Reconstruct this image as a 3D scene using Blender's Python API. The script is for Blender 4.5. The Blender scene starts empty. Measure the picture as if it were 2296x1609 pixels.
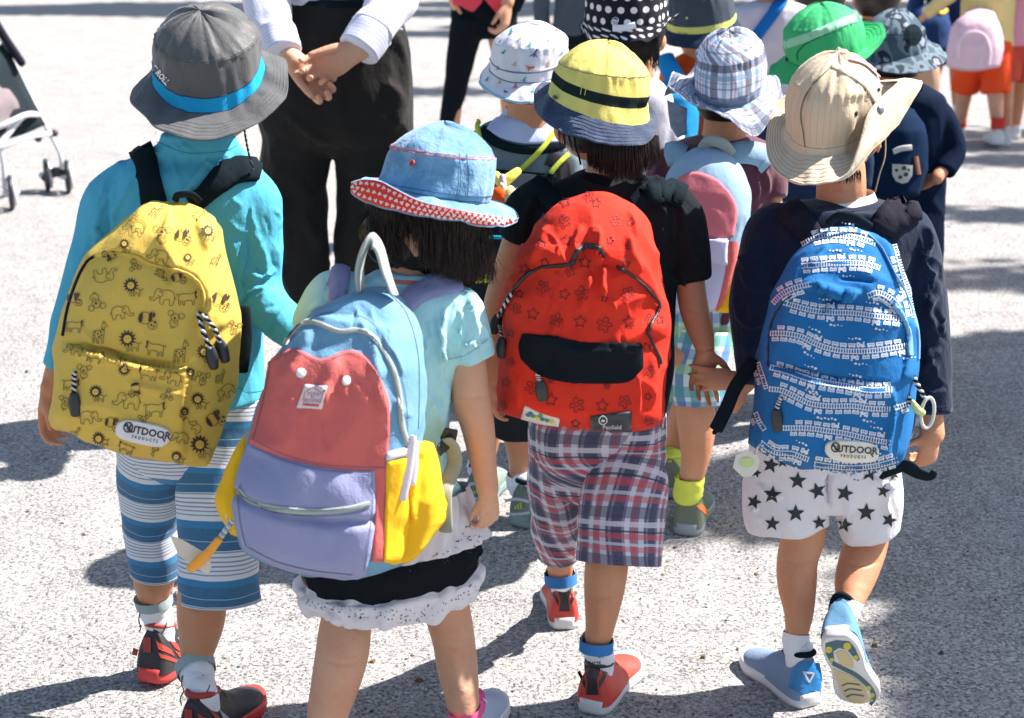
import bpy, bmesh, math, random
import numpy as np
from math import sin, cos, pi, radians, sqrt, atan2, atan, tan
from mathutils import Vector, Matrix
from mathutils.bvhtree import BVHTree

# ------------------------------------------------------------ camera, sky, sun, exposure
S = bpy.context.scene
COL = S.collection
F, CX, CY = 3500.0, 1148.0, 804.5          # focal length and centre, in pixels of a 2296 px wide picture
TH = atan(1074.0 / F)                      # camera pitch below the horizon
HC = 1.276                                 # camera height
cam = bpy.data.cameras.new('camera'); cob = bpy.data.objects.new('camera', cam); COL.objects.link(cob)
cob.location = (0, 0, HC); cob.rotation_euler = (pi / 2 - TH, 0, 0)
cam.sensor_width = 36.0; cam.lens = F / 2296.0 * 36.0
cam.clip_start = 0.05; cam.clip_end = 600
cam.dof.use_dof = True; cam.dof.focus_distance = 2.42; cam.dof.aperture_fstop = 7.0
S.camera = cob
SUN_EL, SUN_AZ = radians(50), (0.958, 0.287)  # elevation, ground direction towards the sun
SUNV = Vector((SUN_AZ[0] * cos(SUN_EL), SUN_AZ[1] * cos(SUN_EL), sin(SUN_EL))).normalized()
W_ = bpy.data.worlds.new('World'); S.world = W_; W_.use_nodes = True
nt = W_.node_tree; sky = nt.nodes.new('ShaderNodeTexSky'); sky.sky_type = 'NISHITA'; sky.sun_disc = False
sky.sun_elevation = SUN_EL; sky.sun_rotation = atan2(SUN_AZ[0], SUN_AZ[1]); sky.air_density = 1.0; sky.dust_density = 1.2; sky.ozone_density = 0.6
nt.links.new(sky.outputs[0], nt.nodes['Background'].inputs[0]); nt.nodes['Background'].inputs[1].default_value = 0.07
sl = bpy.data.lights.new('sun', 'SUN'); so = bpy.data.objects.new('sun', sl); COL.objects.link(so)
sl.energy = 5.0; sl.angle = radians(0.6); sl.color = (1.0, 0.905, 0.86)
so.rotation_euler = SUNV.to_track_quat('Z', 'Y').to_euler(); so.location = (3, 2, 5)
S.view_settings.view_transform = 'Standard'; S.view_settings.look = 'None'
S.view_settings.exposure = 1.45; S.view_settings.gamma = 1.0
S.render.engine = 'CYCLES'

# ------------------------------------------------------------ pixel -> world
cT, sT = cos(TH), sin(TH)
def W(u, v, Y):
    a = u - CX; b = v - CY
    d = Vector((a, cT * F - sT * b, -sT * F - cT * b))
    return Vector((0, 0, HC)) + d * (Y / d.y)
def G(u, v, z=0.0):
    a = u - CX; b = v - CY
    d = Vector((a, cT * F - sT * b, -sT * F - cT * b))
    return Vector((0, 0, HC)) + d * ((z - HC) / d.z)
def px(p):
    z = p[1] * cT + (HC - p[2]) * sT
    return F / z
def proj(p):
    r = Vector(p) - Vector((0, 0, HC)); z = r.y * cT - r.z * sT
    return CX + F * r.x / z, CY - F * (r.y * sT + r.z * cT) / z
OFF = {'A': (0, 0), 'B': (756.3, 0), 'C': (1508.2, 0), 'D': (0, 504.2), 'E': (756.3, 504.2), 'F': (1508.2, 504.2),
       'G': (0, 1041.8), 'H': (756.3, 1041.8), 'I': (1508.2, 1041.8)}
def q(k, *pts):
    ox, oy = OFF[k]; return [(x * .3525 + ox, y * .3525 + oy) for x, y in pts]

# ------------------------------------------------------------ small maths
def cat(P, n):
    """Catmull-Rom resample of a list of equal-length tuples to n samples (numpy)."""
    P = np.array([list(p) for p in P], float)
    if len(P) == 2: P = np.array([P[0], (P[0] + P[1]) / 2, P[1]])
    E = np.vstack([2 * P[0] - P[1], P, 2 * P[-1] - P[-2]])
    t = np.linspace(0, len(P) - 1, n); i = np.minimum(t.astype(int), len(P) - 2); f = (t - i)[:, None]
    a, b, c, d = E[i], E[i + 1], E[i + 2], E[i + 3]
    return .5 * ((2 * b) + (-a + c) * f + (2 * a - 5 * b + 4 * c - d) * f ** 2 + (-a + 3 * b - 3 * c + d) * f ** 3)
def arc(P, n):
    """resample by arc length (first two coordinates)"""
    D = cat(P, max(8 * len(P), 4 * n)); s = np.r_[0, np.cumsum(np.linalg.norm(np.diff(D[:, :2], axis=0), axis=1))]
    t = np.linspace(0, s[-1], n); return np.stack([np.interp(t, s, D[:, k]) for k in range(D.shape[1])], 1)
def pcat(keys, n):
    """periodic smooth interpolation of (phi_deg, values...) at n angles"""
    K = sorted(keys, key=lambda k: k[0]); ph = np.array([k[0] for k in K], float); V = np.array([k[1:] for k in K], float)
    ph = np.r_[ph[-2] - 360, ph[-1] - 360, ph, ph[0] + 360, ph[1] + 360]; V = np.vstack([V[-2:], V, V[:2]])
    out = []
    for k in range(n):
        x = 360.0 * k / n; i = np.searchsorted(ph, x, side='right') - 1
        i = min(max(i, 1), len(ph) - 3); f = (x - ph[i]) / (ph[i + 1] - ph[i]); h = ph[i + 1] - ph[i]
        m0 = (V[i + 1] - V[i - 1]) / (ph[i + 1] - ph[i - 1]) * h; m1 = (V[i + 2] - V[i]) / (ph[i + 2] - ph[i]) * h
        out.append((2 * f ** 3 - 3 * f ** 2 + 1) * V[i] + (f ** 3 - 2 * f ** 2 + f) * m0 + (-2 * f ** 3 + 3 * f ** 2) * V[i + 1] + (f ** 3 - f ** 2) * m1)
    return np.array(out)
def _h(i, j, k, s):
    n = (i * 374761393 + j * 668265263 + k * 2147483647 + s * 1274126177) & 0xffffffff
    n = ((n ^ (n >> 13)) * 1274126177) & 0xffffffff
    return ((n ^ (n >> 16)) & 0xffff) / 32767.5 - 1
def noise(P, s=0):
    P = np.asarray(P, float); i = np.floor(P).astype(np.int64); f = P - i; f = f * f * (3 - 2 * f); r = 0
    for a in (0, 1):
        for b in (0, 1):
            for c in (0, 1):
                w = (f[:, 0] if a else 1 - f[:, 0]) * (f[:, 1] if b else 1 - f[:, 1]) * (f[:, 2] if c else 1 - f[:, 2])
                r = r + w * _h(i[:, 0] + a, i[:, 1] + b, i[:, 2] + c, s)
    return r
def inpoly(x, y, poly):
    x = np.asarray(x); y = np.asarray(y); c = np.zeros(x.shape, bool); n = len(poly)
    for i in range(n):
        x0, y0 = poly[i]; x1, y1 = poly[i - 1]
        m = ((y0 > y) != (y1 > y)); 
        with np.errstate(divide='ignore', invalid='ignore'): xi = (x1 - x0) * (y - y0) / ((y1 - y0) or 1e-9) + x0
        c ^= m & (x < xi)
    return c

# ------------------------------------------------------------ mesh container
class M:
    def __init__(s): s.v = []; s.f = []; s.m = []; s.uv = []; s.n = 0; s.hasuv = False
    def add(s, V, Fc, mi=0, uv=None):
        V = [tuple(p) for p in V]; b = s.n; s.v += V; s.n += len(V)
        s.uv += ([tuple(t) for t in uv] if uv is not None else [(0, 0)] * len(V)); s.hasuv |= uv is not None
        for k, f in enumerate(Fc):
            s.f.append(tuple(i + b for i in f)); s.m.append(mi if isinstance(mi, int) else mi[k])
        return b
    def join(s, o, mi=0):
        b = s.n; s.v += o.v; s.uv += o.uv; s.n += o.n; s.hasuv |= o.hasuv
        s.f += [tuple(i + b for i in f) for f in o.f]; s.m += [x + mi for x in o.m]; return s
    def bvh(s): return BVHTree.FromPolygons(s.v, s.f)
def grid(m, P, mi=0, uv=None, wrapj=False, flip=False):
    """P[i][j] grid of points"""
    I = len(P); J = len(P[0]); V = [p for r in P for p in r]; Fc = []; mm = []
    for i in range(I - 1):
        for j in range(J if wrapj else J - 1):
            k = (j + 1) % J; f = (i * J + j, i * J + k, (i + 1) * J + k, (i + 1) * J + j)
            Fc.append(f[::-1] if flip else f); mm.append(mi if isinstance(mi, int) else mi[i])
    return m.add(V, Fc, mm, [t for r in uv for t in r] if uv is not None else None)
CAPK = [1.0]
def tube(m, P, ratio=1.0, seg=16, n=None, mi=0, cap=True, up=None, pw=2.0, uvs=False, fixT=None):
    """P: list of (Vector/tuple xyz, r) or (xyz, r, ratio). Swept ellipse; side axis from up (default view direction)."""
    A = [(p[0][0], p[0][1], p[0][2], p[1], (p[2] if len(p) > 2 else ratio)) for p in P]
    n = n or max(2, 6 * (len(A) - 1) + 1); A = cat(A, n); C = A[:, :3]; R = np.maximum(A[:, 3], 1e-4); Q = A[:, 4]
    T = np.gradient(C, axis=0); T /= np.linalg.norm(T, axis=1)[:, None] + 1e-12
    if fixT is not None: T = np.tile(np.array(fixT, float), (n, 1))
    U = np.array(up if up is not None else (0, 1, 0.12), float)
    rings = []; ph = np.arange(seg) * 2 * pi / seg
    cx = np.sign(np.cos(ph)) * np.abs(np.cos(ph)) ** (2 / pw); sx = np.sign(np.sin(ph)) * np.abs(np.sin(ph)) ** (2 / pw)
    idx = list(range(n)); sc = [1.0] * n; sh = [0.0] * n
    if cap:
        idx = [0, 0, 0] + idx + [n - 1] * 3; sc = [.05, .6, .88] + sc + [.88, .6, .05]; sh = [-.95, -.75, -.42] + sh + [.42, .75, .95]
    al = 0; last = None; uv = []
    for i, s_, h in zip(idx, sc, sh):
        a = np.cross(T[i], U); a /= np.linalg.norm(a) + 1e-12; b = np.cross(a, T[i])
        c = C[i] + T[i] * h * R[i] * min(Q[i], 1) * CAPK[0]
        if last is not None: al += np.linalg.norm(c - last)
        last = c
        rings.append([tuple(c + a * R[i] * s_ * x + b * R[i] * Q[i] * s_ * y) for x, y in zip(cx, sx)])
        uv.append([(k / seg * 2 * pi * R[i], al) for k in range(seg)])
    if uvs:
        for r, t, i in zip(rings, uv, idx): r.append(r[0]); t.append((2 * pi * R[i], t[0][1]))
        grid(m, rings, mi, uv); return m
    b0 = grid(m, rings, mi, None, wrapj=True)
    if cap:
        m.f.append(tuple(b0 + k for k in range(seg))[::-1]); m.m.append(mi)
        e = b0 + (len(rings) - 1) * seg; m.f.append(tuple(e + k for k in range(seg))); m.m.append(mi)
    return m
def limb(m, st, ratio=1.0, seg=16, mi=0, cap=True, Y=None, **k):
    """st: (u, v, width_px, Y[, ratio]) in picture pixels at depth Y"""
    P = []
    for s in st:
        p = W(s[0], s[1], s[3]); P.append((p, s[2] / 2 / px(p), s[4] if len(s) > 4 else ratio))
    return tube(m, P, ratio, seg, mi=mi, cap=cap, **k)
def ball(m, c, r, mi=0, seg=14, rings=9, mat=None):
    r = (r, r, r) if isinstance(r, (int, float)) else r; P = []
    for i in range(rings + 1):
        t = pi * max(min(i / rings, .995), .005)
        row = []
        for j in range(seg):
            p = 2 * pi * j / seg; w = Vector((r[0] * sin(t) * cos(p), r[1] * sin(t) * sin(p), r[2] * cos(t)))
            if mat is not None: w = mat @ w
            row.append(tuple(Vector(c) + w))
        P.append(row)
    b = grid(m, P, mi, wrapj=True, flip=True); m.f.append(tuple(b + k for k in range(seg))); m.m.append(mi)
    e = b + rings * seg; m.f.append(tuple(e + k for k in range(seg))[::-1]); m.m.append(mi)
def box(m, c, s, mi=0, mat=None):
    V = []
    for z in (-1, 1):
        for y in (-1, 1):
            for x in (-1, 1):
                w = Vector((x * s[0] / 2, y * s[1] / 2, z * s[2] / 2)); V.append(Vector(c) + (mat @ w if mat is not None else w))
    m.add(V, [(0, 2, 3, 1), (4, 5, 7, 6), (0, 1, 5, 4), (2, 6, 7, 3), (0, 4, 6, 2), (1, 3, 7, 5)], mi)

def new_mesh(m, mats=(), smooth=True, org=(0, 0, 0)):
    me = bpy.data.meshes.new('mesh'); o = Vector(org)
    V = np.array(m.v, float).reshape(-1, 3) - np.array(o)
    me.from_pydata(V.tolist(), [], m.f)
    for x in mats: me.materials.append(x)
    if len(m.m) == len(me.polygons): me.polygons.foreach_set('material_index', m.m)
    me.polygons.foreach_set('use_smooth', [smooth] * len(me.polygons))
    if m.hasuv:
        l = me.uv_layers.new(name='UVMap'); vi = np.empty(len(me.loops), np.int32); me.loops.foreach_get('vertex_index', vi)
        uv = np.array(m.uv, np.float32)[vi]; l.data.foreach_set('uv', uv.ravel())
    me.update(); return me
ORG = {}
def mk(name, m, mats, parent=None, label=None, smooth=True, kind=None, recalc=False):
    if not isinstance(mats, (list, tuple)): mats = [mats]
    org = ORG.get(parent.name, Vector((0, 0, 0))) if parent is not None else Vector((0, 0, 0))
    o = bpy.data.objects.new(name, new_mesh(m, mats, smooth, org)); COL.objects.link(o)
    if recalc:
        bm = bmesh.new(); bm.from_mesh(o.data); bmesh.ops.recalc_face_normals(bm, faces=bm.faces); bm.to_mesh(o.data); bm.free()
    if parent is not None: o.parent = parent; ORG[o.name] = org
    if label: o['label'] = label
    if kind: o['kind'] = kind
    return o
def thing(name, loc, label, cat_, group=None):
    o = bpy.data.objects.new(name, None); COL.objects.link(o); o.location = loc; o.empty_display_size = .1
    ORG[o.name] = Vector(loc); o['label'] = label; o['category'] = cat_
    if group: o['group'] = group
    return o
def solo(name, m, mats, loc, label, cat_, group=None, smooth=True):
    if not isinstance(mats, (list, tuple)): mats = [mats]
    o = bpy.data.objects.new(name, new_mesh(m, mats, smooth, loc)); COL.objects.link(o); o.location = loc
    o['label'] = label; o['category'] = cat_
    if group: o['group'] = group
    return o
def fuse(m, voxel=.003, it=4, fac=.5, adapt=0):
    me = new_mesh(m); o = bpy.data.objects.new('tmp', me); COL.objects.link(o)
    r = o.modifiers.new('r', 'REMESH'); r.mode = 'VOXEL'; r.voxel_size = voxel
    if it: s = o.modifiers.new('s', 'SMOOTH'); s.factor = fac; s.iterations = it
    e = o.evaluated_get(bpy.context.evaluated_depsgraph_get()); t = e.to_mesh()
    V = np.empty(len(t.vertices) * 3, np.float32); t.vertices.foreach_get('co', V)
    out = M(); out.v = [tuple(x) for x in V.reshape(-1, 3).tolist()]; out.n = len(out.v)
    out.f = [tuple(p.vertices) for p in t.polygons]; out.m = [0] * len(out.f); out.uv = [(0, 0)] * out.n
    e.to_mesh_clear(); bpy.data.objects.remove(o); bpy.data.meshes.remove(me); return out
def normals(m):
    me = bpy.data.meshes.new('t'); me.from_pydata(m.v, [], m.f); N = np.empty(len(me.vertices) * 3, np.float32)
    me.vertices.foreach_get('normal', N); bpy.data.meshes.remove(me); return N.reshape(-1, 3)
def wrinkle(m, amp=.003, sc=(18, 18, 9), seed=1, rot=None, amp2=.0012, sc2=(60, 60, 35), mask=None):
    V = np.array(m.v, float); N = normals(m); Q = V if rot is None else V @ np.array(rot)
    wv = noise(V * 9, seed + 7)[:, None] * np.array([.06, .06, .05])
    a = noise((Q + wv) * np.array(sc), seed); amp = amp * 1.4; d = amp * (1 - 2.2 * np.abs(a)) + amp2 * noise(Q * np.array(sc2), seed + 3)
    if mask is not None: d = d * mask(V)
    V += N * d[:, None]; m.v = [tuple(x) for x in V.tolist()]; return m
def folds(m, L, Yc=None):
    """L: (list of px points, width_px, amp_m): raised ridges along lines drawn on the surface as seen in the picture"""
    V = np.array(m.v, float); N = normals(m)
    z = V[:, 1] * cT + (HC - V[:, 2]) * sT; u = CX + F * V[:, 0] / z; v = CY - F * (V[:, 1] * sT + (V[:, 2] - HC) * cT) / z
    front = np.clip(-N[:, 1] * 2 + .3, 0, 1); d = np.zeros(len(V))
    for pts, w, amp in L:
        P = cat(pts, 8 * len(pts)); D = np.full(len(V), 1e9); T = np.zeros(len(V))
        sel = np.where((u > P[:, 0].min() - 3 * w) & (u < P[:, 0].max() + 3 * w) & (v > P[:, 1].min() - 3 * w) & (v < P[:, 1].max() + 3 * w))[0]
        if not len(sel): continue
        dd = np.sqrt((u[sel, None] - P[None, :, 0]) ** 2 + (v[sel, None] - P[None, :, 1]) ** 2); k = dd.argmin(1)
        D = dd[np.arange(len(sel)), k]; t = k / (len(P) - 1)
        d[sel] += 1.6 * amp * np.exp(-(D / w) ** 2) * np.clip(4 * t * (1 - t) * 1.5, 0, 1)
    V += N * (d * front)[:, None]; m.v = [tuple(x) for x in V.tolist()]; return m

def autofolds(n, poly, ang, ln=60, w=4, amp=.003, seed=1, jit=.35, bend=.25):
    rg = random.Random(seed); xs = [p[0] for p in poly]; ys = [p[1] for p in poly]; out = []; t = 0
    while len(out) < n and t < 4000:
        t += 1; x, y = rg.uniform(min(xs), max(xs)), rg.uniform(min(ys), max(ys))
        if not inpoly([x], [y], poly)[0]: continue
        a = ang + rg.gauss(0, jit); L = ln * rg.uniform(.5, 1.3); b = rg.gauss(0, bend) * L
        out.append(([(x - cos(a) * L / 2, y - sin(a) * L / 2), (x - sin(a) * b * .5, y + cos(a) * b * .5), (x + cos(a) * L / 2, y + sin(a) * L / 2)], w * rg.uniform(.7, 1.5), amp * rg.choice((1, 1, -.7)) * rg.uniform(.5, 1.2)))
    return out

# ------------------------------------------------------------ things laid on a surface (found along the view ray)
def hit(bvh, u, v, off=0.0):
    o = Vector((0, 0, HC)); d = (W(u, v, 2) - o).normalized(); r = bvh.ray_cast(o, d)
    if r[0] is None: return None
    n = r[1] if r[1].dot(d) < 0 else -r[1]
    return r[0] + n * off, n
STRICT = [False]
def onto(bvh, u, v, off=0.001, fb=None):
    r = hit(bvh, u, v, off)
    if r is None and STRICT[0]: return None
    if r is None:
        for k in range(1, 14):
            for dx, dy in ((k, 0), (-k, 0), (0, k), (0, -k)):
                r = hit(bvh, u + 1.5 * dx, v + 1.5 * dy, off)
                if r: return W(u, v, r[0].y)
        return fb
    return r[0]
def stroke(m, bvh, pts, w, off=.001, mi=0, closed=False, step=6, sm=True):
    """thin printed or sewn line of width w px"""
    if closed: pts = list(pts) + [pts[0]]
    L = sum(math.hypot(b[0] - a[0], b[1] - a[1]) for a, b in zip(pts, pts[1:])); n = max(len(pts) if sm else 2, int(L / step) + 2)
    P = arc(pts, n) if (sm and len(pts) > 2) else None
    if P is None:
        s = np.r_[0, np.cumsum([math.hypot(b[0] - a[0], b[1] - a[1]) for a, b in zip(pts, pts[1:])])]
        t = np.unique(np.r_[np.linspace(0, s[-1], n), s]); P = np.stack([np.interp(t, s, [p[k] for p in pts]) for k in (0, 1)], 1)
    T = np.gradient(P[:, :2], axis=0); T /= np.linalg.norm(T, axis=1)[:, None] + 1e-9
    rows = []
    for p, t in zip(P, T):
        a = onto(bvh, p[0] - t[1] * w / 2, p[1] + t[0] * w / 2, off); b = onto(bvh, p[0] + t[1] * w / 2, p[1] - t[0] * w / 2, off)
        if a is None or b is None:
            if len(rows) > 1: grid(m, rows, mi)
            rows = []; continue
        rows.append([a, b])
    if len(rows) > 1: grid(m, rows, mi)
def fill(m, bvh, pts, off=.001, mi=0, fine=9):
    """filled printed shape, cut into a fan so that it follows the surface"""
    from mathutils.geometry import tessellate_polygon
    P = [Vector((p[0], p[1], 0)) for p in pts]; tri = tessellate_polygon([P]); V = [(p.x, p.y) for p in P]; T = [tuple(t) for t in tri]
    for _ in range(6):
        done = True; N = []; mid = {}
        for t in T:
            e = max(((math.hypot(V[t[i]][0] - V[t[(i + 1) % 3]][0], V[t[i]][1] - V[t[(i + 1) % 3]][1]), i) for i in range(3)))
            if e[0] > fine:
                done = False; i = e[1]; a, b, c = t[i], t[(i + 1) % 3], t[(i + 2) % 3]; k = (min(a, b), max(a, b))
                if k not in mid: mid[k] = len(V); V.append(((V[a][0] + V[b][0]) / 2, (V[a][1] + V[b][1]) / 2))
                N += [(a, mid[k], c), (mid[k], b, c)]
            else: N.append(t)
        T = N
        if done: break
    W3 = [onto(bvh, x, y, off) for x, y in V]; ok = [w is not None for w in W3]
    m.add([w if w is not None else Vector((0, 0, -1)) for w in W3], [t for t in T if all(ok[i] for i in t)], mi)
def coons(top, bot, left, right, ni, nj):
    """top/bot run left->right, left/right run top->bottom; returns [i][j] px"""
    Tp, B = arc(top, nj), arc(bot, nj); L, R = arc(left, ni), arc(right, ni)
    s = np.linspace(0, 1, nj)[None, :, None]; t = np.linspace(0, 1, ni)[:, None, None]
    c = (1 - t) * Tp[None] + t * B[None] + (1 - s) * L[:, None] + s * R[:, None]
    c -= (1 - s) * (1 - t) * Tp[0] + s * (1 - t) * Tp[-1] + (1 - s) * t * B[0] + s * t * B[-1]
    return c
def patch(m, bvh, top, bot, left, right, off=.002, mi=0, ni=24, nj=24, rim=.003, bulge=None):
    """a cloth panel sewn on the surface, with a turned-down rim"""
    P = coons(top, bot, left, right, ni, nj); I, J = P.shape[:2]; R = []
    for i in range(I):
        row = []
        for j in range(J):
            o = off + (bulge(i / (I - 1), j / (J - 1)) if bulge else 0)
            row.append(onto(bvh, P[i, j, 0], P[i, j, 1], o, W(P[i, j, 0], P[i, j, 1], 2.2)))
        R.append(row)
    lo = lambda i, j: onto(bvh, P[i, j, 0], P[i, j, 1], off - rim, R[i][j])
    R = [[lo(0, j) for j in range(J)]] + R + [[lo(I - 1, j) for j in range(J)]]
    for k, r in enumerate(R):
        i = min(max(k - 1, 0), I - 1); r.insert(0, lo(i, 0)); r.append(lo(i, J - 1))
    grid(m, R, mi, flip=True)
def strap(m, bvh, pts, w, off=.004, thick=.005, mi=0, n=None, lift=None):
    """webbing: px centre line, width px (number or list), laid over a surface"""
    ws = w if isinstance(w, (list, tuple)) else [w] * len(pts); A = arc([(p[0], p[1], x) for p, x in zip(pts, ws)], n or 6 * len(pts))
    T = np.gradient(A[:, :2], axis=0); T /= np.linalg.norm(T, axis=1)[:, None] + 1e-9; rows = []
    for k, (a, t) in enumerate(zip(A, T)):
        l = lift(k / (len(A) - 1)) if lift else 0; row = []
        for s_, o in ((-1, off - thick), (-1, off), (-.5, off + thick * .25), (0, off + thick * .35), (.5, off + thick * .25), (1, off), (1, off - thick)):
            row.append(onto(bvh, a[0] - t[1] * a[2] / 2 * s_, a[1] + t[0] * a[2] / 2 * s_, o + l, None))
        if any(r is None for r in row):
            for i in range(7):
                if row[i] is None:
                    row[i] = next((Vector(x) for x in row if x is not None), None)
        if row[0] is None: continue
        rows.append(row)
    if len(rows) > 1: grid(m, rows, mi)

# ------------------------------------------------------------ materials
class N:
    def __init__(s, mat): s.t = mat.node_tree; s.b = s.t.nodes['Principled BSDF']
    def n(s, ty, **k):
        x = s.t.nodes.new('ShaderNode' + ty)
        for a, b in k.items():
            if hasattr(x, a): setattr(x, a, b)
        return x
    def l(s, a, b): s.t.links.new(a, b)
    def put(s, sock, v):
        if hasattr(v, 'is_output') or isinstance(v, bpy.types.NodeSocket): s.l(v, sock)
        else: sock.default_value = v
    def m(s, op, a, b=0.0, c=None):
        x = s.n('Math', operation=op); s.put(x.inputs[0], a); s.put(x.inputs[1], b)
        if c is not None: s.put(x.inputs[2], c)
        return x.outputs[0]
    def mix(s, f, a, b):
        x = s.n('Mix', data_type='RGBA'); s.put(x.inputs[0], f); s.put(x.inputs[6], a); s.put(x.inputs[7], b); return x.outputs[2]
    def ramp(s, f, st, const=False):
        x = s.n('ValToRGB'); s.l(f, x.inputs[0]); e = x.color_ramp.elements; x.color_ramp.interpolation = 'CONSTANT' if const else 'LINEAR'
        while len(e) > 1: e.remove(e[-1])
        e[0].position = st[0][0]; e[0].color = st[0][1]
        for p, c in st[1:]: y = e.new(p); y.color = c
        return x.outputs[0]
    def noise(s, sc, det=3, vec=None, rough=.55):
        x = s.n('TexNoise'); x.inputs['Scale'].default_value = sc; x.inputs['Detail'].default_value = det; x.inputs['Roughness'].default_value = rough
        if vec is not None: s.l(vec, x.inputs['Vector'])
        return x.outputs['Fac']
    def obj(s): return s.n('TexCoord').outputs['Object']
    def uv(s): return s.n('TexCoord').outputs['UV']
    def sep(s, v): x = s.n('SeparateXYZ'); s.l(v, x.inputs[0]); return x.outputs
    def sc(s, v, k):
        x = s.n('Mapping'); s.l(v, x.inputs[0]); x.inputs['Scale'].default_value = k; return x.outputs[0]
    def bump(s, h, st, dist=.001, prev=None):
        x = s.n('Bump'); x.inputs['Strength'].default_value = st; x.inputs['Distance'].default_value = dist; s.l(h, x.inputs['Height'])
        if prev is not None: s.l(prev, x.inputs['Normal'])
        s.l(x.outputs[0], s.b.inputs['Normal']); return x.outputs[0]
def c4(c): return (c[0], c[1], c[2], 1)
def srgb(r, g, b): return tuple(((x / 255 + .055) / 1.055) ** 2.4 if x > 10 else x / 255 / 12.92 for x in (r, g, b))
def base(name, rough=.8, spec=.3, sheen=0.0):
    mt = bpy.data.materials.new(name); mt.use_nodes = True; k = N(mt)
    k.b.inputs['Roughness'].default_value = rough; k.b.inputs['Specular IOR Level'].default_value = spec
    if sheen: k.b.inputs['Sheen Weight'].default_value = sheen; k.b.inputs['Sheen Roughness'].default_value = .5
    return mt, k
_mc = {}
def cloth(name, col, rough=.85, var=.12, weave=900, bump=.25, crease=.5, col2=None, sheen=0.0, fade=0.0):
    if name in _mc: return _mc[name]
    mt, k = base(name, rough, .16, sheen); o = k.obj()
    nz = k.noise(7, 5, o, .6); fine = k.noise(260, 2, o)
    c2 = col2 or tuple(x * (1 - var * 2) for x in col)
    c = k.mix(k.ramp(nz, [(.35, (0, 0, 0, 1)), (.68, (1, 1, 1, 1))]), c4(col), c4(tuple(a * (1 - var) + b * var for a, b in zip(col, c2))))
    c = k.mix(k.m('MULTIPLY', fine, var * 1.2), c, c4(c2))
    k.l(c, k.b.inputs['Base Color'])
    if max(col) < .06: k.b.inputs['Specular IOR Level'].default_value = .05
    wv = k.noise(weave, 1, o); b0 = k.bump(k.noise(10, 3, k.sc(o, (1.3, 1.3, .6)), .5), crease * .8, .014); b1 = k.bump(k.noise(34, 4, k.sc(o, (1, 1, .6)), .6), crease, .004, b0)
    k.bump(wv, bump, .0006, b1); _mc[name] = mt; return mt
def plain(name, col, rough=.5, spec=.5, metal=0.0, bump=0.0):
    if name in _mc: return _mc[name]
    mt, k = base(name, rough, spec); o = k.obj(); k.b.inputs['Metallic'].default_value = metal
    k.l(k.mix(k.m('MULTIPLY', k.noise(40, 4, o), .35), c4(col), c4(tuple(x * .6 for x in col))), k.b.inputs['Base Color'])
    if bump: k.bump(k.noise(300, 3, o), bump, .001)
    _mc[name] = mt; return mt
def skin(name, col=(.56, .30, .19)):
    mt, k = base(name, .55, .35); o = k.obj()
    r = (col[0] * .95, col[1] * .62, col[2] * .55)
    c = k.mix(k.ramp(k.noise(11, 4, o), [(.4, (0, 0, 0, 1)), (.75, (.6, .6, .6, 1))]), c4(col), c4(r))
    c = k.mix(k.ramp(k.noise(32, 4, o, .7), [(.5, (0, 0, 0, 1)), (.72, (.55, .55, .55, 1))]), c, c4((col[0] * 1.0, col[1] * .72, col[2] * .66)))
    c = k.mix(k.m('MULTIPLY', k.noise(190, 4, o, .7), .38), c, c4(tuple(x * .5 for x in col)))
    c = k.mix(k.ramp(k.noise(75, 1, o), [(.76, (0, 0, 0, 1)), (.80, (.5, .5, .5, 1))]), c, c4(tuple(x * .45 for x in col)))
    k.l(c, k.b.inputs['Base Color']); k.b.inputs['Subsurface Weight'].default_value = .18
    k.b.inputs['Subsurface Radius'].default_value = (.012, .005, .003); k.b.inputs['Subsurface Scale'].default_value = 1.0
    k.bump(k.noise(420, 4, o), .5, .0008, k.bump(k.noise(40, 4, k.sc(o, (1, 1, 2)), .65), .45, .003)); return mt
def bands(name, period, stops, axis='Z', noise_amt=.15, off=0.0, rough=.85, wob=.004):
    """striped cloth: stops (pos, colour) over one period along the uv v axis"""
    mt, k = base(name, rough, .25, .15); s_ = k.sep(k.uv()); o = k.obj()
    v = k.m('ADD', s_[1], k.m('MULTIPLY', k.noise(14, 2, o), wob)); f = k.m('FRACT', k.m('DIVIDE', k.m('ADD', v, off), period))
    c = k.ramp(f, stops, True); c = k.mix(k.m('MULTIPLY', k.noise(200, 3, o), noise_amt * 1.5), c, c4((.25, .3, .38)))
    k.l(c, k.b.inputs['Base Color']); k.bump(k.noise(800, 1, o), .3, .0006, k.bump(k.noise(22, 4, o), .5, .005)); return mt
SKIN = skin('skin', (.60, .30, .165)); SKIN2 = skin('skin_fair', (.64, .37, .235))
BLACK = cloth('black_cloth', (.008, .017, .022), var=.2); BLACKW = cloth('black_webbing', (.008, .015, .020), weave=500, bump=.6)
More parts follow.
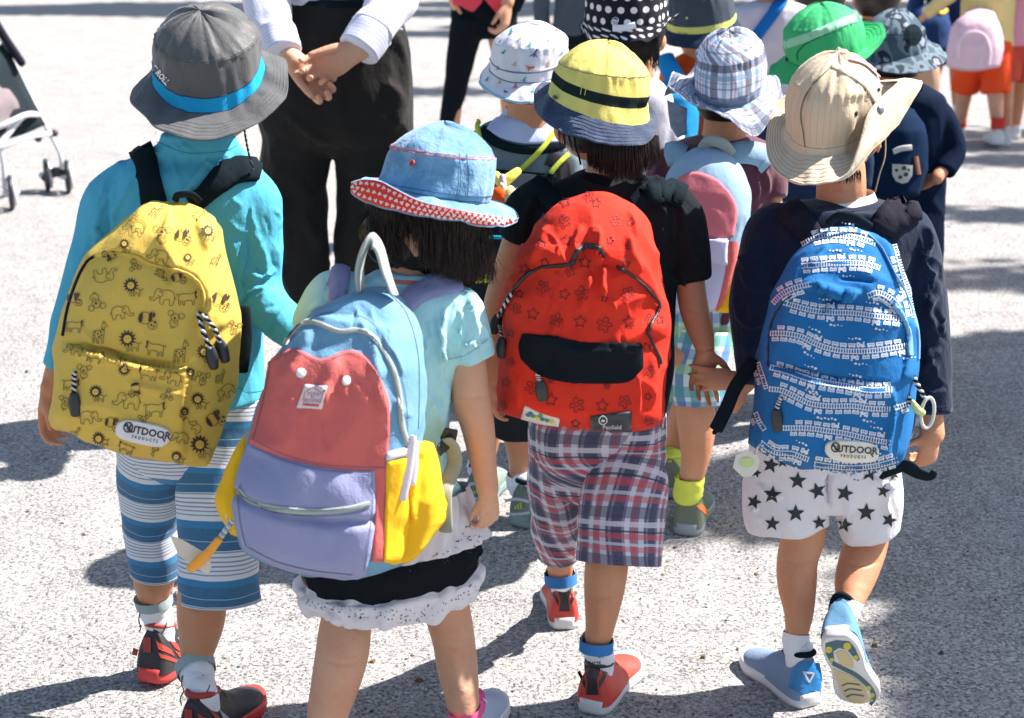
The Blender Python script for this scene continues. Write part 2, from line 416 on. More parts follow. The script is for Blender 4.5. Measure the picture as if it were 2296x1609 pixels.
# ------------------------------------------------------------ ground
def ground():
    m = M(); n = 2
    m.add([(-150, -20, 0), (150, -20, 0), (150, 300, 0), (-150, 300, 0)], [(0, 1, 2, 3)])
    mt, k = base('asphalt', .92, .25); o = k.obj()
    v = k.n('TexVoronoi'); v.inputs['Scale'].default_value = 190; v.inputs['Randomness'].default_value = 1; k.l(o, v.inputs[0])
    v2 = k.n('TexVoronoi', feature='DISTANCE_TO_EDGE'); v2.inputs['Scale'].default_value = 190; k.l(o, v2.inputs[0])
    hole = k.ramp(k.m('ADD', k.noise(150, 4, o, .6), k.m('MULTIPLY', k.m('SUBTRACT', k.noise(9, 3, o), .5), .22)), [(.375, (1, 1, 1, 1)), (.455, (0, 0, 0, 1))])
    tone = k.noise(2.2, 5, o, .6)
    stone = k.ramp(k.sep(v.outputs['Color'])[0], [(0, c4((.165, .168, .16))), (.35, c4((.315, .315, .30))), (.8, c4((.41, .405, .385))), (1, c4((.52, .515, .49)))])
    c = k.mix(k.m('MULTIPLY', hole, .85), stone, c4((.055, .065, .068)))
    c = k.mix(k.m('MULTIPLY', k.ramp(tone, [(.35, (1, 1, 1, 1)), (.65, (0, 0, 0, 1))]), .22), c, c4((.18, .175, .18)))
    c = k.mix(k.ramp(k.noise(40, 2, o), [(.70, (0, 0, 0, 1)), (.78, (.5, .5, .5, 1))]), c, c4((.32, .25, .15)))
    k.l(c, k.b.inputs['Base Color'])
    h = k.m('SUBTRACT', k.m('MULTIPLY', k.ramp(v2.outputs[0], [(0, (0, 0, 0, 1)), (.35, (1, 1, 1, 1))]), .6), k.m('MULTIPLY', hole, 1.2))
    k.bump(h, .6, .003, k.bump(k.noise(60, 5, o, .7), .55, .005))
    g = mk('ground', m, mt); g['kind'] = 'structure'
    rg = random.Random(12); m = M()
    for _ in range(2600):
        u, v = rg.uniform(-100, 2400), 1700 - 1650 * rg.random() ** .8; p = G(u, v); s_ = rg.uniform(.0012, .0034) if rg.random() < .93 else rg.uniform(.004, .007); a = rg.uniform(0, 6.3); h = s_ * rg.uniform(.4, .9)
        V = [p + Vector((cos(a + t) * s_ * k_, sin(a + t) * s_, 0)) for t, k_ in ((0, 1.4), (1.4, .8), (3.0, 1.3), (4.6, .9))]; V = [(x.x, x.y, -.0005) for x in V] + [(p.x + (x.x - p.x) * .6, p.y + (x.y - p.y) * .6, h) for x in V]
        m.add(V, [(0, 1, 5, 4), (1, 2, 6, 5), (2, 3, 7, 6), (3, 0, 4, 7), (4, 5, 6, 7)], rg.choice((0, 0, 1, 2)))
    o = mk('grit', m, [plain('grit_pale', (.42, .40, .37), .9), plain('grit_dark', (.06, .06, .06), .9), plain('grit_brown', (.14, .08, .035), .9)], kind='stuff', smooth=False); o['label'] = 'small loose grit and crumbs scattered over the asphalt'; 
ground()

# ------------------------------------------------------------ body pieces
def hand(m, wr, d, nrm, L, curl=.5, side=1, spread=.15, th=(.75, .6, .3), curls=None):
    d = Vector(d).normalized(); nrm = Vector(nrm); nrm = (nrm - d * nrm.dot(d)).normalized(); w = d.cross(nrm).normalized() * side; wr = Vector(wr)
    tube(m, [(wr - d * .08 * L, .15 * L, .75), (wr + d * .1 * L, .17 * L, .6), (wr + d * .32 * L, .215 * L, .48), (wr + d * .52 * L, .20 * L, .42)], seg=16, up=nrm, n=14)
    for i, fl in enumerate((.43, .49, .46, .37)):
        c = curls[i] if curls else curl
        p = wr + d * (.44 + (0, .02, .01, -.03)[i]) * L + w * (.148 - .1 * i) * L
        dr = (d + w * spread * (1.5 - i) / 1.5).normalized(); pts = [(p, .056 * L)]; an = 0
        for sgm, bend, rr in ((.16, 0, .055), (.42, 42, .050), (.30, 62, .046), (.22, 45, .038)):
            an += radians(bend) * c; v = dr * cos(an) + nrm * sin(an); p = p + v * fl * L * sgm; pts.append((p, rr * L))
        tube(m, pts, seg=10, n=14)
    p = wr + d * .10 * L + w * .10 * L; v = (d * th[0] + w * th[1] + nrm * th[2]).normalized(); pts = [(p, .075 * L)]
    for sgm, rr in ((.2, .068), (.17, .056), (.14, .046)):
        p = p + v * sgm * L; pts.append((p, rr * L)); v = (v + d * .35 + nrm * .12).normalized()
    tube(m, pts, seg=10, n=10)
def headm(m, c, r, yaw=0, pitch=0, roll=0):
    """skull, jaw, nose, ears; yaw 0 = looking away from the camera (+Y)"""
    R = Matrix.Rotation(yaw, 3, 'Z') @ Matrix.Rotation(pitch, 3, 'X') @ Matrix.Rotation(roll, 3, 'Y'); c = Vector(c)
    ball(m, c, (r * .97, r * 1.14, r * 1.12), seg=24, rings=16, mat=R)
    ball(m, c + R @ Vector((0, .28 * r, -.5 * r)), (r * .78, r * .82, r * .72), seg=20, rings=12, mat=R)
    ball(m, c + R @ Vector((0, .62 * r, -.88 * r)), (r * .33, r * .34, r * .3), mat=R)
    for s in (-1, 1): ball(m, c + R @ Vector((s * .55 * r, .62 * r, -.42 * r)), (r * .34, r * .36, r * .36), mat=R)
    tube(m, [(c + R @ Vector((0, 1.02 * r, -.05 * r)), .07 * r), (c + R @ Vector((0, 1.15 * r, -.25 * r)), .11 * r), (c + R @ Vector((0, 1.14 * r, -.36 * r)), .16 * r)], seg=10)
    for s in (-1, 1):
        P = [(c + R @ Vector((s * r * (.95 + .08 * sin(t)), r * (-.06 - .17 * cos(t * 1.1)), r * (-.22 + .3 * cos(t) - .05))), .055 * r) for t in (0, .7, 1.4, 2.1, 2.8)]
        tube(m, P, seg=8); ball(m, c + R @ Vector((s * r * .97, -.06 * r, -.25 * r)), (r * .07, r * .15, r * .25), mat=R)
    return R
def face(root, c, r, R, hairm=None):
    for s in (-1, 1):
        m = M(); ball(m, c + R @ Vector((s * .36 * r, .98 * r, -.12 * r)), (r * .13, r * .06, r * .06), mat=R); ball(m, c + R @ Vector((s * .36 * r, 1.03 * r, -.12 * r)), (r * .05, r * .03, r * .05), 1, mat=R)
        mk('eye', m, [EYEW, EYEB], root)
        m = M(); tube(m, [(c + R @ Vector((s * .2 * r, 1.06 * r, .1 * r)), .02 * r), (c + R @ Vector((s * .38 * r, 1.05 * r, .14 * r)), .03 * r), (c + R @ Vector((s * .55 * r, .93 * r, .08 * r)), .015 * r)], seg=6)
        mk('eyebrow', m, HAIR, root)
    m = M(); tube(m, [(c + R @ Vector((-.2 * r, 1.03 * r, -.6 * r)), .03 * r), (c + R @ Vector((0, 1.1 * r, -.62 * r)), .055 * r), (c + R @ Vector((.2 * r, 1.03 * r, -.6 * r)), .03 * r)], seg=8)
    mk('mouth', m, LIP, root)
EYEW = plain('eye_white', (.8, .8, .78), .2); EYEB = plain('eye_dark', (.02, .012, .01), .1); LIP = plain('lip', (.5, .17, .15), .5)
def hairmat():
    mt, k = base('hair', .42, .35); o = k.obj(); c = k.mix(k.noise(120, 3, o), c4((.004, .003, .003)), c4((.018, .010, .007))); k.l(c, k.b.inputs['Base Color'])
    k.bump(k.noise(200, 3, k.sc(o, (1, 1, .08))), .8, .002); return mt
HAIR = hairmat()
def haircap(m, c, r, R, back=-.75, thick=1.05):
    P = []
    for i in range(11):
        t = i / 10; row = []
        for j in range(28):
            a = 2 * pi * j / 28; fr = sin(a); low = back if fr < .3 else back + (fr - .3) * 1.2
            el = pi / 2 - t * (pi / 2 + math.asin(max(-.95, min(.95, -low))))
            row.append(tuple(c + R @ Vector((cos(a) * cos(el) * r * thick, sin(a) * cos(el) * r * 1.18 * thick, sin(el) * r * 1.16 * thick))))
        P.append(row)
    grid(m, P, wrapj=True, flip=True)
def strands(m, roots, fn, rad=.0011, seg=6, rng=None):
    """roots: list; fn(root, rng)-> list of points; tapered 3-sided hairs"""
    rng = rng or random.Random(5)
    for r0 in roots:
        P = fn(r0, rng); P = cat([tuple(p) for p in P], seg + 1); T = np.gradient(P, axis=0); rows = []
        for i, (p, t) in enumerate(zip(P, T)):
            t = t / (np.linalg.norm(t) + 1e-9); a = np.cross(t, (.3, 1, .1)); a /= np.linalg.norm(a) + 1e-9; b = np.cross(a, t); w = rad * (1 - .75 * i / seg)
            rows.append([tuple(p + a * w), tuple(p - a * w * .6 + b * w * .8), tuple(p - a * w * .6 - b * w * .8)])
        grid(m, rows, wrapj=True)

# ------------------------------------------------------------ hats
def hat(name, loc_Y, rings, edge, mats, label, ratio=1.12, segs=96, wr=.0015, seed=1, under=None, brim_n=14, puff=0.03, stitch=True, group=None, bump=0.0, ubr=None, brimcurve=0.0, brimwave=.0, turn=None, tmat=0):
    """rings: (uL,vL,uR,vR,sag,mat) crown seams from the top seam to the foot of the band; the near edge of the ring hangs
       'sag' px below its chord.  edge: (phi, u, v, dY) brim rim, phi 0 right, 90 near, 180 left, 270 far."""
    Y = loc_Y; R = []
    for r in rings:
        p0, p1 = W(r[0], r[1], Y), W(r[2], r[3], Y); c = (p0 + p1) / 2; a = (p1 - p0) / 2
        du, dv = r[2] - r[0], r[3] - r[1]; L = math.hypot(du, dv); nu, nv = -dv / L, du / L
        rl = a.length * ratio; sg = r[4] / px(c); B = sqrt(max(rl ** 2 - sg ** 2, (.4 * rl) ** 2))
        near = W((r[0] + r[2]) / 2 + nu * r[4], (r[1] + r[3]) / 2 + nv * r[4], c.y - B); R.append(list(c) + list(a) + list(near - c))
    m = M(); ph = np.arange(segs + 1) * 2 * pi / segs; C, Sn = np.cos(ph), np.sin(ph)
    # crown top
    R0 = np.array(R[0]); up = np.array(R0[:3]) - np.array(R[1][:3]); up = np.cross(R0[6:9], R0[3:6]); up = up / np.linalg.norm(up)
    if up[2] < 0: up = -up
    ra = np.linalg.norm(R0[3:6]); rows = []; mm = []; al = 0; uv = []
    for t in (.02, .2, .4, .6, .78, .9, .97):
        rows.append(R0[:3] + up * puff * (1 - t ** 2.4) + np.outer(C, R0[3:6]) * t + np.outer(Sn, R0[6:9]) * t); mm.append(rings[0][5])
        uv.append([(p * ra * t, -ra * (1 - t)) for p in ph])
    K = 7; v = 0
    for i in range(len(R) - 1):
        A, B_ = np.array(R[i]), np.array(R[i + 1]); d = np.linalg.norm(A[:3] - B_[:3])
        E0 = np.array(R[i - 1]) if i > 0 else A; E1 = np.array(R[i + 2]) if i + 2 < len(R) else B_
        for k in range(K if i < len(R) - 2 else K + 1):
            f = k / K; m0 = (B_ - E0) / 2 if i > 0 else (B_ - A); m1 = (E1 - A) / 2 if i + 2 < len(R) else (B_ - A)
            X = (2 * f ** 3 - 3 * f ** 2 + 1) * A + (f ** 3 - 2 * f ** 2 + f) * m0 + (-2 * f ** 3 + 3 * f ** 2) * B_ + (f ** 3 - f ** 2) * m1
            pp = X[:3] + np.outer(C, X[3:6]) + np.outer(Sn, X[6:9]); rows.append(pp); mm.append(rings[i + 1][5]); uv.append([(p * ra, v + f * d) for p in ph])
        v += d
    nc = len(rows)
    # brim
    last = rows[-1]; Xc = np.array(R[-1]); E = pcat(edge, segs); E = np.vstack([E, E[:1]])
    EP = np.array([list(W(e[0], e[1], Y + e[2])) for e in E])
    for k in range(1, brim_n + 1):
        f = k / brim_n; pp = last * (1 - f) + EP * f
        if brimcurve: pp = pp + np.array([0, 0, 1]) * brimcurve * sin(pi * f)
        rows.append(pp); mm.append(rings[-1][6] if len(rings[-1]) > 6 else rings[-1][5])
        uv.append([(p * ra * (1 + .5 * f), v + f * .055) for p in ph])
    P = np.array(rows); 
    # cloth relief
    Q = P.reshape(-1, 3); mt = M(); grid(mt, [[tuple(x) for x in r] for r in P.tolist()]); Nn = normals(mt).reshape(P.shape)
    cen = Xc[:3]; out = np.sign(np.sum(Nn * (P - cen), axis=2).mean()); Nn = Nn * out
    phg = np.tile(ph, (len(P), 1)); rowi = np.arange(len(P))[:, None] * np.ones_like(phg)
    cs = np.stack([np.cos(phg) * 2.6, np.sin(phg) * 2.6, rowi * .06], -1).reshape(-1, 3)
    dsp = (wr * 2.2 * noise(cs, seed) + wr * 1.4 * noise(cs * np.array([2.6, 2.6, 2.2]), seed + 1)).reshape(phg.shape)
    damp = np.clip(np.abs(rowi - 7) / 2, .25, 1)
    pucker = wr * .9 * np.sin(phg * 31 + 3 * noise(cs * 1.5, seed + 5).reshape(phg.shape)) * np.exp(-((rowi - 7.5) / 2.4) ** 2)
    P = P + Nn * (dsp * damp + pucker)[..., None]; P[:, -1] = P[:, 0]
    if brimwave: 
        fr = np.clip((rowi - nc) / brim_n, 0, 1); P = P + np.array([0, 0, 1]) * (brimwave * fr ** 2 * noise(cs * np.array([1.2, 1.2, 0]), seed + 9).reshape(phg.shape))[..., None]
        P[:, -1] = P[:, 0]
    rows = [[tuple(x) for x in r] for r in P.tolist()]
    crown = M(); grid(crown, rows[:nc], mm[:nc - 1], uv[:nc], flip=True)
    brim = M(); grid(brim, rows[nc - 1:], mm[nc:], uv[nc - 1:], flip=True)
    # rim turn and underside
    th = .0022; U = P[nc - 1:] - np.abs(Nn[nc - 1:]) * 0 - np.array([0, 0, 1]) * th
    rim = [rows[-1], [tuple(x + np.array([0, 0, -.5 * th])) for x in (P[-1] * 1.0 + (P[-1] - P[-2]) * .06)], [tuple(x) for x in U[-1].tolist()]]
    grid(brim, rim, mm[-1] if ubr is None else ubr, [uv[-1]] * 3, flip=True)
    grid(brim, [[tuple(x) for x in r] for r in U.tolist()], mm[-1] if under is None else under, uv[nc - 1:], flip=False)
    if turn:
        E2 = pcat(turn, segs); E2 = np.vstack([E2, E2[:1]]); T2 = np.array([list(W(e[0], e[1], Y + e[2])) for e in E2]); E1 = P[-1]; tr = []
        for k in range(9):
            f = k / 8; x = E1 * (1 - f) + T2 * f; bul = np.zeros_like(x); bul[:, 1] = -.006 * sin(pi * f) * np.minimum(1, np.linalg.norm(T2 - E1, axis=1) / .03); tr.append(x + bul)
        inn = [x + np.array([0, .003, .001]) for x in tr[::-1]]; allr = tr + inn
        grid(brim, [[tuple(x) for x in r] for r in allr], [tmat] * 8 + [mm[-1]] * 9, [[(p * ra, k * .005) for p in ph] for k in range(9)] + [[(p * ra, k * .005) for p in ph] for k in range(9)], flip=True)
    base_ = Vector(R[-1][:3]); root = thing(name, base_, label, 'hat', group)
    a = mk('crown', crown, mats, root); b = mk('brim', brim, mats, root)
    both = M().join(crown).join(brim)
    # stitching rows as raised thread
    root['_'] = 0; del root['_']
    return root, crown.bvh(), brim.bvh(), both.bvh(), P, nc
def rowline(m, P, i, f=0.0, w=.0009, lift=.0006, mi=0):
    """raised seam or piping along grid row i of a hat"""
    n = len(P); i0 = min(int(i), n - 2); L = P[i0] * (1 - (i - i0)) + P[i0 + 1] * (i - i0); d = P[min(i0 + 1, n - 1)] - P[i0]; d = d / (np.linalg.norm(d, axis=1)[:, None] + 1e-9)
    t = np.roll(L, -1, 0) - L; t[-1] = t[0]; nn = np.cross(t, d); nn /= np.linalg.norm(nn, axis=1)[:, None] + 1e-9
    s = np.sign(np.sum(nn * (L - L.mean(0) + np.array([0, 0, .05])), axis=1).mean()); nn *= s
    r = [L - d * w, L - d * w * .5 + nn * lift, L + nn * lift * 1.4, L + d * w * .5 + nn * lift, L + d * w]
    grid(m, [[tuple(x) for x in k] for k in np.array([x - nn * lift * .3 for x in r]).tolist()], mi)

# ------------------------------------------------------------ backpacks
def bag(top, bot, left, right, Yb, thick, relief=(), p=3.6, nj=110, ni=140, topf=.45, botf=.07, fl=(), wr=.0024, seed=3, back=.03, tilt=0.0):
    c = coons(top, bot, left, right, ni, nj); s = np.linspace(-1, 1, nj)[None, :]; t = np.linspace(0, 1, ni)[:, None]
    hs = (1 - np.abs(s) ** p) ** (1 / 2.4); a = np.clip(t / topf, 0, 1); vt = (1 - (1 - a) ** 2.2) ** .6; b_ = np.clip((1 - t) / botf, 0, 1); vb = (1 - (1 - b_) ** 2.5) ** .5
    H = thick * hs * vt * vb * (.8 + .2 * np.clip(t * 1.6, 0, 1))
    rel = np.zeros_like(H)
    for poly, h, blur in relief:
        z = inpoly(c[..., 0], c[..., 1], poly).astype(float)
        for _ in range(blur):
            zz = z.copy(); zz[1:-1, 1:-1] = (z[1:-1, 1:-1] * 2 + z[:-2, 1:-1] + z[2:, 1:-1] + z[1:-1, :-2] + z[1:-1, 2:]) / 6; z = zz
        rel += h * z
    H = H + rel * np.clip(hs * vb * 3, 0, 1) * np.clip(vt * 3, 0, 1)
    m = M(); P = [[tuple(W(c[i, j, 0], c[i, j, 1], Yb + tilt * (i / ni) - H[i, j])) for j in range(nj)] for i in range(ni)]
    grid(m, P, flip=True); wrinkle(m, wr, (16, 16, 14), seed, amp2=wr * .4, sc2=(45, 45, 45)); folds(m, fl)
    V = m.v; B = [[tuple(W(c[i, j, 0], c[i, j, 1], Yb + tilt * (i / ni) + back * hs[0, j] * vb[i, 0] * min(1, vt[i, 0]) + .002)) for j in range(0, nj)] for i in range(0, ni)]
    grid(m, B, flip=False); n0 = ni * nj
    E = [j for j in range(nj)] + [i * nj + nj - 1 for i in range(1, ni)] + [(ni - 1) * nj + j for j in range(nj - 2, -1, -1)] + [i * nj for i in range(ni - 2, 0, -1)]
    for a_, b2 in zip(E, E[1:] + E[:1]): m.f.append((a_, b2, b2 + n0, a_ + n0)); m.m.append(0)
    return m
def sock(root, pts, heT, L, mat, seg=28, name='sock'):
    he, T = heT; P = [(W(p[0], p[1], p[3]), p[2] / 2 / px(W(p[0], p[1], p[3]))) for p in pts]
    O = he + T @ Vector((0, .205 * L, .44 * L)); rO = .128 * L
    if len(pts) == 1: P = [P[0]] + [(P[0][0].lerp(O, t), P[0][1] * (1 - t) + rO * t - .0015 * sin(pi * t)) for t in (.35, .7)]
    P += [(O, rO), (he + T @ Vector((0, .23 * L, .25 * L)), .11 * L)]
    m = M(); CAPK[0] = .1; tube(m, P, seg=seg, cap=False, n=30); CAPK[0] = 1.0; wrinkle(m, .0012, (30, 30, 60), 3); return mk(name, m, mat, root), m
def cuff(parent, p, heT, L, mat, drop=.018):
    A = W(p[0], p[1], p[3]); rA = p[2] / 2 / px(A); O = heT[0] + heT[1] @ Vector((0, .205 * L, .44 * L)); d = (O - A); f = min(.6, drop / d.length); rB = rA * (1 - f) + .128 * L * f
    m = M(); tube(m, [(A - d.normalized() * .002, rA + .0016), (A + d * f * .5, (rA + rB) / 2 + .0018), (A + d * f, rB + .0016)], seg=28, cap=False); return mk('sock_cuff', m, mat, parent)
# ------------------------------------------------------------ shoes
def shoe(root, heel, fwd, up, L, mats, opening=.16, label=None, tall=1.0):
    """mats: upper, sole, collar. heel: back of the sole at the ground"""
    y = Vector(fwd).normalized(); z = Vector(up); z = (z - y * z.dot(y)).normalized(); x = y.cross(z); T = Matrix((x, y, z)).transposed(); heel = Vector(heel)
    hw = [(0, .075), (.03, .115), (.12, .15), (.3, .155), (.45, .145), (.6, .165), (.75, .19), (.88, .165), (.96, .105), (1, .03)]
    A = cat(hw, 34); sol = M(); rows = []
    for zz, k in ((0, .86), (.004, .97), (.35, 1.03), (.7, 1.0), (1.0, .99), (1.02, .9)):
        row = []
        ys = np.r_[A[:, 0], A[::-1, 0]]; ws = np.r_[A[:, 1], -A[::-1, 1]]
        for yy, w in zip(ys, ws):
            h = (.105 + .03 * max(0, 1 - yy * 3)) * L * zz; spring = .05 * L * max(0, (yy - .72) / .28) ** 2 + .012 * L * max(0, 1 - yy / .12) ** 2 * (zz < .01)
            row.append(heel + T @ Vector((w * k * L, (yy * .985 + .0075 + (1 - k) * .2 * (.5 - yy)) * L, h + spring * (1 - .3 * zz))))
        rows.append(row)
    b = grid(sol, rows, wrapj=True); n = len(rows[0]); sol.f.append(tuple(b + k for k in range(n))[::-1]); sol.m.append(0); e = b + 5 * n; sol.f.append(tuple(e + k for k in range(n))); sol.m.append(0)
    st = [(0.0, .085, .22), (.02, .125, .40), (.07, .150, .47), (.16, .158, .46), (.30, .158, .41), (.42, .15, .38), (.52, .15, .31), (.64, .165, .25), (.78, .175, .205), (.9, .14, .165), (.965, .085, .13), (.985, .03, .11)]
    A = cat([(a, b_, c * tall) for a, b_, c in st], 40); upm = M(); rows = []
    for yy, w, h in A:
        row = []; nseg = 26; lean = .045 * max(0, 1 - yy / .12)
        for k in range(nseg):
            a = pi * k / (nseg - 1); ca, sa = cos(a), sin(a); cx = math.copysign(abs(ca) ** .75, ca); sz = sa ** .8
            taper = 1 - .42 * sz ** 2 * (yy < .5) - .25 * sz ** 2 * (yy >= .5)
            row.append(heel + T @ Vector((w * cx * taper * L, (yy * .97 + .015 - lean * sin(pi * sz * .5) * 0 + .02 * sz * (yy < .05)) * L, (.085 + (h - .085) * sz) * L)))
        rows.append(row)
    grid(upm, rows, flip=False); upm.f.append(tuple(range(26))); upm.m.append(0)
    col = M(); cy = .215; P = []
    for k in range(17):
        a = 2 * pi * k / 16; P.append((heel + T @ Vector((.098 * cos(a) * L, (cy + .158 * sin(a)) * L, (.450 * tall - .045 * sin(a)) * L)), .026 * L))
    tube(col, P, seg=10, cap=False)
    s_ = mk('shoe', upm, [mats[0]], root, label, recalc=True); mk('sole', sol, [mats[1]], s_, recalc=True); mk('collar', col, [mats[2]], s_)
    lac = M()
    for k in range(4):
        yy = .42 + .075 * k; h = (.375 - .055 * k - .02) * tall; w = .075
        tube(lac, [(heel + T @ Vector((-w * L, yy * L, (h - .03) * L)), .011 * L), (heel + T @ Vector((0, (yy + .01) * L, (h + .012) * L)), .012 * L), (heel + T @ Vector((w * L, yy * L, (h - .03) * L)), .011 * L)], seg=6)
    mk('laces', lac, [mats[3] if len(mats) > 3 else mats[2]], s_)
    return s_, M().join(upm).join(sol).bvh(), M().join(sol).bvh(), (heel, T)
# ------------------------------------------------------------ print alphabet: small drawings in unit coordinates (x right, y down)
def place(pts, u, v, s, a=0.0, fx=1):
    ca, sa = cos(a), sin(a); return [(u + s * (x * fx * ca - y * sa), v + s * (x * fx * sa + y * ca)) for x, y in pts]
def circ(cx, cy, r, n=10, ry=None): return [(cx + r * cos(2 * pi * k / n), cy + (ry or r) * sin(2 * pi * k / n)) for k in range(n)]
def text_on(m, bvh, s, u, v, h, ang=0.0, off=.0015, bold=.0, mi=0, squash=1.0, sp=1.0, skewx=0.0, align='CENTER'):
    cu = bpy.data.curves.new('t', 'FONT'); cu.body = s; cu.size = 1; cu.offset = bold; cu.space_character = sp; cu.align_x = align; cu.resolution_u = 2
    o = bpy.data.objects.new('t', cu); COL.objects.link(o); e = o.evaluated_get(bpy.context.evaluated_depsgraph_get()); me = e.to_mesh()
    ca, sa = cos(ang), sin(ang); V = []
    for p in me.vertices:
        x, y = p.co.x * h * 1.37 * squash, -(p.co.y - .36) * h * 1.37; x += skewx * y; V.append(onto(bvh, u + x * ca - y * sa, v + x * sa + y * ca, off))
    if all(p is not None for p in V): m.add(V, [tuple(p.vertices) for p in me.polygons], mi)
    e.to_mesh_clear(); bpy.data.objects.remove(o); bpy.data.curves.remove(cu)
def cord(m, pts, r=.0022, mi=0):
    """braided cord along 3D points"""
    P = cat([tuple(p) for p in pts], max(10, 12 * len(pts)))
    for s in (0, 1):
        Q = []
        for i, p in enumerate(P):
            t = i * .8 + pi * s; Q.append((Vector(p) + Vector((cos(t) * r * .55, sin(t) * r * .55, 0)), r * .62))
        tube(m, Q, seg=6, n=len(Q), mi=mi + s)
def pull(root, pts3, tip, r=.0024, tipl=.022, tipr=.0065, mats=None, name='zipper_pull'):
    m = M(); cord(m, pts3, r); a = Vector(pts3[-1]); d = Vector(tip).normalized()
    tube(m, [(a - d * .002, tipr * .7, .6), (a + d * tipl * .4, tipr, .55), (a + d * tipl, tipr * .75, .5)], seg=12, mi=2)
    return mk(name, m, mats or [BLACKW, plain('cord_white', (.6, .6, .58), .6), plain('rubber_black', (.02, .025, .028), .45)], root)
def torso(m, rows, Y, dr=.62, seg=40, n=40, uvs=False, mi=0, cap=True, pw=2.4):
    """rows: (uL,uR,v[,Y[,depth ratio]])"""
    P = []
    for r in rows:
        y = r[3] if len(r) > 3 and r[3] is not None else Y; p = W((r[0] + r[1]) / 2, r[2], y); P.append((p, (r[1] - r[0]) / 2 / px(p), r[4] if len(r) > 4 else dr))
    tube(m, P, seg=seg, n=n, uvs=uvs, mi=mi, cap=cap, pw=pw, fixT=(0, 0, -1))

def rings3(m, rows, segs=64, n=None, mi=0, uvs=True, wave=None):
    """loft through tilted rings (uL,vL,uR,vR,sag,Y,ratio)"""
    R = []
    for r in rows:
        p0, p1 = W(r[0], r[1], r[5]), W(r[2], r[3], r[5]); c = (p0 + p1) / 2; a = (p1 - p0) / 2; L = math.hypot(r[2] - r[0], r[3] - r[1]); nu, nv = -(r[3] - r[1]) / L, (r[2] - r[0]) / L
        sg = r[4] / px(c); B = sqrt(max((a.length * r[6]) ** 2 - sg ** 2, (.3 * a.length * r[6]) ** 2)); nr = W((r[0] + r[2]) / 2 + nu * r[4], (r[1] + r[3]) / 2 + nv * r[4], c.y - B)
        R.append(list(c) + list(a) + list(nr - c))
    n = n or 8 * len(R); A = cat(R, n); ph = np.arange(segs + 1) * 2 * pi / segs; rows = []; uv = []; v = 0
    for i, X in enumerate(A):
        w = wave(i / (n - 1), ph) if wave else 0 * ph; k = 1 + w
        rows.append([tuple(x) for x in (X[:3] + np.outer(np.cos(ph) * k, X[3:6]) + np.outer(np.sin(ph) * k, X[6:9]))])
        if i: v += np.linalg.norm(A[i][:3] - A[i - 1][:3])
        uv.append([(p * np.linalg.norm(A[0][3:6]), v) for p in ph])
    grid(m, rows, mi, uv if uvs else None, flip=True); return m
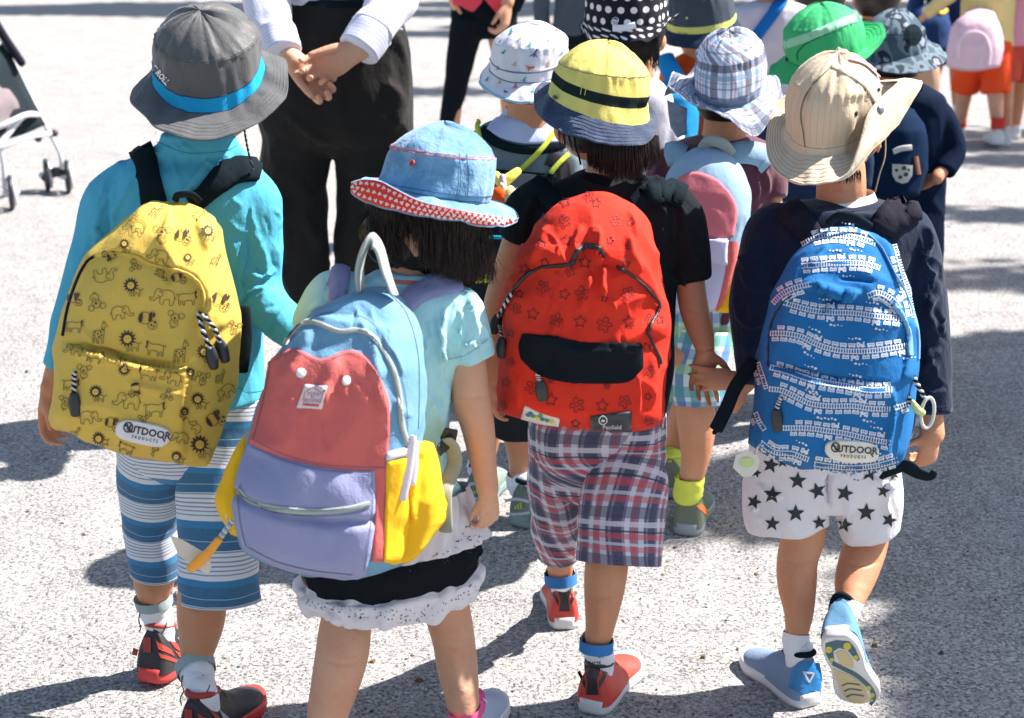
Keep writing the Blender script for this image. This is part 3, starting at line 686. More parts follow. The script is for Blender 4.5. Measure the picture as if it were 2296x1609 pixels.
# ============================================================ boy with the grey hat and the yellow backpack
SKY = cloth('sky_blue_jersey', (.085, .42, .57), var=.12, crease=.9)
GREYC = cloth('grey_poplin', (.095, .10, .10), var=.2, sheen=.12, rough=.5, weave=700, crease=.7)
CYANB = cloth('blue_band', (.012, .30, .55), var=.08, weave=500)
def boy1():
    Y = 2.27; sh = Vector((G(400, 1590).x, Y, 0))
    root = thing('person', sh, 'child in sky blue long sleeved shirt and blue striped shorts wearing the yellow backpack', 'person', 'children walking in front')
    # body
    b = M(); hc = W(470, 200, 2.28); R = headm(b, hc, .066, yaw=-.25, pitch=.1)
    limb(b, [(462, 230, 95, 2.27), (450, 320, 92, 2.27), (430, 400, 110, 2.27)])
    torso(b, [(350, 520, 375, 2.27), (310, 545, 500), (300, 530, 700), (300, 530, 880), (310, 540, 940)], 2.27, .42)
    limb(b, [(285, 430, 60, 2.26), (215, 560, 52, 2.24), (165, 690, 48, 2.22), (125, 820, 44, 2.21), (112, 880, 44, 2.20)])
    hand(b, W(110, 872, 2.20), W(108, 970, 2.20) - W(110, 872, 2.20), (1, -.5, .1), .098, .75, side=1, curls=(.55, .6, .7, .8), th=(.8, .35, .6))
    limb(b, [(560, 430, 60, 2.27), (575, 600, 52, 2.27), (600, 690, 50, 2.24), (680, 770, 44, 2.2), (720, 800, 44, 2.18)])
    hand(b, W(715, 798, 2.18), (1, -.2, -.6), (0, 1, .3), .09, .6, side=-1)
    limb(b, [(360, 930, 90, 2.28), (342, 1100, 84, 2.30), (345, 1240, 88, 2.33), (345, 1300, 92, 2.337), (343, 1340, 66, 2.348), (344, 1370, 52, 2.348)], seg=24)
    limb(b, [(480, 930, 90, 2.27), (480, 1200, 100, 2.23), (458, 1300, 108, 2.215), (453, 1345, 112, 2.205), (450, 1400, 104, 2.20), (440, 1480, 68, 2.185), (441, 1510, 52, 2.178)], seg=24)
    b = fuse(b, .0028, 5); folds(b, [([(300, 1300), (340, 1306), (385, 1300)], 4, -.0014), ([(400, 1358), (450, 1366), (500, 1358)], 4, -.0014), ([(330, 1310), (345, 1340), (345, 1380)], 10, .002), ([(440, 1370), (440, 1420), (440, 1470)], 12, .002)]); mk('body', b, SKIN, root); face(root, hc, .066, R)
    h = M(); haircap(h, hc, .066, R, back=-.62); mk('hair', h, HAIR, root)
    # shirt
    CAPK[0] = .12; s = M(); torso(s, [(360, 520, 295, 2.27, .8), (350, 535, 318, 2.27, .75), (300, 560, 345, 2.27, .5), (262, 590, 380), (240, 607, 440), (248, 602, 560), (240, 595, 700), (232, 592, 820), (225, 588, 888)], 2.27, .62)
    limb(s, [(300, 385, 90, 2.27), (240, 455, 104, 2.26), (205, 560, 90, 2.24), (178, 660, 84, 2.23), (150, 750, 76, 2.22), (128, 822, 66, 2.21)], seg=24)
    limb(s, [(540, 400, 110, 2.27), (566, 455, 124, 2.26), (572, 560, 118, 2.26), (582, 650, 112, 2.255), (620, 705, 100, 2.23), (668, 752, 84, 2.2), (705, 785, 70, 2.18)], seg=24)
    s = fuse(s, .0035, 6); CAPK[0] = 1.0; wrinkle(s, .0022, (14, 14, 10), 4, amp2=.0007)
    folds(s, [([(600, 640), (560, 655), (520, 690)], 5, .004), ([(622, 600), (585, 620), (550, 610)], 5, .004), ([(560, 500), (590, 560), (600, 640)], 7, .003), ([(640, 690), (620, 720), (600, 745)], 5, .004),
              ([(470, 350), (430, 410), (400, 440)], 6, .003), ([(380, 340), (400, 400), (410, 440)], 5, .0025), ([(230, 440), (215, 520), (215, 600)], 7, .003), ([(300, 400), (262, 470), (250, 540)], 6, .003), ([(180, 600), (175, 680), (160, 760)], 6, .0025), ([(400, 320), (450, 345), (520, 350)], 4, .003)])
    folds(s, autofolds(16, [(495, 480), (625, 480), (625, 690), (560, 720), (510, 640)], 1.2, 70, 3.5, .0022, 3) + autofolds(12, [(560, 640), (690, 690), (660, 780), (570, 730)], -.8, 45, 3.2, .0026, 4) + autofolds(14, [(200, 420), (270, 440), (190, 760), (110, 800)], 1.9, 80, 3.5, .0022, 5) + autofolds(14, [(310, 330), (560, 350), (590, 480), (480, 450), (300, 440)], .9, 60, 3.5, .0018, 6) + autofolds(6, [(540, 700), (590, 720), (585, 870), (530, 850)], 1.5, 80, 4, .003, 7))
    mk('shirt', s, SKY, root); bs = s.bvh(); t = M(); stroke(t, bs, [(532, 868), (560, 878), (586, 876)], 1.6, .0008); stroke(t, bs, [(352, 318), (420, 342), (500, 338), (530, 326)], 1.6, .0008); mk('hem_stitching', t, cloth('teal_thread', (.02, .26, .38)), root, kind='stuff')
    # shorts
    navy, lt, md, wh = c4(srgb(36, 98, 138)), c4(srgb(160, 190, 210)), c4(srgb(30, 120, 170)), c4(srgb(215, 220, 228))
    gl = c4(srgb(125, 145, 165)); st = [(0, navy), (.145, lt), (.16, navy), (.30, wh)]
    for k in range(6): st += [(.31 + k * .075, gl), (.335 + k * .075, wh)]
    st += [(.80, md), (.93, navy)]
    STR = bands('blue_striped_jersey', .083, st, off=.034)
    p = M(); torso(p, [(240, 575, 860), (250, 580, 900), (262, 580, 960), (280, 570, 1010)], 2.27, .55, uvs=True, n=14)
    tube(p, [(W(u, v, y), w / 2 / px(W(u, v, y)), .85) for u, v, w, y in [(350, 900, 200, 2.27), (340, 1020, 160, 2.28), (336, 1100, 140, 2.30), (337, 1180, 128, 2.32), (345, 1240, 122, 2.33), (348, 1282, 116, 2.335)]], seg=40, n=60, uvs=True, cap=False)
    tube(p, [(W(u, v, y), w / 2 / px(W(u, v, y)), .85) for u, v, w, y in [(500, 880, 190, 2.27), (492, 1020, 180, 2.26), (490, 1120, 178, 2.24), (489, 1220, 180, 2.22), (491, 1300, 184, 2.21), (492, 1345, 185, 2.205)]], seg=40, n=60, uvs=True, cap=False)
    wrinkle(p, .003, (13, 13, 8), 12); folds(p, [([(420, 1060), (470, 1120), (520, 1130)], 6, .005), ([(400, 1110), (440, 1180), (430, 1250)], 7, .004), ([(570, 900), (575, 1000), (570, 1100)], 6, .004), ([(330, 1060), (300, 1120), (290, 1180)], 7, .003), ([(420, 1300), (450, 1260), (480, 1200)], 8, .004)])
    o = mk('shorts', p, STR, root); md_ = o.modifiers.new('thick', 'SOLIDIFY'); md_.thickness = .002; md_.offset = -1
    # socks and shoes
    SW = cloth('white_sock', (.78, .80, .84), var=.06, weave=500, bump=.5); SG = cloth('sock_cuff', (.33, .42, .42), var=.1)
    R1, K1, RS = plain('shoe_red', (.42, .045, .03), .55, bump=.3), plain('shoe_black', (.022, .022, .026), .5, bump=.4), plain('sole_red', (.62, .05, .045), .45)
    GR = plain('shoe_grey', (.42, .43, .47), .5)
    for pts, hz, fw, up in (([(343, 1338, 82, 2.345), (344, 1385, 78, 2.345)], W(330, 1534, 2.30), (.30, .94, -.16), (.05, .17, 1)),
                         ([(437, 1490, 86, 2.18), (440, 1526, 82, 2.16)], G(428, 1695), (.40, .92, 0), (0, 0, 1))):
        L_ = .19; so_, bu, bso, (he, T) = shoe(root, hz, fw, up, L_, [K1, RS, R1, K1], tall=1.05)
        sk, k = sock(root, pts[:1], (he, T), L_, SW); cuff(sk, pts[0], (he, T), L_, SG, .015)
        g = M(); bv = k.bvh(); u0, v0 = pts[1][0], pts[1][1]
        stroke(g, bv, [(u0 - 30, v0 - 12), (u0 - 33, v0 + 8), (u0 - 28, v0 + 22), (u0 - 36, v0 + 40), (u0 - 33, v0 + 54)], 3, .0008); stroke(g, bv, [(u0 + 30, v0 + 10), (u0 + 22, v0 + 30), (u0 + 12, v0 + 40)], 2.2, .0008)
        mk('sock_print', g, plain('print_black', (.02, .02, .025), .7), sk, kind='stuff')
        zu, zv = proj(he + T @ Vector((0, 0, .05))); a = M(); fill(a, bu, [(zu + x, zv + y) for x, y in [(-8, -40), (9, -40), (9, -6), (-8, -8)]], .002); mk('heel_tab', a, R1, so_)
        for pl in ([(20, -32), (52, -12), (60, 2), (24, -14)], [(24, -6), (70, 12), (72, 20), (30, 6)], [(-44, -22), (-20, -12), (-24, 2), (-48, -4)], [(40, -44), (66, -24), (74, -6), (60, -16)], [(60, -10), (86, 0), (90, 10), (70, 4)]):
            a = M(); fill(a, bu, [(zu + x, zv + y) for x, y in pl], .0014)
            if a.n: mk('trim', a, R1, so_)
        a = M(); fill(a, bu, [(zu + x, zv + y) for x, y in [(66, -40), (88, -22), (104, 8), (90, 8), (78, -14)]], .0012)
        if a.n: mk('side_panel', a, GR, so_)
    # hat
    rings = [(346, 88, 578, 66, 62, 0), (342, 112, 582, 88, 78, 0), (344, 150, 584, 118, 86, 0), (344, 180, 591, 150, 87, 1)]
    edge = [(0, 645, 165, 0), (30, 636, 226, -.065), (60, 560, 285, -.12), (90, 455, 311, -.145), (120, 370, 292, -.125), (150, 320, 252, -.07), (180, 292, 217, 0), (215, 345, 150, .08), (270, 470, 105, .14), (325, 628, 128, .08)]
    hr, bc, bb, ba, P, nc = hat('bucket_hat', 2.25, rings, edge, [GREYC, CYANB, GREYC], 'grey bucket hat with bright blue band on the child with the yellow backpack', wr=.0022, seed=3, puff=.035, brim_n=14, ratio=1.2)
    # brim of plain grey: reassign
    br = [c for c in hr.children if c.name.startswith('brim')][0]; br.data.polygons.foreach_set('material_index', [0] * len(br.data.polygons))
    t = M()
    for i in (6.6, 7.4): rowline(t, P, i)
    for k in range(5): rowline(t, P, nc + 5 + k * 1.9, w=.0007, lift=.0005)
    mk('stitching', t, GREYC, hr); t = M(); rowline(t, P, nc - 8, w=.0012, lift=.001); rowline(t, P, nc - 1, w=.0012, lift=.001); mk('band_edge', t, plain('navy_piping', (.01, .04, .10), .7), hr)
    t = M(); text_on(t, bc, 'T ROLL', 362, 168, 13, .85, .0012, bold=.03, squash=.85); mk('lettering', t, plain('white_print', (.85, .85, .85), .6), hr)
    t = M(); A = W(548, 292, 2.2); cord(t, [A, A + Vector((.004, .0, -.03)), A + Vector((.006, .02, -.06))], .0016); mk('chin_cord', t, [BLACKW, GREYC], hr)
    return root, bs
# ============================================================ printed drawings: (strokes, fills)
BR = plain('print_brown', (.055, .022, .016), .7); LN = plain('print_line', (.16, .12, .03), .7)
def zig(cx, cy, r1, r2, n): return [(cx + (r1 if k % 2 else r2) * cos(pi * k / n), cy + (r1 if k % 2 else r2) * sin(pi * k / n)) for k in range(2 * n)]
DRAW = {
 'lion': dict(fills=[('b', zig(-.15, -.15, .42, .68, 13)), ('y', circ(-.15, -.13, .30, 12)), ('b', circ(-.24, -.18, .035, 5)), ('b', circ(-.06, -.18, .035, 5))],
   strokes=[[(-.25, -.05), (-.19, 0), (-.15, -.06), (-.11, 0), (-.05, -.05)], [(.1, .35), (.1, .75), (.22, .75), (.22, .5)], [(.22, .5), (.5, .5), (.52, .75), (.64, .75), (.62, .2), (.4, .1)], [(.62, .25), (.85, .15), (.9, .05)], [(-.2, .45), (-.2, .75), (-.05, .75), (-.05, .5)]]),
 'elephant': dict(fills=[], strokes=[[(-.1, -.4), (.3, -.5), (.7, -.35), (.8, 0), (.75, .5), (.5, .5), (.48, .2), (.1, .2), (.08, .5), (-.18, .5), (-.2, .1)], [(-.1, -.4), (-.4, -.5), (-.62, -.3), (-.65, .05), (-.85, .2), (-.95, .1)], [(-.2, .1), (-.45, .15), (-.6, .35), (-.95, .32), (-.95, .1)], [(-.35, -.3), (-.15, -.32), (-.05, -.1), (-.2, .05), (-.38, -.05)], [(.8, -.1), (.95, .1)]]),
 'koala': dict(fills=[('b', circ(-.05, -.12, .09, 8, .12)), ('b', circ(-.25, -.22, .03, 5)), ('b', circ(.15, -.22, .03, 5))],
   strokes=[circ(-.05, -.18, .36, 14, .32) + [(.31, -.18)], circ(-.5, -.42, .24, 10) + [(-.26, -.42)], circ(.42, -.42, .24, 10) + [(.66, -.42)], [(-.3, .1), (-.35, .45), (-.1, .65), (.2, .6), (.35, .35), (.2, .1)], [(-.1, .2), (.05, .35), (.2, .25)], [(-.2, .65), (-.1, .8), (.05, .7)]]),
 'panda': dict(fills=[('b', [(-.75, -.3), (-.55, -.55), (-.45, -.1), (-.5, .35), (-.7, .3), (-.8, 0)]), ('b', [(.0, -.5), (.2, -.65), (.3, -.2), (.25, .1), (.0, .1)]), ('b', circ(.15, .1, .09, 6)), ('b', circ(.55, .12, .1, 6)), ('b', circ(.28, .38, .09, 7)), ('b', circ(.5, .45, .08, 7)), ('b', circ(.42, .62, .05, 5)), ('b', [(.3, -.65), (.5, -.5), (.45, -.2), (.3, -.3)])],
   strokes=[circ(.38, .4, .36, 14, .34) + [(.74, .4)], [(-.5, -.5), (-.2, -.55), (0, -.4)], [(-.5, .35), (-.2, .4), (.0, .3)]]),
 'giraffe': dict(fills=[('b', circ(x, y, .075, 5)) for x, y in ((-.35, .05), (-.15, .15), (.05, 0), (.12, .22), (-.05, .35), (.2, -.2), (-.4, .3))],
   strokes=[[(-.5, -.05), (-.2, -.12), (.08, -.15), (.12, -.6), (.2, -.72), (.35, -.6), (.52, -.55), (.5, -.42), (.3, -.4), (.3, .1), (.25, .4), (.28, .85), (.15, .85), (.12, .45), (-.1, .45), (-.12, .85), (-.25, .85), (-.28, .45), (-.42, .45), (-.44, .85), (-.55, .85), (-.52, .2), (-.5, -.05)], [(.2, -.72), (.18, -.88)], [(.32, -.68), (.34, -.85)]]),
 'bull': dict(fills=[('b', [(.55, -.5), (.7, -.55), (.72, -.42), (.64, -.2), (.78, .0), (.68, .05), (.55, -.15)])],
   strokes=[[(-.7, -.2), (-.3, -.3), (.2, -.28), (.5, -.4), (.6, -.2), (.6, .1), (.5, .25), (.5, .6), (.35, .6), (.33, .25), (-.25, .3), (-.25, .62), (-.4, .62), (-.42, .3), (-.6, .3), (-.6, .6), (-.72, .6), (-.72, -.1), (-.7, -.2)], [(-.7, -.2), (-.85, -.3), (-.9, -.1)]]),
}
def drawing(root, bvh, kind, u, v, s, a, fx=1, cols=(BR, LN, None), lw=2.0, name=None, off=.0012):
    m = M(); D = DRAW[kind]; STRICT[0] = True
    for c, pl in D['fills']: fill(m, bvh, place(pl, u, v, s, a, fx), off + (.0004 if c == 'y' else .0008 if len(pl) < 9 else 0), 0 if c == 'b' else 2)
    for pl in D['strokes']: stroke(m, bvh, place(pl, u, v, s, a, fx), lw, off + .0003, 1, sm=len(pl) > 3, step=4)
    STRICT[0] = False
    if m.n and m.f: mk(name or kind + '_print', m, list(cols), root, kind='stuff' if D['fills'] else None)
def badge(root, bvh, u, v, w, h, ang, white, black, off=.004):
    m = M(); pts = []
    for k in range(28):
        a = 2 * pi * k / 28; pts.append((.5 * w * (1 if cos(a) > 0 else -1) * abs(cos(a)) ** .55, .5 * h * (1 if sin(a) > 0 else -1) * abs(sin(a)) ** .75))
    P = [(u + x * cos(ang) - y * sin(ang), v + x * sin(ang) + y * cos(ang)) for x, y in pts]; C_ = (u, v); rows = []
    for f, o in ((1.0, 0), (1.0, off), (.94, off + .0008), (.86, off + .0006), (.6, off + .0006), (.3, off + .0006), (.02, off + .0006)):
        rows.append([onto(bvh, C_[0] + (x - C_[0]) * f, C_[1] + (y - C_[1]) * f, o) for x, y in P])
    grid(m, rows, wrapj=True); p = mk('brand_patch', m, white, root); b2 = m.bvh(); t = M()
    ca, sa = cos(ang), sin(ang); R_ = lambda x, y: (u + x * ca - y * sa, v + x * sa + y * ca)
    text_on(t, b2, 'UTDOOR', *R_(w * .105, -h * .06), h * .36, ang, .0008, bold=.025, squash=.98)
    stroke(t, b2, [R_(-w * .30 + h * .21 * cos(x), -h * .10 + h * .23 * sin(x)) for x in np.linspace(0, 2 * pi, 17)], h * .07, .0008)
    stroke(t, b2, [R_(-w * .37, -h * .16), R_(-w * .31, -h * .20), R_(-w * .31, -h * .05), R_(-w * .22, h * .1)], h * .11, .001)
    stroke(t, b2, [R_(w * .36, h * .08), R_(w * .41, h * .26)], h * .07, .0008)
    text_on(t, b2, 'PRODUCTS', *R_(w * .04, h * .30), h * .15, ang, .0008, bold=.02, sp=1.75, squash=.8)
    mk('lettering', t, black, p, kind='stuff')
def zipline(root, bvh, pts, w, mat, off=.002, name='zipper', teeth=None):
    m = M(); strap(m, bvh, pts, w, off, .002, n=8 * len(pts)); o = mk(name, m, mat, root)
    if teeth:
        t = M(); stroke(t, bvh, pts, w * .25, off + .0016); mk('teeth', t, teeth, o)
    return o
WPL = plain('patch_white', (.74, .74, .74), .45); BPL = plain('patch_black', (.015, .018, .022), .5)

def yellow_bag(bs):
    YC, YC2 = (.64, .45, .09), (.46, .33, .05); YEL = cloth('yellow_canvas', YC, var=.09, col2=YC2, weave=1100, bump=.35, crease=.6)
    top = q('A', (900, 1320), (1000, 1290), (1100, 1283), (1200, 1292), (1300, 1330))
    left = [top[0]] + q('A', (800, 1385), (730, 1450)) + q('D', (600, 130), (520, 230), (450, 420), (390, 620), (350, 790), (340, 1000), (330, 1130), (318, 1230))
    bot = q('D', (318, 1230), (345, 1285), (430, 1315), (600, 1390), (800, 1450), (1000, 1485), (1200, 1532), (1310, 1537))
    right = [top[-1]] + q('A', (1380, 1430), (1420, 1560)) + q('D', (1460, 300), (1505, 500), (1522, 650), (1512, 820), (1508, 1000), (1450, 1200), (1400, 1350), (1340, 1500)) + [bot[-1]]
    arcp = q('D', (400, 700), (440, 500), (510, 290), (600, 195), (700, 168), (860, 188), (960, 240), (1050, 262), (1150, 285), (1240, 330), (1300, 420), (1310, 520), (1275, 700))
    flap = arcp + [(700, 650), (700, 380), (60, 380), (60, 750)]
    pocket = q('D', (405, 760), (640, 830), (900, 885), (1190, 925), (1195, 1080), (1180, 1300), (1170, 1500), (420, 1400), (330, 1200), (345, 900))
    b = bag(top, bot, left, right, 2.10, .125, wr=.003, relief=[(flap, .011, 3), (pocket, .012, 5)], tilt=-.01, seed=5,
        fl=[(q('D', (410, 745), (640, 790), (880, 860), (1190, 905)), 5, -.008), (q('D', (420, 790), (640, 850), (900, 915), (1180, 955)), 6, .006), (q('D', (1200, 900), (1185, 1150), (1170, 1400)), 3, -.003), (q('D', (520, 650), (620, 780), (650, 900)), 6, .003),
            (q('D', (1330, 400), (1330, 560), (1290, 700)), 5, .006), (q('D', (800, 1000), (1000, 1050), (1170, 1080)), 8, .004), (q('D', (440, 1260), (560, 1300), (700, 1280)), 8, -.004), (q('D', (1000, 200), (1050, 260), (1080, 380)), 8, -.004), (q('D', (380, 900), (400, 1100), (370, 1250)), 6, .003),
            (q('A', (1080, 1320), (1060, 1450), (1000, 1560)), 10, .004), (q('A', (1250, 1400), (1290, 1500), (1320, 1600)), 8, .004)])
    c = W(320, 760, 2.06); root = thing('backpack', (c.x, c.y, c.z), 'yellow backpack printed with lions pandas and elephants on the child in the grey hat', 'backpack', 'backpacks worn by the children')
    mk('bag_body', b, YEL, root); B = b.bvh(); YP = cloth('yellow_print', YC, var=.05)
    cols = (BR, LN, YP); r = radians
    L = [('lion', 'A', 825, 1350, 62, -.3), ('giraffe', 'A', 1000, 1340, 55, .5), ('elephant', 'A', 860, 1440, 75, .1), ('koala', 'A', 1035, 1490, 78, .1), ('panda', 'A', 1170, 1500, 62, .1), ('lion', 'A', 1325, 1480, 60, .3), ('lion', 'D', 800, 130, 50, .2), ('bull', 'A', 1270, 1360, 50, -.6),
         ('elephant', 'D', 1010, 195, 72, .2), ('giraffe', 'D', 1375, 215, 50, .3), ('lion', 'D', 1200, 215, 45, .1), ('panda', 'D', 700, 195, 55, 2.6), ('elephant', 'D', 670, 320, 80, 2.9), ('lion', 'D', 845, 395, 72, .05), ('giraffe', 'D', 1030, 320, 52, 2.0), ('panda', 'D', 1140, 335, 55, -.2), ('koala', 'D', 855, 255, 52, 2.9),
         ('elephant', 'D', 1040, 455, 85, .15), ('bull', 'D', 1195, 460, 75, 0), ('koala', 'D', 610, 490, 75, 2.9), ('panda', 'D', 480, 470, 58, 0), ('elephant', 'D', 775, 555, 75, -.1, -1), ('panda', 'D', 945, 600, 78, .15), ('koala', 'D', 1115, 600, 72, .3), ('panda', 'D', 1405, 480, 78, .3),
         ('bull', 'D', 480, 640, 68, .1), ('giraffe', 'D', 640, 680, 80, .05), ('lion', 'D', 825, 735, 82, 0), ('bull', 'D', 985, 780, 75, .1, -1), ('giraffe', 'D', 1155, 800, 80, .05), ('lion', 'D', 1310, 815, 72, -.1), ('koala', 'D', 1490, 650, 55, .3), ('giraffe', 'D', 1400, 960, 52, .1),
         ('elephant', 'D', 470, 790, 62, .1), ('bull', 'D', 610, 830, 66, .2), ('lion', 'D', 785, 905, 62, -2.8), ('bull', 'D', 940, 935, 75, .15, -1), ('elephant', 'D', 1090, 970, 72, .3), ('lion', 'D', 1215, 945, 48, .2), ('koala', 'D', 1290, 975, 58, .2), ('elephant', 'D', 1430, 1060, 70, -.7),
         ('koala', 'D', 540, 930, 62, .1), ('lion', 'D', 620, 1070, 65, .1), ('elephant', 'D', 810, 1115, 92, .1), ('bull', 'D', 990, 1165, 80, .05), ('lion', 'D', 1265, 1115, 66, .05), ('bull', 'D', 460, 1010, 65, .1), ('koala', 'D', 420, 1130, 60, .2), ('lion', 'D', 1170, 1195, 45, .9), ('panda', 'D', 1370, 1230, 78, -.5),
         ('elephant', 'D', 575, 1220, 72, 0, -1), ('panda', 'D', 720, 1260, 62, .2), ('giraffe', 'D', 480, 1320, 50, .3), ('lion', 'D', 640, 1360, 62, -.2), ('elephant', 'D', 1140, 1350, 62, .1), ('lion', 'D', 1280, 1405, 88, 0), ('giraffe', 'D', 985, 1425, 48, 3.1), ('lion', 'D', 1130, 1475, 52, 0), ('panda', 'D', 860, 1050, 55, 1.5), ('bull', 'D', 800, 1410, 60, .3, -1), ('koala', 'D', 915, 1240, 48, 0), ('elephant', 'D', 1240, 1280, 50, .9), ('koala', 'D', 1060, 1085, 50, 1.3)]
    for t in L:
        (u, v), = q(t[1], (t[2], t[3])); drawing(root, B, t[0], u, v, t[4] * .3525 * 1.05, t[5], t[6] if len(t) > 6 else 1, cols, lw=1.5)
    zipline(root, B, q('D', (400, 705), (425, 560), (455, 450), (500, 330), (550, 240), (600, 198)), 4.5, BLACKW, .0015)
    m = M(); strap(m, B, arcp[4:12], 3.2, .003, .002); mk('piping', m, YP, root)
    (bu, bv), = q('D', (915, 1318)); badge(root, B, bu, bv, 122, 46, .19, WPL, BPL)
    for pts, dr in ((q('D', (490, 930), (487, 1000), (488, 1085)), (0, -.1, -1)), (q('D', (1285, 560), (1305, 660), (1325, 780)), (.15, -.1, -1)), (q('D', (1320, 570), (1350, 650), (1385, 740)), (.25, -.1, -1))):
        P3 = [onto(B, x, y, .005) for x, y in pts]; pull(root, P3, dr, .0032, .026, .0085)
    # straps
    for pts, w in ((q('A', (870, 900), (925, 1010), (955, 1130), (985, 1290)), [60, 52, 48, 56]), (q('A', (1640, 1090), (1500, 1085), (1400, 1150), (1300, 1240), (1220, 1300)), [44, 60, 52, 44, 50])):
        m = M(); strap(m, bs, pts, w, .007, .009); mk('shoulder_strap', m, BLACKW, root)
    m = M(); tube(m, [(W(615, 385, 2.25), .02, .3), (W(617, 440, 2.2), .021, .3), (W(612, 540, 2.17), .02, .3)], seg=12); 
    m = M(); P3 = [W(541, 690, 2.14), W(545, 760, 2.13), W(536, 830, 2.12)]; tube(m, [(p, .013, .3) for p in P3], seg=10); mk('side_strap', m, BLACKW, root)
    m = M(); P3 = [W(393, 448, 2.1), W(400, 437, 2.09), W(430, 436, 2.09), W(447, 450, 2.1)]; tube(m, [(p, .005, .5) for p in P3], seg=10); mk('haul_loop', m, BLACKW, root)
    return B
def panel(root, name, B, mat, top, bot, left, right, off=.0022, **k):
    m = M(); patch(m, B, top, bot, left, right, off, **k); wrinkle(m, .0008, (25, 25, 20), 7, amp2=.0003); mk(name, m, mat, root); return m
def pastel_bag(bs):
    """girl's bag: light blue, coral, lilac, yellow"""
    LB = cloth('light_blue_canvas', (.15, .32, .46), var=.16, weave=700, bump=.6, col2=(.10, .24, .38), crease=.9); CO = cloth('coral_canvas', (.60, .14, .125), var=.14, col2=(.46, .09, .08), weave=700, bump=.6, crease=.9); LI = cloth('lilac_canvas', (.27, .285, .45), var=.2, col2=(.20, .24, .41), weave=700, bump=.6, crease=.9); YE = cloth('warm_yellow_canvas', (.80, .47, .02), var=.1, col2=(.7, .33, .0)); GT = cloth('grey_green_webbing', (.33, .38, .36), var=.1, weave=500, bump=.6)
    top = [(790, 655), (825, 647), (860, 651), (895, 668)]
    left = [top[0], (747, 673), (691, 716), (656, 758), (620, 807), (599, 857), (578, 902), (560, 959), (550, 1010), (535, 1075), (533, 1120), (537, 1190)]
    bot = [(537, 1190), (550, 1232), (599, 1260), (670, 1281), (730, 1293), (788, 1297), (837, 1288), (897, 1262)]
    right = [top[-1], (922, 705), (937, 740), (947, 786), (951, 840), (950, 900), (945, 970), (935, 1050), (925, 1150), (912, 1230), bot[-1]]
    b = bag(top, bot, left, right, 1.93, .13, relief=[], seed=11, tilt=-.02, wr=.0034, fl=autofolds(26, [(640, 760), (860, 690), (930, 800), (930, 1000), (870, 1000), (600, 990)], 1.2, 80, 5, .0022, 9) + [([(700, 740), (680, 800), (640, 860)], 12, .005), ([(820, 730), (850, 850), (860, 980)], 12, .004), ([(760, 790), (735, 860), (720, 930)], 14, .005)])
    c = W(730, 980, 1.9); root = thing('backpack', (c.x, c.y, c.z), 'coral and lilac backpack with yellow side pockets below the denim hat', 'backpack', 'backpacks worn by the children')
    mk('bag_body', b, LB, root); B = b.bvh()
    # side pockets of yellow: real pouches at both sides
    y1 = bag([(936, 996), (952, 992), (968, 996)], [(897, 1262), (929, 1253), (957, 1220)], [(936, 996), (868, 1024), (860, 1060), (858, 1160), (857, 1258), (897, 1262)], [(968, 996), (984, 1050), (996, 1112), (1000, 1158), (989, 1180), (957, 1220)], 1.93, .10, seed=21, nj=60, ni=70, topf=.12, fl=[([(940, 1030), (925, 1100), (930, 1180)], 9, .006), ([(900, 1040), (880, 1100), (885, 1150)], 8, .004)])
    mk('side_pocket', y1, YE, root)
    y2 = bag([(540, 990), (555, 975), (563, 975)], [(520, 1195), (536, 1200), (550, 1200)], [(540, 990), (522, 1026), (504, 1068), (486, 1110), (490, 1140), (504, 1168), (520, 1195)], [(563, 975), (556, 1040), (550, 1120), (550, 1200)], 1.92, .06, seed=22, nj=40, ni=60, topf=.2)
    mk('side_pocket', y2, YE, root)
    coral = panel(root, 'coral_panel', B, CO, [(602, 812), (640, 790), (668, 785), (722, 806), (780, 787), (812, 796), (845, 830)], [(560, 990), (640, 1025), (720, 1045), (800, 1052), (868, 1052)], [(602, 812), (590, 880), (572, 950), (560, 990)], [(845, 830), (866, 890), (871, 960), (868, 1052)], ni=40, nj=44)
    panel(root, 'coral_panel', B, CO, [(834, 1045), (868, 1045)], [(834, 1258), (858, 1256)], [(834, 1045), (840, 1130), (834, 1258)], [(868, 1045), (861, 1150), (858, 1256)], .0024, ni=30, nj=6)
    pk = panel(root, 'front_pocket', B, LI, [(560, 992), (640, 1026), (720, 1046), (800, 1054), (838, 1054)], [(548, 1230), (620, 1263), (700, 1283), (790, 1293), (820, 1285)], [(560, 992), (540, 1060), (529, 1110), (536, 1180), (548, 1230)], [(838, 1054), (842, 1120), (834, 1200), (820, 1285)], .003, ni=44, nj=50, rim=.006,
        bulge=lambda i, j: .016 * (sin(pi * min(max(i, 0), 1)) ** .5) * (sin(pi * j) ** .4) - .010 * math.exp(-((i - .47) / .04) ** 2))
    Bk = pk.bvh()
    zipline(root, Bk, [(536, 1098), (560, 1122), (600, 1134), (660, 1143), (720, 1145), (780, 1140), (828, 1128)], 12, GT, .002, teeth=plain('zip_grey', (.3, .35, .34), .4))
    zipline(root, B, [(640, 772), (665, 735), (700, 722), (760, 742), (800, 740), (830, 750), (862, 790), (885, 840), (896, 900), (900, 950), (915, 1000)], 11, GT, .002, teeth=plain('zip_grey', (.3, .35, .34), .4))
    panel(root, 'side_pocket_front', B, YE, [(866, 1034), (900, 1028), (932, 1022)], [(858, 1256), (880, 1259), (899, 1258)], [(866, 1034), (861, 1150), (858, 1256)], [(932, 1022), (930, 1140), (899, 1258)], .004, ni=30, nj=12)
    t = M()
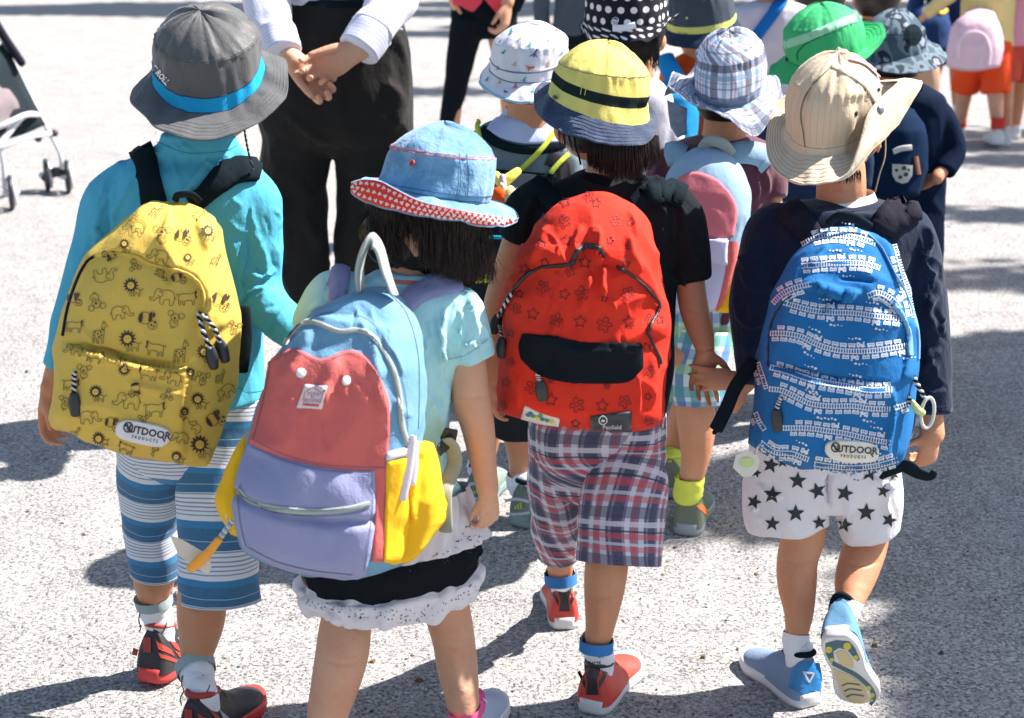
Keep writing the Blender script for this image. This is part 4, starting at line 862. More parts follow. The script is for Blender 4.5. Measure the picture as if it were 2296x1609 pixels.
    for pts in ([(606, 818), (594, 880), (577, 950), (566, 984)], [(608, 812), (640, 794), (668, 789), (722, 810), (780, 791), (810, 800), (841, 833), (861, 890), (866, 960), (863, 1046)], [(566, 984), (640, 1020), (720, 1040), (800, 1047), (860, 1047)]): stroke(t, coral.bvh(), pts, 1.3, .0008)
    for pts in ([(563, 1000), (640, 1033), (720, 1053), (800, 1060), (832, 1060)], [(832, 1060), (836, 1120), (828, 1200), (816, 1280)], [(540, 1085), (534, 1115), (541, 1180), (552, 1226)], [(540, 1106), (600, 1145), (700, 1156), (780, 1152), (828, 1140)], [(556, 1226), (620, 1258), (700, 1278), (790, 1288)]): stroke(t, Bk, pts, 1.3, .0008)
    for pts in ([(622, 800), (655, 760), (700, 712), (760, 700), (830, 720), (880, 790), (908, 880), (915, 980)], [(870, 655), (910, 700), (935, 780), (940, 860), (938, 960)]): stroke(t, B, pts, 1.3, .0008)
    mk('seam_stitching', t, plain('thread_dusk', (.12, .14, .22), .8), root, kind='stuff')
    LBx = panel(root, 'side_trim', B, cloth('white_trim', (.62, .62, .70), var=.05), [(866, 1015), (925, 1000)], [(866, 1030), (925, 1014)], [(866, 1015), (866, 1030)], [(925, 1000), (925, 1014)], .003, ni=4, nj=14)
    for x, y in ((675, 836), (776, 853)):
        m = M(); p, n = hit(coral.bvh(), x, y, .001); R = n.to_track_quat('Z', 'Y').to_matrix(); ball(m, p, (.0062, .0062, .0022), seg=16, rings=8, mat=R); mk('snap_button', m, plain('snap_white', (.75, .78, .78), .3), root)
    Bc = coral.bvh(); lab = panel(root, 'brand_patch', Bc, cloth('label_white', (.70, .62, .62), var=.08), [(685, 862), (732, 866)], [(666, 913), (722, 915)], [(685, 862), (666, 913)], [(732, 866), (722, 915)], .0015, ni=8, nj=8)
    m = M(); Bl = lab.bvh(); RD = plain('label_red', (.62, .10, .10), .7); stroke(m, Bl, [(680, 902), (683, 880), (702, 867), (724, 882), (717, 904)], 1.6, .0006, sm=False)
    text_on(m, Bl, 'PEEN', 703, 883, 8, .06, .0008, sp=1.2); text_on(m, Bl, '&', 700, 889, 6, .06, .0008); text_on(m, Bl, 'GROUND', 699, 897, 7.5, .06, .0008); fill(m, Bl, [(680, 904), (716, 906), (715, 911), (678, 909)], .0008); mk('lettering', m, RD, [c_ for c_ in root.children if c_.name.startswith('brand_patch')][0], kind='stuff')
    # carrying loop
    m = M(); P3 = [W(809, 648, 1.90), W(806, 600, 1.895), W(818, 555, 1.89), W(834, 540, 1.89), W(850, 556, 1.89), W(866, 610, 1.89), W(884, 660, 1.88)]
    tube(m, [(p, .0115, .22) for p in P3], seg=16, up=(.9, -.3, 0), n=40, pw=4); mk('haul_loop', m, GT, root)
    for pts, w in (([(1030, 632), (985, 640), (940, 658), (905, 690)], [44, 50, 46, 40]), ([(765, 600), (760, 640), (755, 690)], [40, 42, 40])):
        m = M(); strap(m, bs, pts, w, .006, .009); mk('shoulder_strap', m, LI, root)
    m = M(); tube(m, [(W(1002, 985, 1.98), .009, .3), (W(1014, 1000, 1.99), .010, .3), (W(1020, 1035, 1.99), .011, .3), (W(1006, 1075, 1.97), .011, .3), (W(996, 1110, 1.95), .011, .3), (W(1000, 1190, 1.94), .010, .3)], seg=12, up=(.3, 1, 0)); mk('side_strap', m, cloth('dull_green_webbing', (.25, .29, .26), weave=500, bump=.6), root)
    m = M(); tube(m, [(W(985, 1010, 1.97), .009, .3), (W(1000, 990, 1.99), .01, .3), (W(1012, 965, 1.99), .009, .3), (W(1002, 1010, 2.0), .009, .3)], seg=10); mk('buckle', m, BPL, root)
    for a_, b_ in (((918, 975), (902, 1120)), ((922, 985), (922, 1085))):
        m = M(); p, q_ = onto(B, a_[0], a_[1], .006, W(a_[0], a_[1], 1.8)), W(b_[0], b_[1], onto(B, a_[0], a_[1], .006, W(a_[0], a_[1], 1.8)).y - .012)
        tube(m, [(p, .004, .3), (p.lerp(q_, .5), .0065, .3), (q_, .0055, .3)], seg=10); mk('zipper_pull', m, cloth('pull_white', (.68, .62, .66), var=.1), root)
    # keyring with tag
    m = M(); c0 = W(530, 1154, 1.86); P3 = [(c0 + Vector((.013 * cos(t), 0, .016 * sin(t))), .0012) for t in np.linspace(0, 2 * pi, 17)]; tube(m, P3, seg=6, cap=False, n=40); c0 = W(547, 1160, 1.865); P3 = [(c0 + Vector((.009 * cos(t), .003 * cos(t), .018 * sin(t))), .001) for t in np.linspace(0, 2 * pi, 17)]; tube(m, P3, seg=6, cap=False, n=40)
    mk('key_ring', m, plain('steel', (.5, .5, .52), .25, metal=1), root)
    m = M(); cord(m, [W(522, 1165, 1.86), W(505, 1190, 1.86), W(488, 1212, 1.86)], .004); mk('cord', m, [cloth('cord_grey', (.35, .38, .40)), cloth('cord_w', (.7, .7, .7))], root)
    m = M(); tube(m, [(W(492, 1208, 1.855), .005), (W(470, 1235, 1.855), .006), (W(450, 1255, 1.855), .0075), (W(425, 1276, 1.855), .006)], seg=12, ratio=.5); mk('orange_charm', m, plain('orange_plastic', (.85, .35, .02), .35), root)
    m = M(); pl = [(381, 1200), (396, 1204), (420, 1216), (448, 1232), (470, 1250), (474, 1272), (468, 1286), (455, 1282), (425, 1262), (400, 1245)]
    for dy in (0, .003): m.add([W(x, y, 1.87 + dy) for x, y in pl], [tuple(range(10))])
    for k in range(10): m.f.append((k, (k + 1) % 10, (k + 1) % 10 + 10, k + 10)); m.m.append(0)
    mk('paper_tag', m, cloth('tag_cream', (.66, .60, .50), var=.15), root, smooth=False)
    return root
STARP = [(cos(-pi / 2 + pi * k / 5) * (1 if k % 2 == 0 else .5), sin(-pi / 2 + pi * k / 5) * (1 if k % 2 == 0 else .5)) for k in range(10)]
STARS5 = [(cos(-pi / 2 + pi * k / 5) * (1 if k % 2 == 0 else .42), sin(-pi / 2 + pi * k / 5) * (1 if k % 2 == 0 else .42)) for k in range(10)]
def red_bag(bs):
    RC = cloth('red_canvas', (.62, .035, .018), var=.08, col2=(.5, .02, .01), weave=1000); LNR = plain('print_dark_red', (.09, .004, .008), .7)
    top = q('B', (1420, 1300), (1500, 1262), (1640, 1235), (1750, 1250), (1880, 1310))
    left = [top[0]] + q('B', (1300, 1400), (1200, 1560)) + q('E', (1175, 140), (1130, 260), (1080, 400), (1042, 500), (1055, 640), (1040, 800), (1020, 1000), (1016, 1180))
    bot = q('E', (1016, 1180), (1080, 1208), (1150, 1222), (1400, 1270), (1620, 1292), (1870, 1300), (2000, 1290), (2062, 1250))
    right = [top[-1]] + q('B', (1940, 1370)) + q('E', (1975, 0), (2030, 150), (2080, 400), (2110, 600), (2110, 760), (2100, 900), (2080, 1100)) + [bot[-1]]
    arcp = q('E', (1050, 560), (1110, 430), (1190, 330), (1290, 260), (1400, 250), (1490, 240), (1520, 180), (1590, 130), (1660, 140), (1720, 220), (1800, 260), (1900, 330), (1980, 400), (2045, 490), (2040, 560), (1990, 640), (1975, 700))
    b = bag(top, bot, left, right, 2.16, .13, relief=[(arcp + [(1560, 760), (1560, 400), (1050, 400), (1080, 750)], .010, 3)], seed=31, wr=.003,
        fl=autofolds(24, [(1200, 480), (1420, 470), (1480, 900), (1130, 900)], 1.4, 80, 4, .0022, 12) + [(q('E', (1640, 0), (1650, 150), (1690, 250)), 9, .010), (q('E', (1560, 0), (1520, 120), (1500, 220)), 9, .005), (q('E', (1700, 250), (1690, 380), (1680, 500)), 7, .009), (q('E', (1600, 300), (1590, 420), (1540, 560)), 9, .005), (q('E', (1350, 0), (1300, 120), (1240, 240)), 8, .006), (q('E', (1850, 50), (1870, 180), (1930, 300)), 8, .006),
            (q('E', (1150, 950), (1160, 1080), (1160, 1170)), 4, .004), (q('E', (1910, 950), (1915, 1080), (1910, 1200)), 4, .004), (q('E', (1400, 600), (1380, 660), (1370, 700)), 9, .003), (q('E', (2000, 800), (2010, 1000), (1990, 1150)), 8, .003)])
    c = W(1310, 700, 2.1); root = thing('backpack', (c.x, c.y, c.z), 'red backpack with black pocket flap on the child in the yellow hat', 'backpack', 'backpacks worn by the children')
    mk('bag_body', b, RC, root); B = b.bvh()
    fp = panel(root, 'pocket_flap', B, cloth('black_canvas', (.008, .012, .016), var=.1), q('E', (1183, 692), (1240, 690), (1400, 712), (1600, 742), (1926, 755)), q('E', (1170, 850), (1240, 922), (1340, 972), (1480, 998), (1640, 1006), (1790, 1006), (1870, 980), (1932, 905)), q('E', (1183, 692), (1167, 770), (1170, 850)), q('E', (1926, 755), (1940, 830), (1932, 905)), .003, ni=24, nj=50, rim=.004, bulge=lambda i, j: .0035 * math.exp(-((i - .25) / .12) ** 2) * sin(pi * j) + .002 * sin(9 * j + 4 * i))
    zipline(root, B, q('E', (1050, 580), (1060, 530), (1110, 430), (1190, 330), (1290, 268), (1400, 255), (1490, 243)), 6.5, BPL, .003); zipline(root, B, q('E', (1490, 243), (1512, 190), (1555, 140), (1610, 128), (1665, 150), (1700, 200)), 9, BPL, .0035)
    zipline(root, B, q('E', (1780, 258), (1850, 300), (1930, 360), (2000, 430), (2045, 500), (2030, 570), (1990, 650), (1985, 700), (2010, 770), (2045, 850), (2050, 885)), 5, BPL, .003)
    for x, y, s, a in [(1455, 100, 38, 0), (1575, 238, 40, .1), (1320, 240, 30, .2), (1190, 280, 34, .3), (1445, 440, 36, .3), (1245, 565, 40, .2), (1545, 615, 40, .1), (1855, 615, 42, -.1), (1075, 1000, 34, .2), (1360, 1112, 40, .1), (1685, 1148, 40, .1), (1740, 95, 24, .3), (1965, 780, 32, -.2), (2050, 600, 30, -.2), (1975, 1090, 26, .4), (1515, 1262, 30, .1), (1105, 690, 26, .2), (1835, 245, 30, .1), (1160, 440, 28, .1), (1700, 470, 22, .4)]:
        (u, v), = q('E', (x, y)); m = M(); stroke(m, B, place(STARP, u, v, s * .36, a), 1.8, .001, closed=True, sm=False); mk('star_print', m, LNR, root)
    for x, y, s, a in [(1450, 1285, 34, -.4), (1650, 1290, 32, .1), (1870, 1410, 28, .2)]:
        (u, v), = q('B', (x, y)); m = M(); stroke(m, B, place(STARP, u, v, s * .36, a), 1.8, .001, closed=True, sm=False); mk('star_print', m, LNR, root)
    # plain doodle marks (loops and leaves) where the photo has figures
    rg = random.Random(4)
    def doodle(u, v, s, a):
        m = M(); stroke(m, B, place([(0, -.9), (.35, -.6), (.3, -.2), (.75, -.35), (.95, 0), (.5, .15), (.35, .3), (.7, .75), (.3, .95), (0, .55), (-.35, .95), (-.7, .7), (-.35, .25), (-.9, .1), (-.85, -.35), (-.3, -.2), (-.35, -.65)], u, v, s, a), 1.8, .001, closed=True)
        stroke(m, B, place(circ(0, 0, .28, 8), u, v, s, a), 1.4, .001, closed=True); mk('flower_print', m, LNR, root)
    for k, x, y, s in [('B', 1600, 1250, 40), ('B', 1450, 1400, 46), ('B', 1775, 1400, 40), ('B', 1320, 1380, 30), ('E', 1310, 390, 46), ('E', 1555, 430, 50), ('E', 1850, 430, 46), ('E', 1395, 600, 48), ('E', 1700, 630, 54), ('E', 1480, 290, 38), ('E', 1300, 110, 36), ('E', 1140, 530, 38), ('E', 1990, 590, 38), ('E', 1235, 1030, 46), ('E', 1525, 1140, 52), ('E', 1830, 1120, 46), ('E', 1050, 1150, 38), ('E', 1985, 930, 42), ('E', 1105, 870, 34), ('E', 1980, 1240, 36), ('E', 1860, 130, 30), ('E', 1360, 985, 24), ('E', 1715, 1020, 24)]:
        (u, v), = q(k, (x, y)); doodle(u, v, s * .34, rg.uniform(-.6, .6))
    lab = panel(root, 'white_label', B, cloth('label_cream', (.66, .68, .66), var=.05), q('E', (1195, 1148), (1290, 1195), (1410, 1232)), q('E', (1172, 1220), (1290, 1252), (1408, 1270)), q('E', (1195, 1148), (1172, 1220)), q('E', (1410, 1232), (1408, 1270)), .003, ni=8, nj=16)
    Bl = lab.bvh(); m = M()
    for i, (x, y) in enumerate(((1215, 1205), (1245, 1212), (1275, 1222), (1305, 1232), (1335, 1240), (1365, 1247), (1230, 1195), (1290, 1212))):
        (u, v), = q('E', (x, y)); fill(m, Bl, place(circ(0, 0, 1, 8, .7), u, v, 6, .2), .001, i % 3)
    mk('label_print', m, [plain('lab_teal', (.02, .16, .25), .6), plain('lab_green', (.05, .25, .12), .6), plain('lab_yellow', (.7, .5, .05), .6)], [c_ for c_ in root.children if c_.name.startswith('white_label')][0], kind='stuff')
    lab = panel(root, 'brand_patch', B, plain('label_navy', (.02, .03, .04), .5), q('E', (1615, 1215), (1740, 1200), (1865, 1183)), q('E', (1618, 1300), (1740, 1306), (1868, 1303)), q('E', (1615, 1215), (1618, 1300)), q('E', (1865, 1183), (1868, 1303)), .003, ni=10, nj=16)
    Bl = lab.bvh(); m = M(); (u, v), = q('E', (1748, 1282)); text_on(m, Bl, 'Penfield', u, v, 10, 0, .0008, bold=.015, squash=.98)
    (u, v), = q('E', (1690, 1240)); stroke(m, Bl, place(circ(0, 0, 1, 14), u, v, 9, 0), 2.4, .0008, closed=True); fill(m, Bl, place(circ(0, .1, .5, 8, .35), u, v, 9, 0), .0008)
    mk('lettering', m, plain('label_silver', (.6, .62, .64), .4), [c_ for c_ in root.children if c_.name.startswith('brand_patch')][0], kind='stuff')
    for k, pts, dr in (('E', ((1280, 945), (1288, 975), (1298, 1005)), (.12, -.1, -1)), ('E', ((1060, 640), (1068, 680), (1072, 740)), (0, -.1, -1)), ('E', ((1130, 450), (1090, 510), (1045, 580)), (-.3, -.1, -1))):
        P3 = [onto(B, *q(k, p)[0], .006, W(*q(k, p)[0], 2.12)) for p in pts]; pull(root, P3, dr, .0028, .022, .009)
    for pts, w in ((q('B', (1250, 1170), (1330, 1240), (1420, 1320)), 40), ([(1530, 445), (1490, 430), (1455, 440), (1420, 460)], [48, 52, 46, 40])):
        m = M(); strap(m, bs, pts, w, .007, .009); mk('shoulder_strap', m, BLACKW, root)
    return root
def train_bag(bs):
    BC = cloth('blue_canvas', (.014, .14, .36), var=.12, weave=1000, col2=(.008, .09, .27), crease=.9); WP = plain('print_white', (.60, .66, .74), .7)
    top = [(1808, 543)] + q('C', (900, 1500), (960, 1470), (1090, 1450), (1200, 1462), (1300, 1490)) + [(2002, 553)]
    left = [(1808, 543), (1776, 575), (1755, 610), (1734, 656), (1720, 702), (1706, 751), (1697, 821), (1693, 892), (1681, 952), (1677, 994)]
    bot = [(1677, 994), (1720, 1022), (1773, 1042), (1847, 1056), (1914, 1056), (1966, 1052), (2012, 1040), (2030, 1008)]
    right = [(2002, 553), (2019, 589), (2037, 638), (2048, 698), (2058, 751), (2062, 821), (2050, 892), (2042, 962), (2030, 1008)]
    arcp = q('F', (605, 900), (612, 700), (640, 580), (700, 490), (780, 430), (900, 400), (1000, 425), (1100, 440), (1200, 450), (1300, 465), (1400, 510), (1470, 600), (1500, 700), (1490, 860), (1460, 980))
    pocket = q('F', (600, 890), (720, 920), (850, 965), (950, 1000), (1200, 1045), (1410, 1040), (1400, 1300), (1380, 1560), (600, 1560), (480, 1400), (560, 1100))
    b = bag(top, bot, left, right, 2.14, .135, relief=[(arcp + [(2100, 850), (2100, 480), (1640, 480), (1640, 850)], .010, 3), (pocket, .010, 4)], seed=41,
        fl=[(q('F', (900, 370), (950, 400), (1100, 430), (1200, 440)), 7, .012), (q('F', (1050, 330), (1180, 340), (1300, 360)), 6, -.005), (q('F', (1300, 60), (1380, 230), (1450, 380)), 9, .006), (q('F', (640, 885), (850, 930), (1050, 975), (1400, 1005)), 4, -.007), (q('F', (960, 560), (1000, 480), (1100, 440)), 10, -.005), (q('F', (1400, 1050), (1390, 1250), (1350, 1450)), 5, .006),
            (q('F', (1000, 130), (930, 220), (850, 300)), 9, .005), (q('F', (860, 420), (760, 460), (680, 520)), 7, .004), (q('F', (600, 1100), (590, 1300), (560, 1450)), 5, .004)])
    c = W(1870, 790, 2.1); root = thing('backpack', (c.x, c.y, c.z), 'blue backpack printed with white trains and rails on the child in the beige hat', 'backpack', 'backpacks worn by the children')
    mk('bag_body', b, BC, root); B = b.bvh(); BP = plain('print_blue', (.014, .14, .36), .8)
    rails, cars = M(), M(); rg = random.Random(2)
    def railrow(pts, carsup=True, carsdn=True, w=9, ph=0):
        P = arc(pts, 200); s = np.r_[0, np.cumsum(np.linalg.norm(np.diff(P, axis=0), axis=1))]; Ln = s[-1]
        at = lambda x: (np.interp(x, s, P[:, 0]), np.interp(x, s, P[:, 1])); tan_ = lambda x: atan2(at(min(x + 3, Ln))[1] - at(max(x - 3, 0))[1], at(min(x + 3, Ln))[0] - at(max(x - 3, 0))[0])
        for d in (-w / 2, w / 2): stroke(rails, B, [(p[0] - sin(tan_(x)) * d, p[1] + cos(tan_(x)) * d) for x, p in zip(s[::10], P[::10])], 1.6, .001)
        x = 2
        while x < Ln: a = tan_(x); p = at(x); stroke(rails, B, [(p[0] + sin(a) * w * .72, p[1] - cos(a) * w * .72), (p[0] - sin(a) * w * .72, p[1] + cos(a) * w * .72)], 2.4, .001, sm=False, step=20); x += 6.0
        for up, on in ((-1, carsup), (1, carsdn)):
            if not on: continue
            x = 8 + rg.uniform(0, 30) + ph; n = 0
            while x < Ln - 12:
                p = at(x); a = tan_(x) + (pi if up > 0 else 0); loco = n % 5 == 4; cxy = (p[0] - sin(tan_(x)) * (-up) * (w / 2 + 9) * -1 * -1, p[1] + cos(tan_(x)) * up * (w / 2 + 9)); cxy = (p[0] - sin(tan_(x)) * up * (w / 2 + 9), cxy[1])
                if loco:
                    fill(cars, B, place([(-9, -6), (-1, -6), (-1, -3), (5, -3), (5, -8), (9, -8), (8, -2), (10, 4), (-9, 4)], *cxy, 1, a), .001, fine=14)
                    for k in range(4): fill(cars, B, place(circ(-2 - 8 * k, -14 - (k % 2) * 1.5, 3.6 - .6 * k, 7, 2.8 - .5 * k), *cxy, 1, a), .001)
                else:
                    fill(cars, B, place([(-8, -4), (8, -4), (8, 4), (-8, 4)], *cxy, 1, a), .001, fine=14)
                for wx in ((-4, 0, 4) if not loco else (-5,)): fill(cars, B, place([(-1.1, -1.6), (1.1, -1.6), (1.1, .6), (-1.1, .6)], cxy[0] + cos(a) * wx, cxy[1] + sin(a) * wx, 1, a), .0016, 1)
                for wx in (-5, 5): fill(cars, B, place(circ(0, 0, 1.5, 6), cxy[0] + cos(a) * wx - sin(a) * 5, cxy[1] + sin(a) * wx + cos(a) * 5, 1, a), .001)
                x += 20 if not loco else 24; n += 1
    for r_ in ([(820, 125), (900, 85), (1000, 68), (1100, 72), (1180, 85), (1290, 120)], [(820, 262), (960, 248), (1100, 242), (1220, 247), (1330, 280)], [(640, 500), (700, 440), (780, 400), (890, 372)], [(1240, 450), (1310, 430), (1390, 470), (1450, 540)],
               [(710, 490), (780, 515), (900, 545), (1000, 555), (1150, 560), (1300, 580), (1455, 595)], [(620, 690), (720, 690), (820, 710), (900, 750), (1000, 785), (1100, 800), (1250, 800), (1400, 780), (1495, 765)], [(620, 905), (720, 930), (850, 975), (950, 1000), (1100, 1025), (1250, 1050), (1400, 1045)],
               [(615, 1040), (700, 1052), (800, 1100), (880, 1135), (1000, 1150), (1150, 1150), (1250, 1165), (1385, 1170)], [(700, 1290), (850, 1290), (1000, 1310), (1100, 1325), (1250, 1360), (1390, 1385)], [(560, 1380), (650, 1440), (760, 1450), (870, 1490)], [(900, 1515), (1000, 1530), (1150, 1540), (1300, 1525), (1430, 1490)]):
        railrow(q('F', *r_))
    for r_ in ([(545, 870), (575, 960), (600, 1040)], [(530, 1190), (555, 1250), (590, 1310)], [(1410, 1165), (1500, 1130)], [(1410, 120), (1460, 300), (1500, 430), (1535, 600)]): railrow(q('F', *r_), False, True, 8)
    mk('rail_print', rails, WP, root, kind='stuff'); mk('train_print', cars, [WP, BP], root, kind='stuff')
    zipline(root, B, q('F', (606, 900), (608, 780), (620, 660), (650, 570), (700, 495), (760, 445)), 4, BPL, .0012); zipline(root, B, q('F', (1400, 500), (1470, 600), (1500, 700), (1508, 830)), 8, cloth('blue_trim', (.16, .36, .60)), .003)
    m = M(); strap(m, B, q('F', (1240, 60), (1330, 150), (1420, 320), (1480, 430), (1540, 600), (1560, 720), (1560, 850)), 3, .002, .003); mk('piping', m, cloth('blue_trim', (.16, .36, .60)), root)
    (u, v), = q('F', (1137, 1432)); badge(root, B, u, v, 120, 44, .07, plain('patch_cream', (.72, .69, .60), .45), BPL)
    for pts, dr in ((q('F', (700, 1095), (685, 1130), (675, 1185)), (.1, -.1, -1)),):
        P3 = [onto(B, x, y, .005) for x, y in pts]; pull(root, P3, dr, .003, .026, .0085)
    pw = [plain('steel_dark', (.25, .25, .25), .3, metal=1), plain('cord_white', (.6, .6, .58), .6)]
    for pts in (((1490, 880), (1480, 990), (1495, 1080), (1520, 1140)), ((1500, 890), (1530, 960), (1570, 1040), (1615, 1120))):
        m = M(); P3 = [W(*p, 2.04) for p in q('F', *pts)]; cord(m, P3, .0034); mk('zipper_pull', m, [BLACKW, pw[1]], root)
    m = M(); P3 = [(W(2080, 925, 2.035) + Vector((.010 * cos(t), .004 * cos(t), .022 * sin(t))), .0026) for t in np.linspace(0, 2 * pi, 17)]; tube(m, P3, seg=8, cap=False, n=40); mk('clear_ring', m, plain('pearl_ring', (.62, .63, .55), .2), root)
    m = M(); tube(m, [(W(2046, 900, 2.03), .003), (W(2056, 917, 2.03), .006), (W(2068, 925, 2.03), .005)], seg=8); mk('green_charm', m, plain('pale_green', (.5, .6, .25), .4), root)
    # straps
    for pts, w in ((q('C', (1540, 1310), (1450, 1345), (1380, 1400), (1330, 1470)), [60, 70, 66, 56]), (q('C', (720, 1330), (790, 1390), (850, 1450), (900, 1520)), [60, 60, 56, 50])):
        m = M(); strap(m, bs, pts, w, .006, .008); mk('shoulder_strap', m, cloth('dark_webbing', (.02, .02, .03), weave=500, bump=.6), root)
    m = M(); P3 = [W(1858, 500, 2.12), W(1880, 484, 2.10), W(1915, 488, 2.10), W(1950, 508, 2.11)]; tube(m, [(p, .0065, .5) for p in P3], seg=10); mk('haul_loop', m, BLACKW, root)
    m = M(); tube(m, [(W(*p, y), .010, .25) for p, y in zip(q('F', (520, 860), (440, 970), (390, 1050), (340, 1170), (275, 1300)), (2.12, 2.10, 2.09, 2.08, 2.07))], seg=10, up=(.5, 1, 0)); mk('loose_strap', m, BLACKW, root)
    m = M(); tube(m, [(W(*p, 2.08), .003, .5) for p in q('F', (275, 1300), (262, 1322), (285, 1300), (330, 1200))], seg=8); mk('strap_end', m, BLACKW, root)
    m = M(); tube(m, [(W(*p, y), r_, .3) for p, y, r_ in zip([(1975, 1072), (2000, 1055), (2030, 1045), (2060, 1062), (2085, 1068), (2095, 1058)], (2.15, 2.14, 2.13, 2.13, 2.13, 2.13), (.004, .010, .012, .009, .008, .006))], seg=10, up=(0, 1, .3)); mk('hip_strap', m, BLACKW, root)
    m = M(); pl = [(1650, 1020), (1672, 1010), (1695, 1014), (1704, 1032), (1700, 1052), (1684, 1068), (1664, 1068), (1643, 1048)]
    for dy in (0, .004): m.add([W(x, y, 2.03 + dy) for x, y in pl], [tuple(range(8))])
    for k in range(8): m.f.append((k, (k + 1) % 8, (k + 1) % 8 + 8, k + 8)); m.m.append(0)
    o = mk('name_charm', m, plain('charm_clear', (.62, .62, .52), .15), root, smooth=False); Bc = m.bvh(); m = M(); fill(m, Bc, circ(1674, 1036, 16, 9, 12), .001); mk('charm_print', m, plain('pale_green', (.5, .6, .25), .4), o)
    m = M(); cord(m, [W(1722, 960, 2.02), W(1712, 985, 2.02), W(1690, 1018, 2.03)], .0018); mk('charm_string', m, [cloth('cord_w', (.7, .7, .7)), cloth('cord_grey', (.35, .38, .40))], root)
    return root
# ============================================================ girl with the denim hat
def uvplaid(name, base_c, xs, ys, pu, pv, noise_amt=.2, weave=.0012):
    """woven plaid: xs/ys = lists of (pos, width, colour, strength) over one repeat of pu/pv metres"""
    mt, k = base(name, .85, .25, .15); s_ = k.sep(k.uv()); o = k.obj(); c = c4(base_c)
    if True:
        col = None
        for ax, per, L in ((0, pu, xs), (1, pv, ys)):
            f = k.m('FRACT', k.m('DIVIDE', k.m('ADD', s_[ax], k.m('MULTIPLY', k.noise(9, 2, o), .006)), per))
            for pos, wd, cc, st in L:
                d = k.m('ABSOLUTE', k.m('SUBTRACT', f, pos)); msk = k.m('MULTIPLY', k.m('LESS_THAN', d, wd / 2), st)
                col = k.mix(msk, col if col is not None else c, c4(cc))
    c = k.mix(k.m('MULTIPLY', k.noise(250, 3, o), noise_amt), col, c4((.35, .36, .42)))
    k.l(c, k.b.inputs['Base Color']); k.bump(k.noise(800, 1, o), .3, .0006, k.bump(k.noise(24, 4, o), .55, .005)); return mt
def denim(name, col, col2):
    mt, k = base(name, .85, .2, .2); o = k.obj(); w = k.noise(420, 2, k.sc(o, (1, 1, .35)))
    c = k.mix(w, c4(col), c4(col2)); c = k.mix(k.ramp(k.noise(22, 4, o, .65), [(.42, (0, 0, 0, 1)), (.7, (.75, .75, .75, 1))]), c, c4(tuple(min(1, x * 1.5 + .03) for x in col2)))
    k.l(c, k.b.inputs['Base Color']); k.bump(w, .6, .0012, k.bump(k.noise(30, 4, o, .65), .9, .006)); return mt
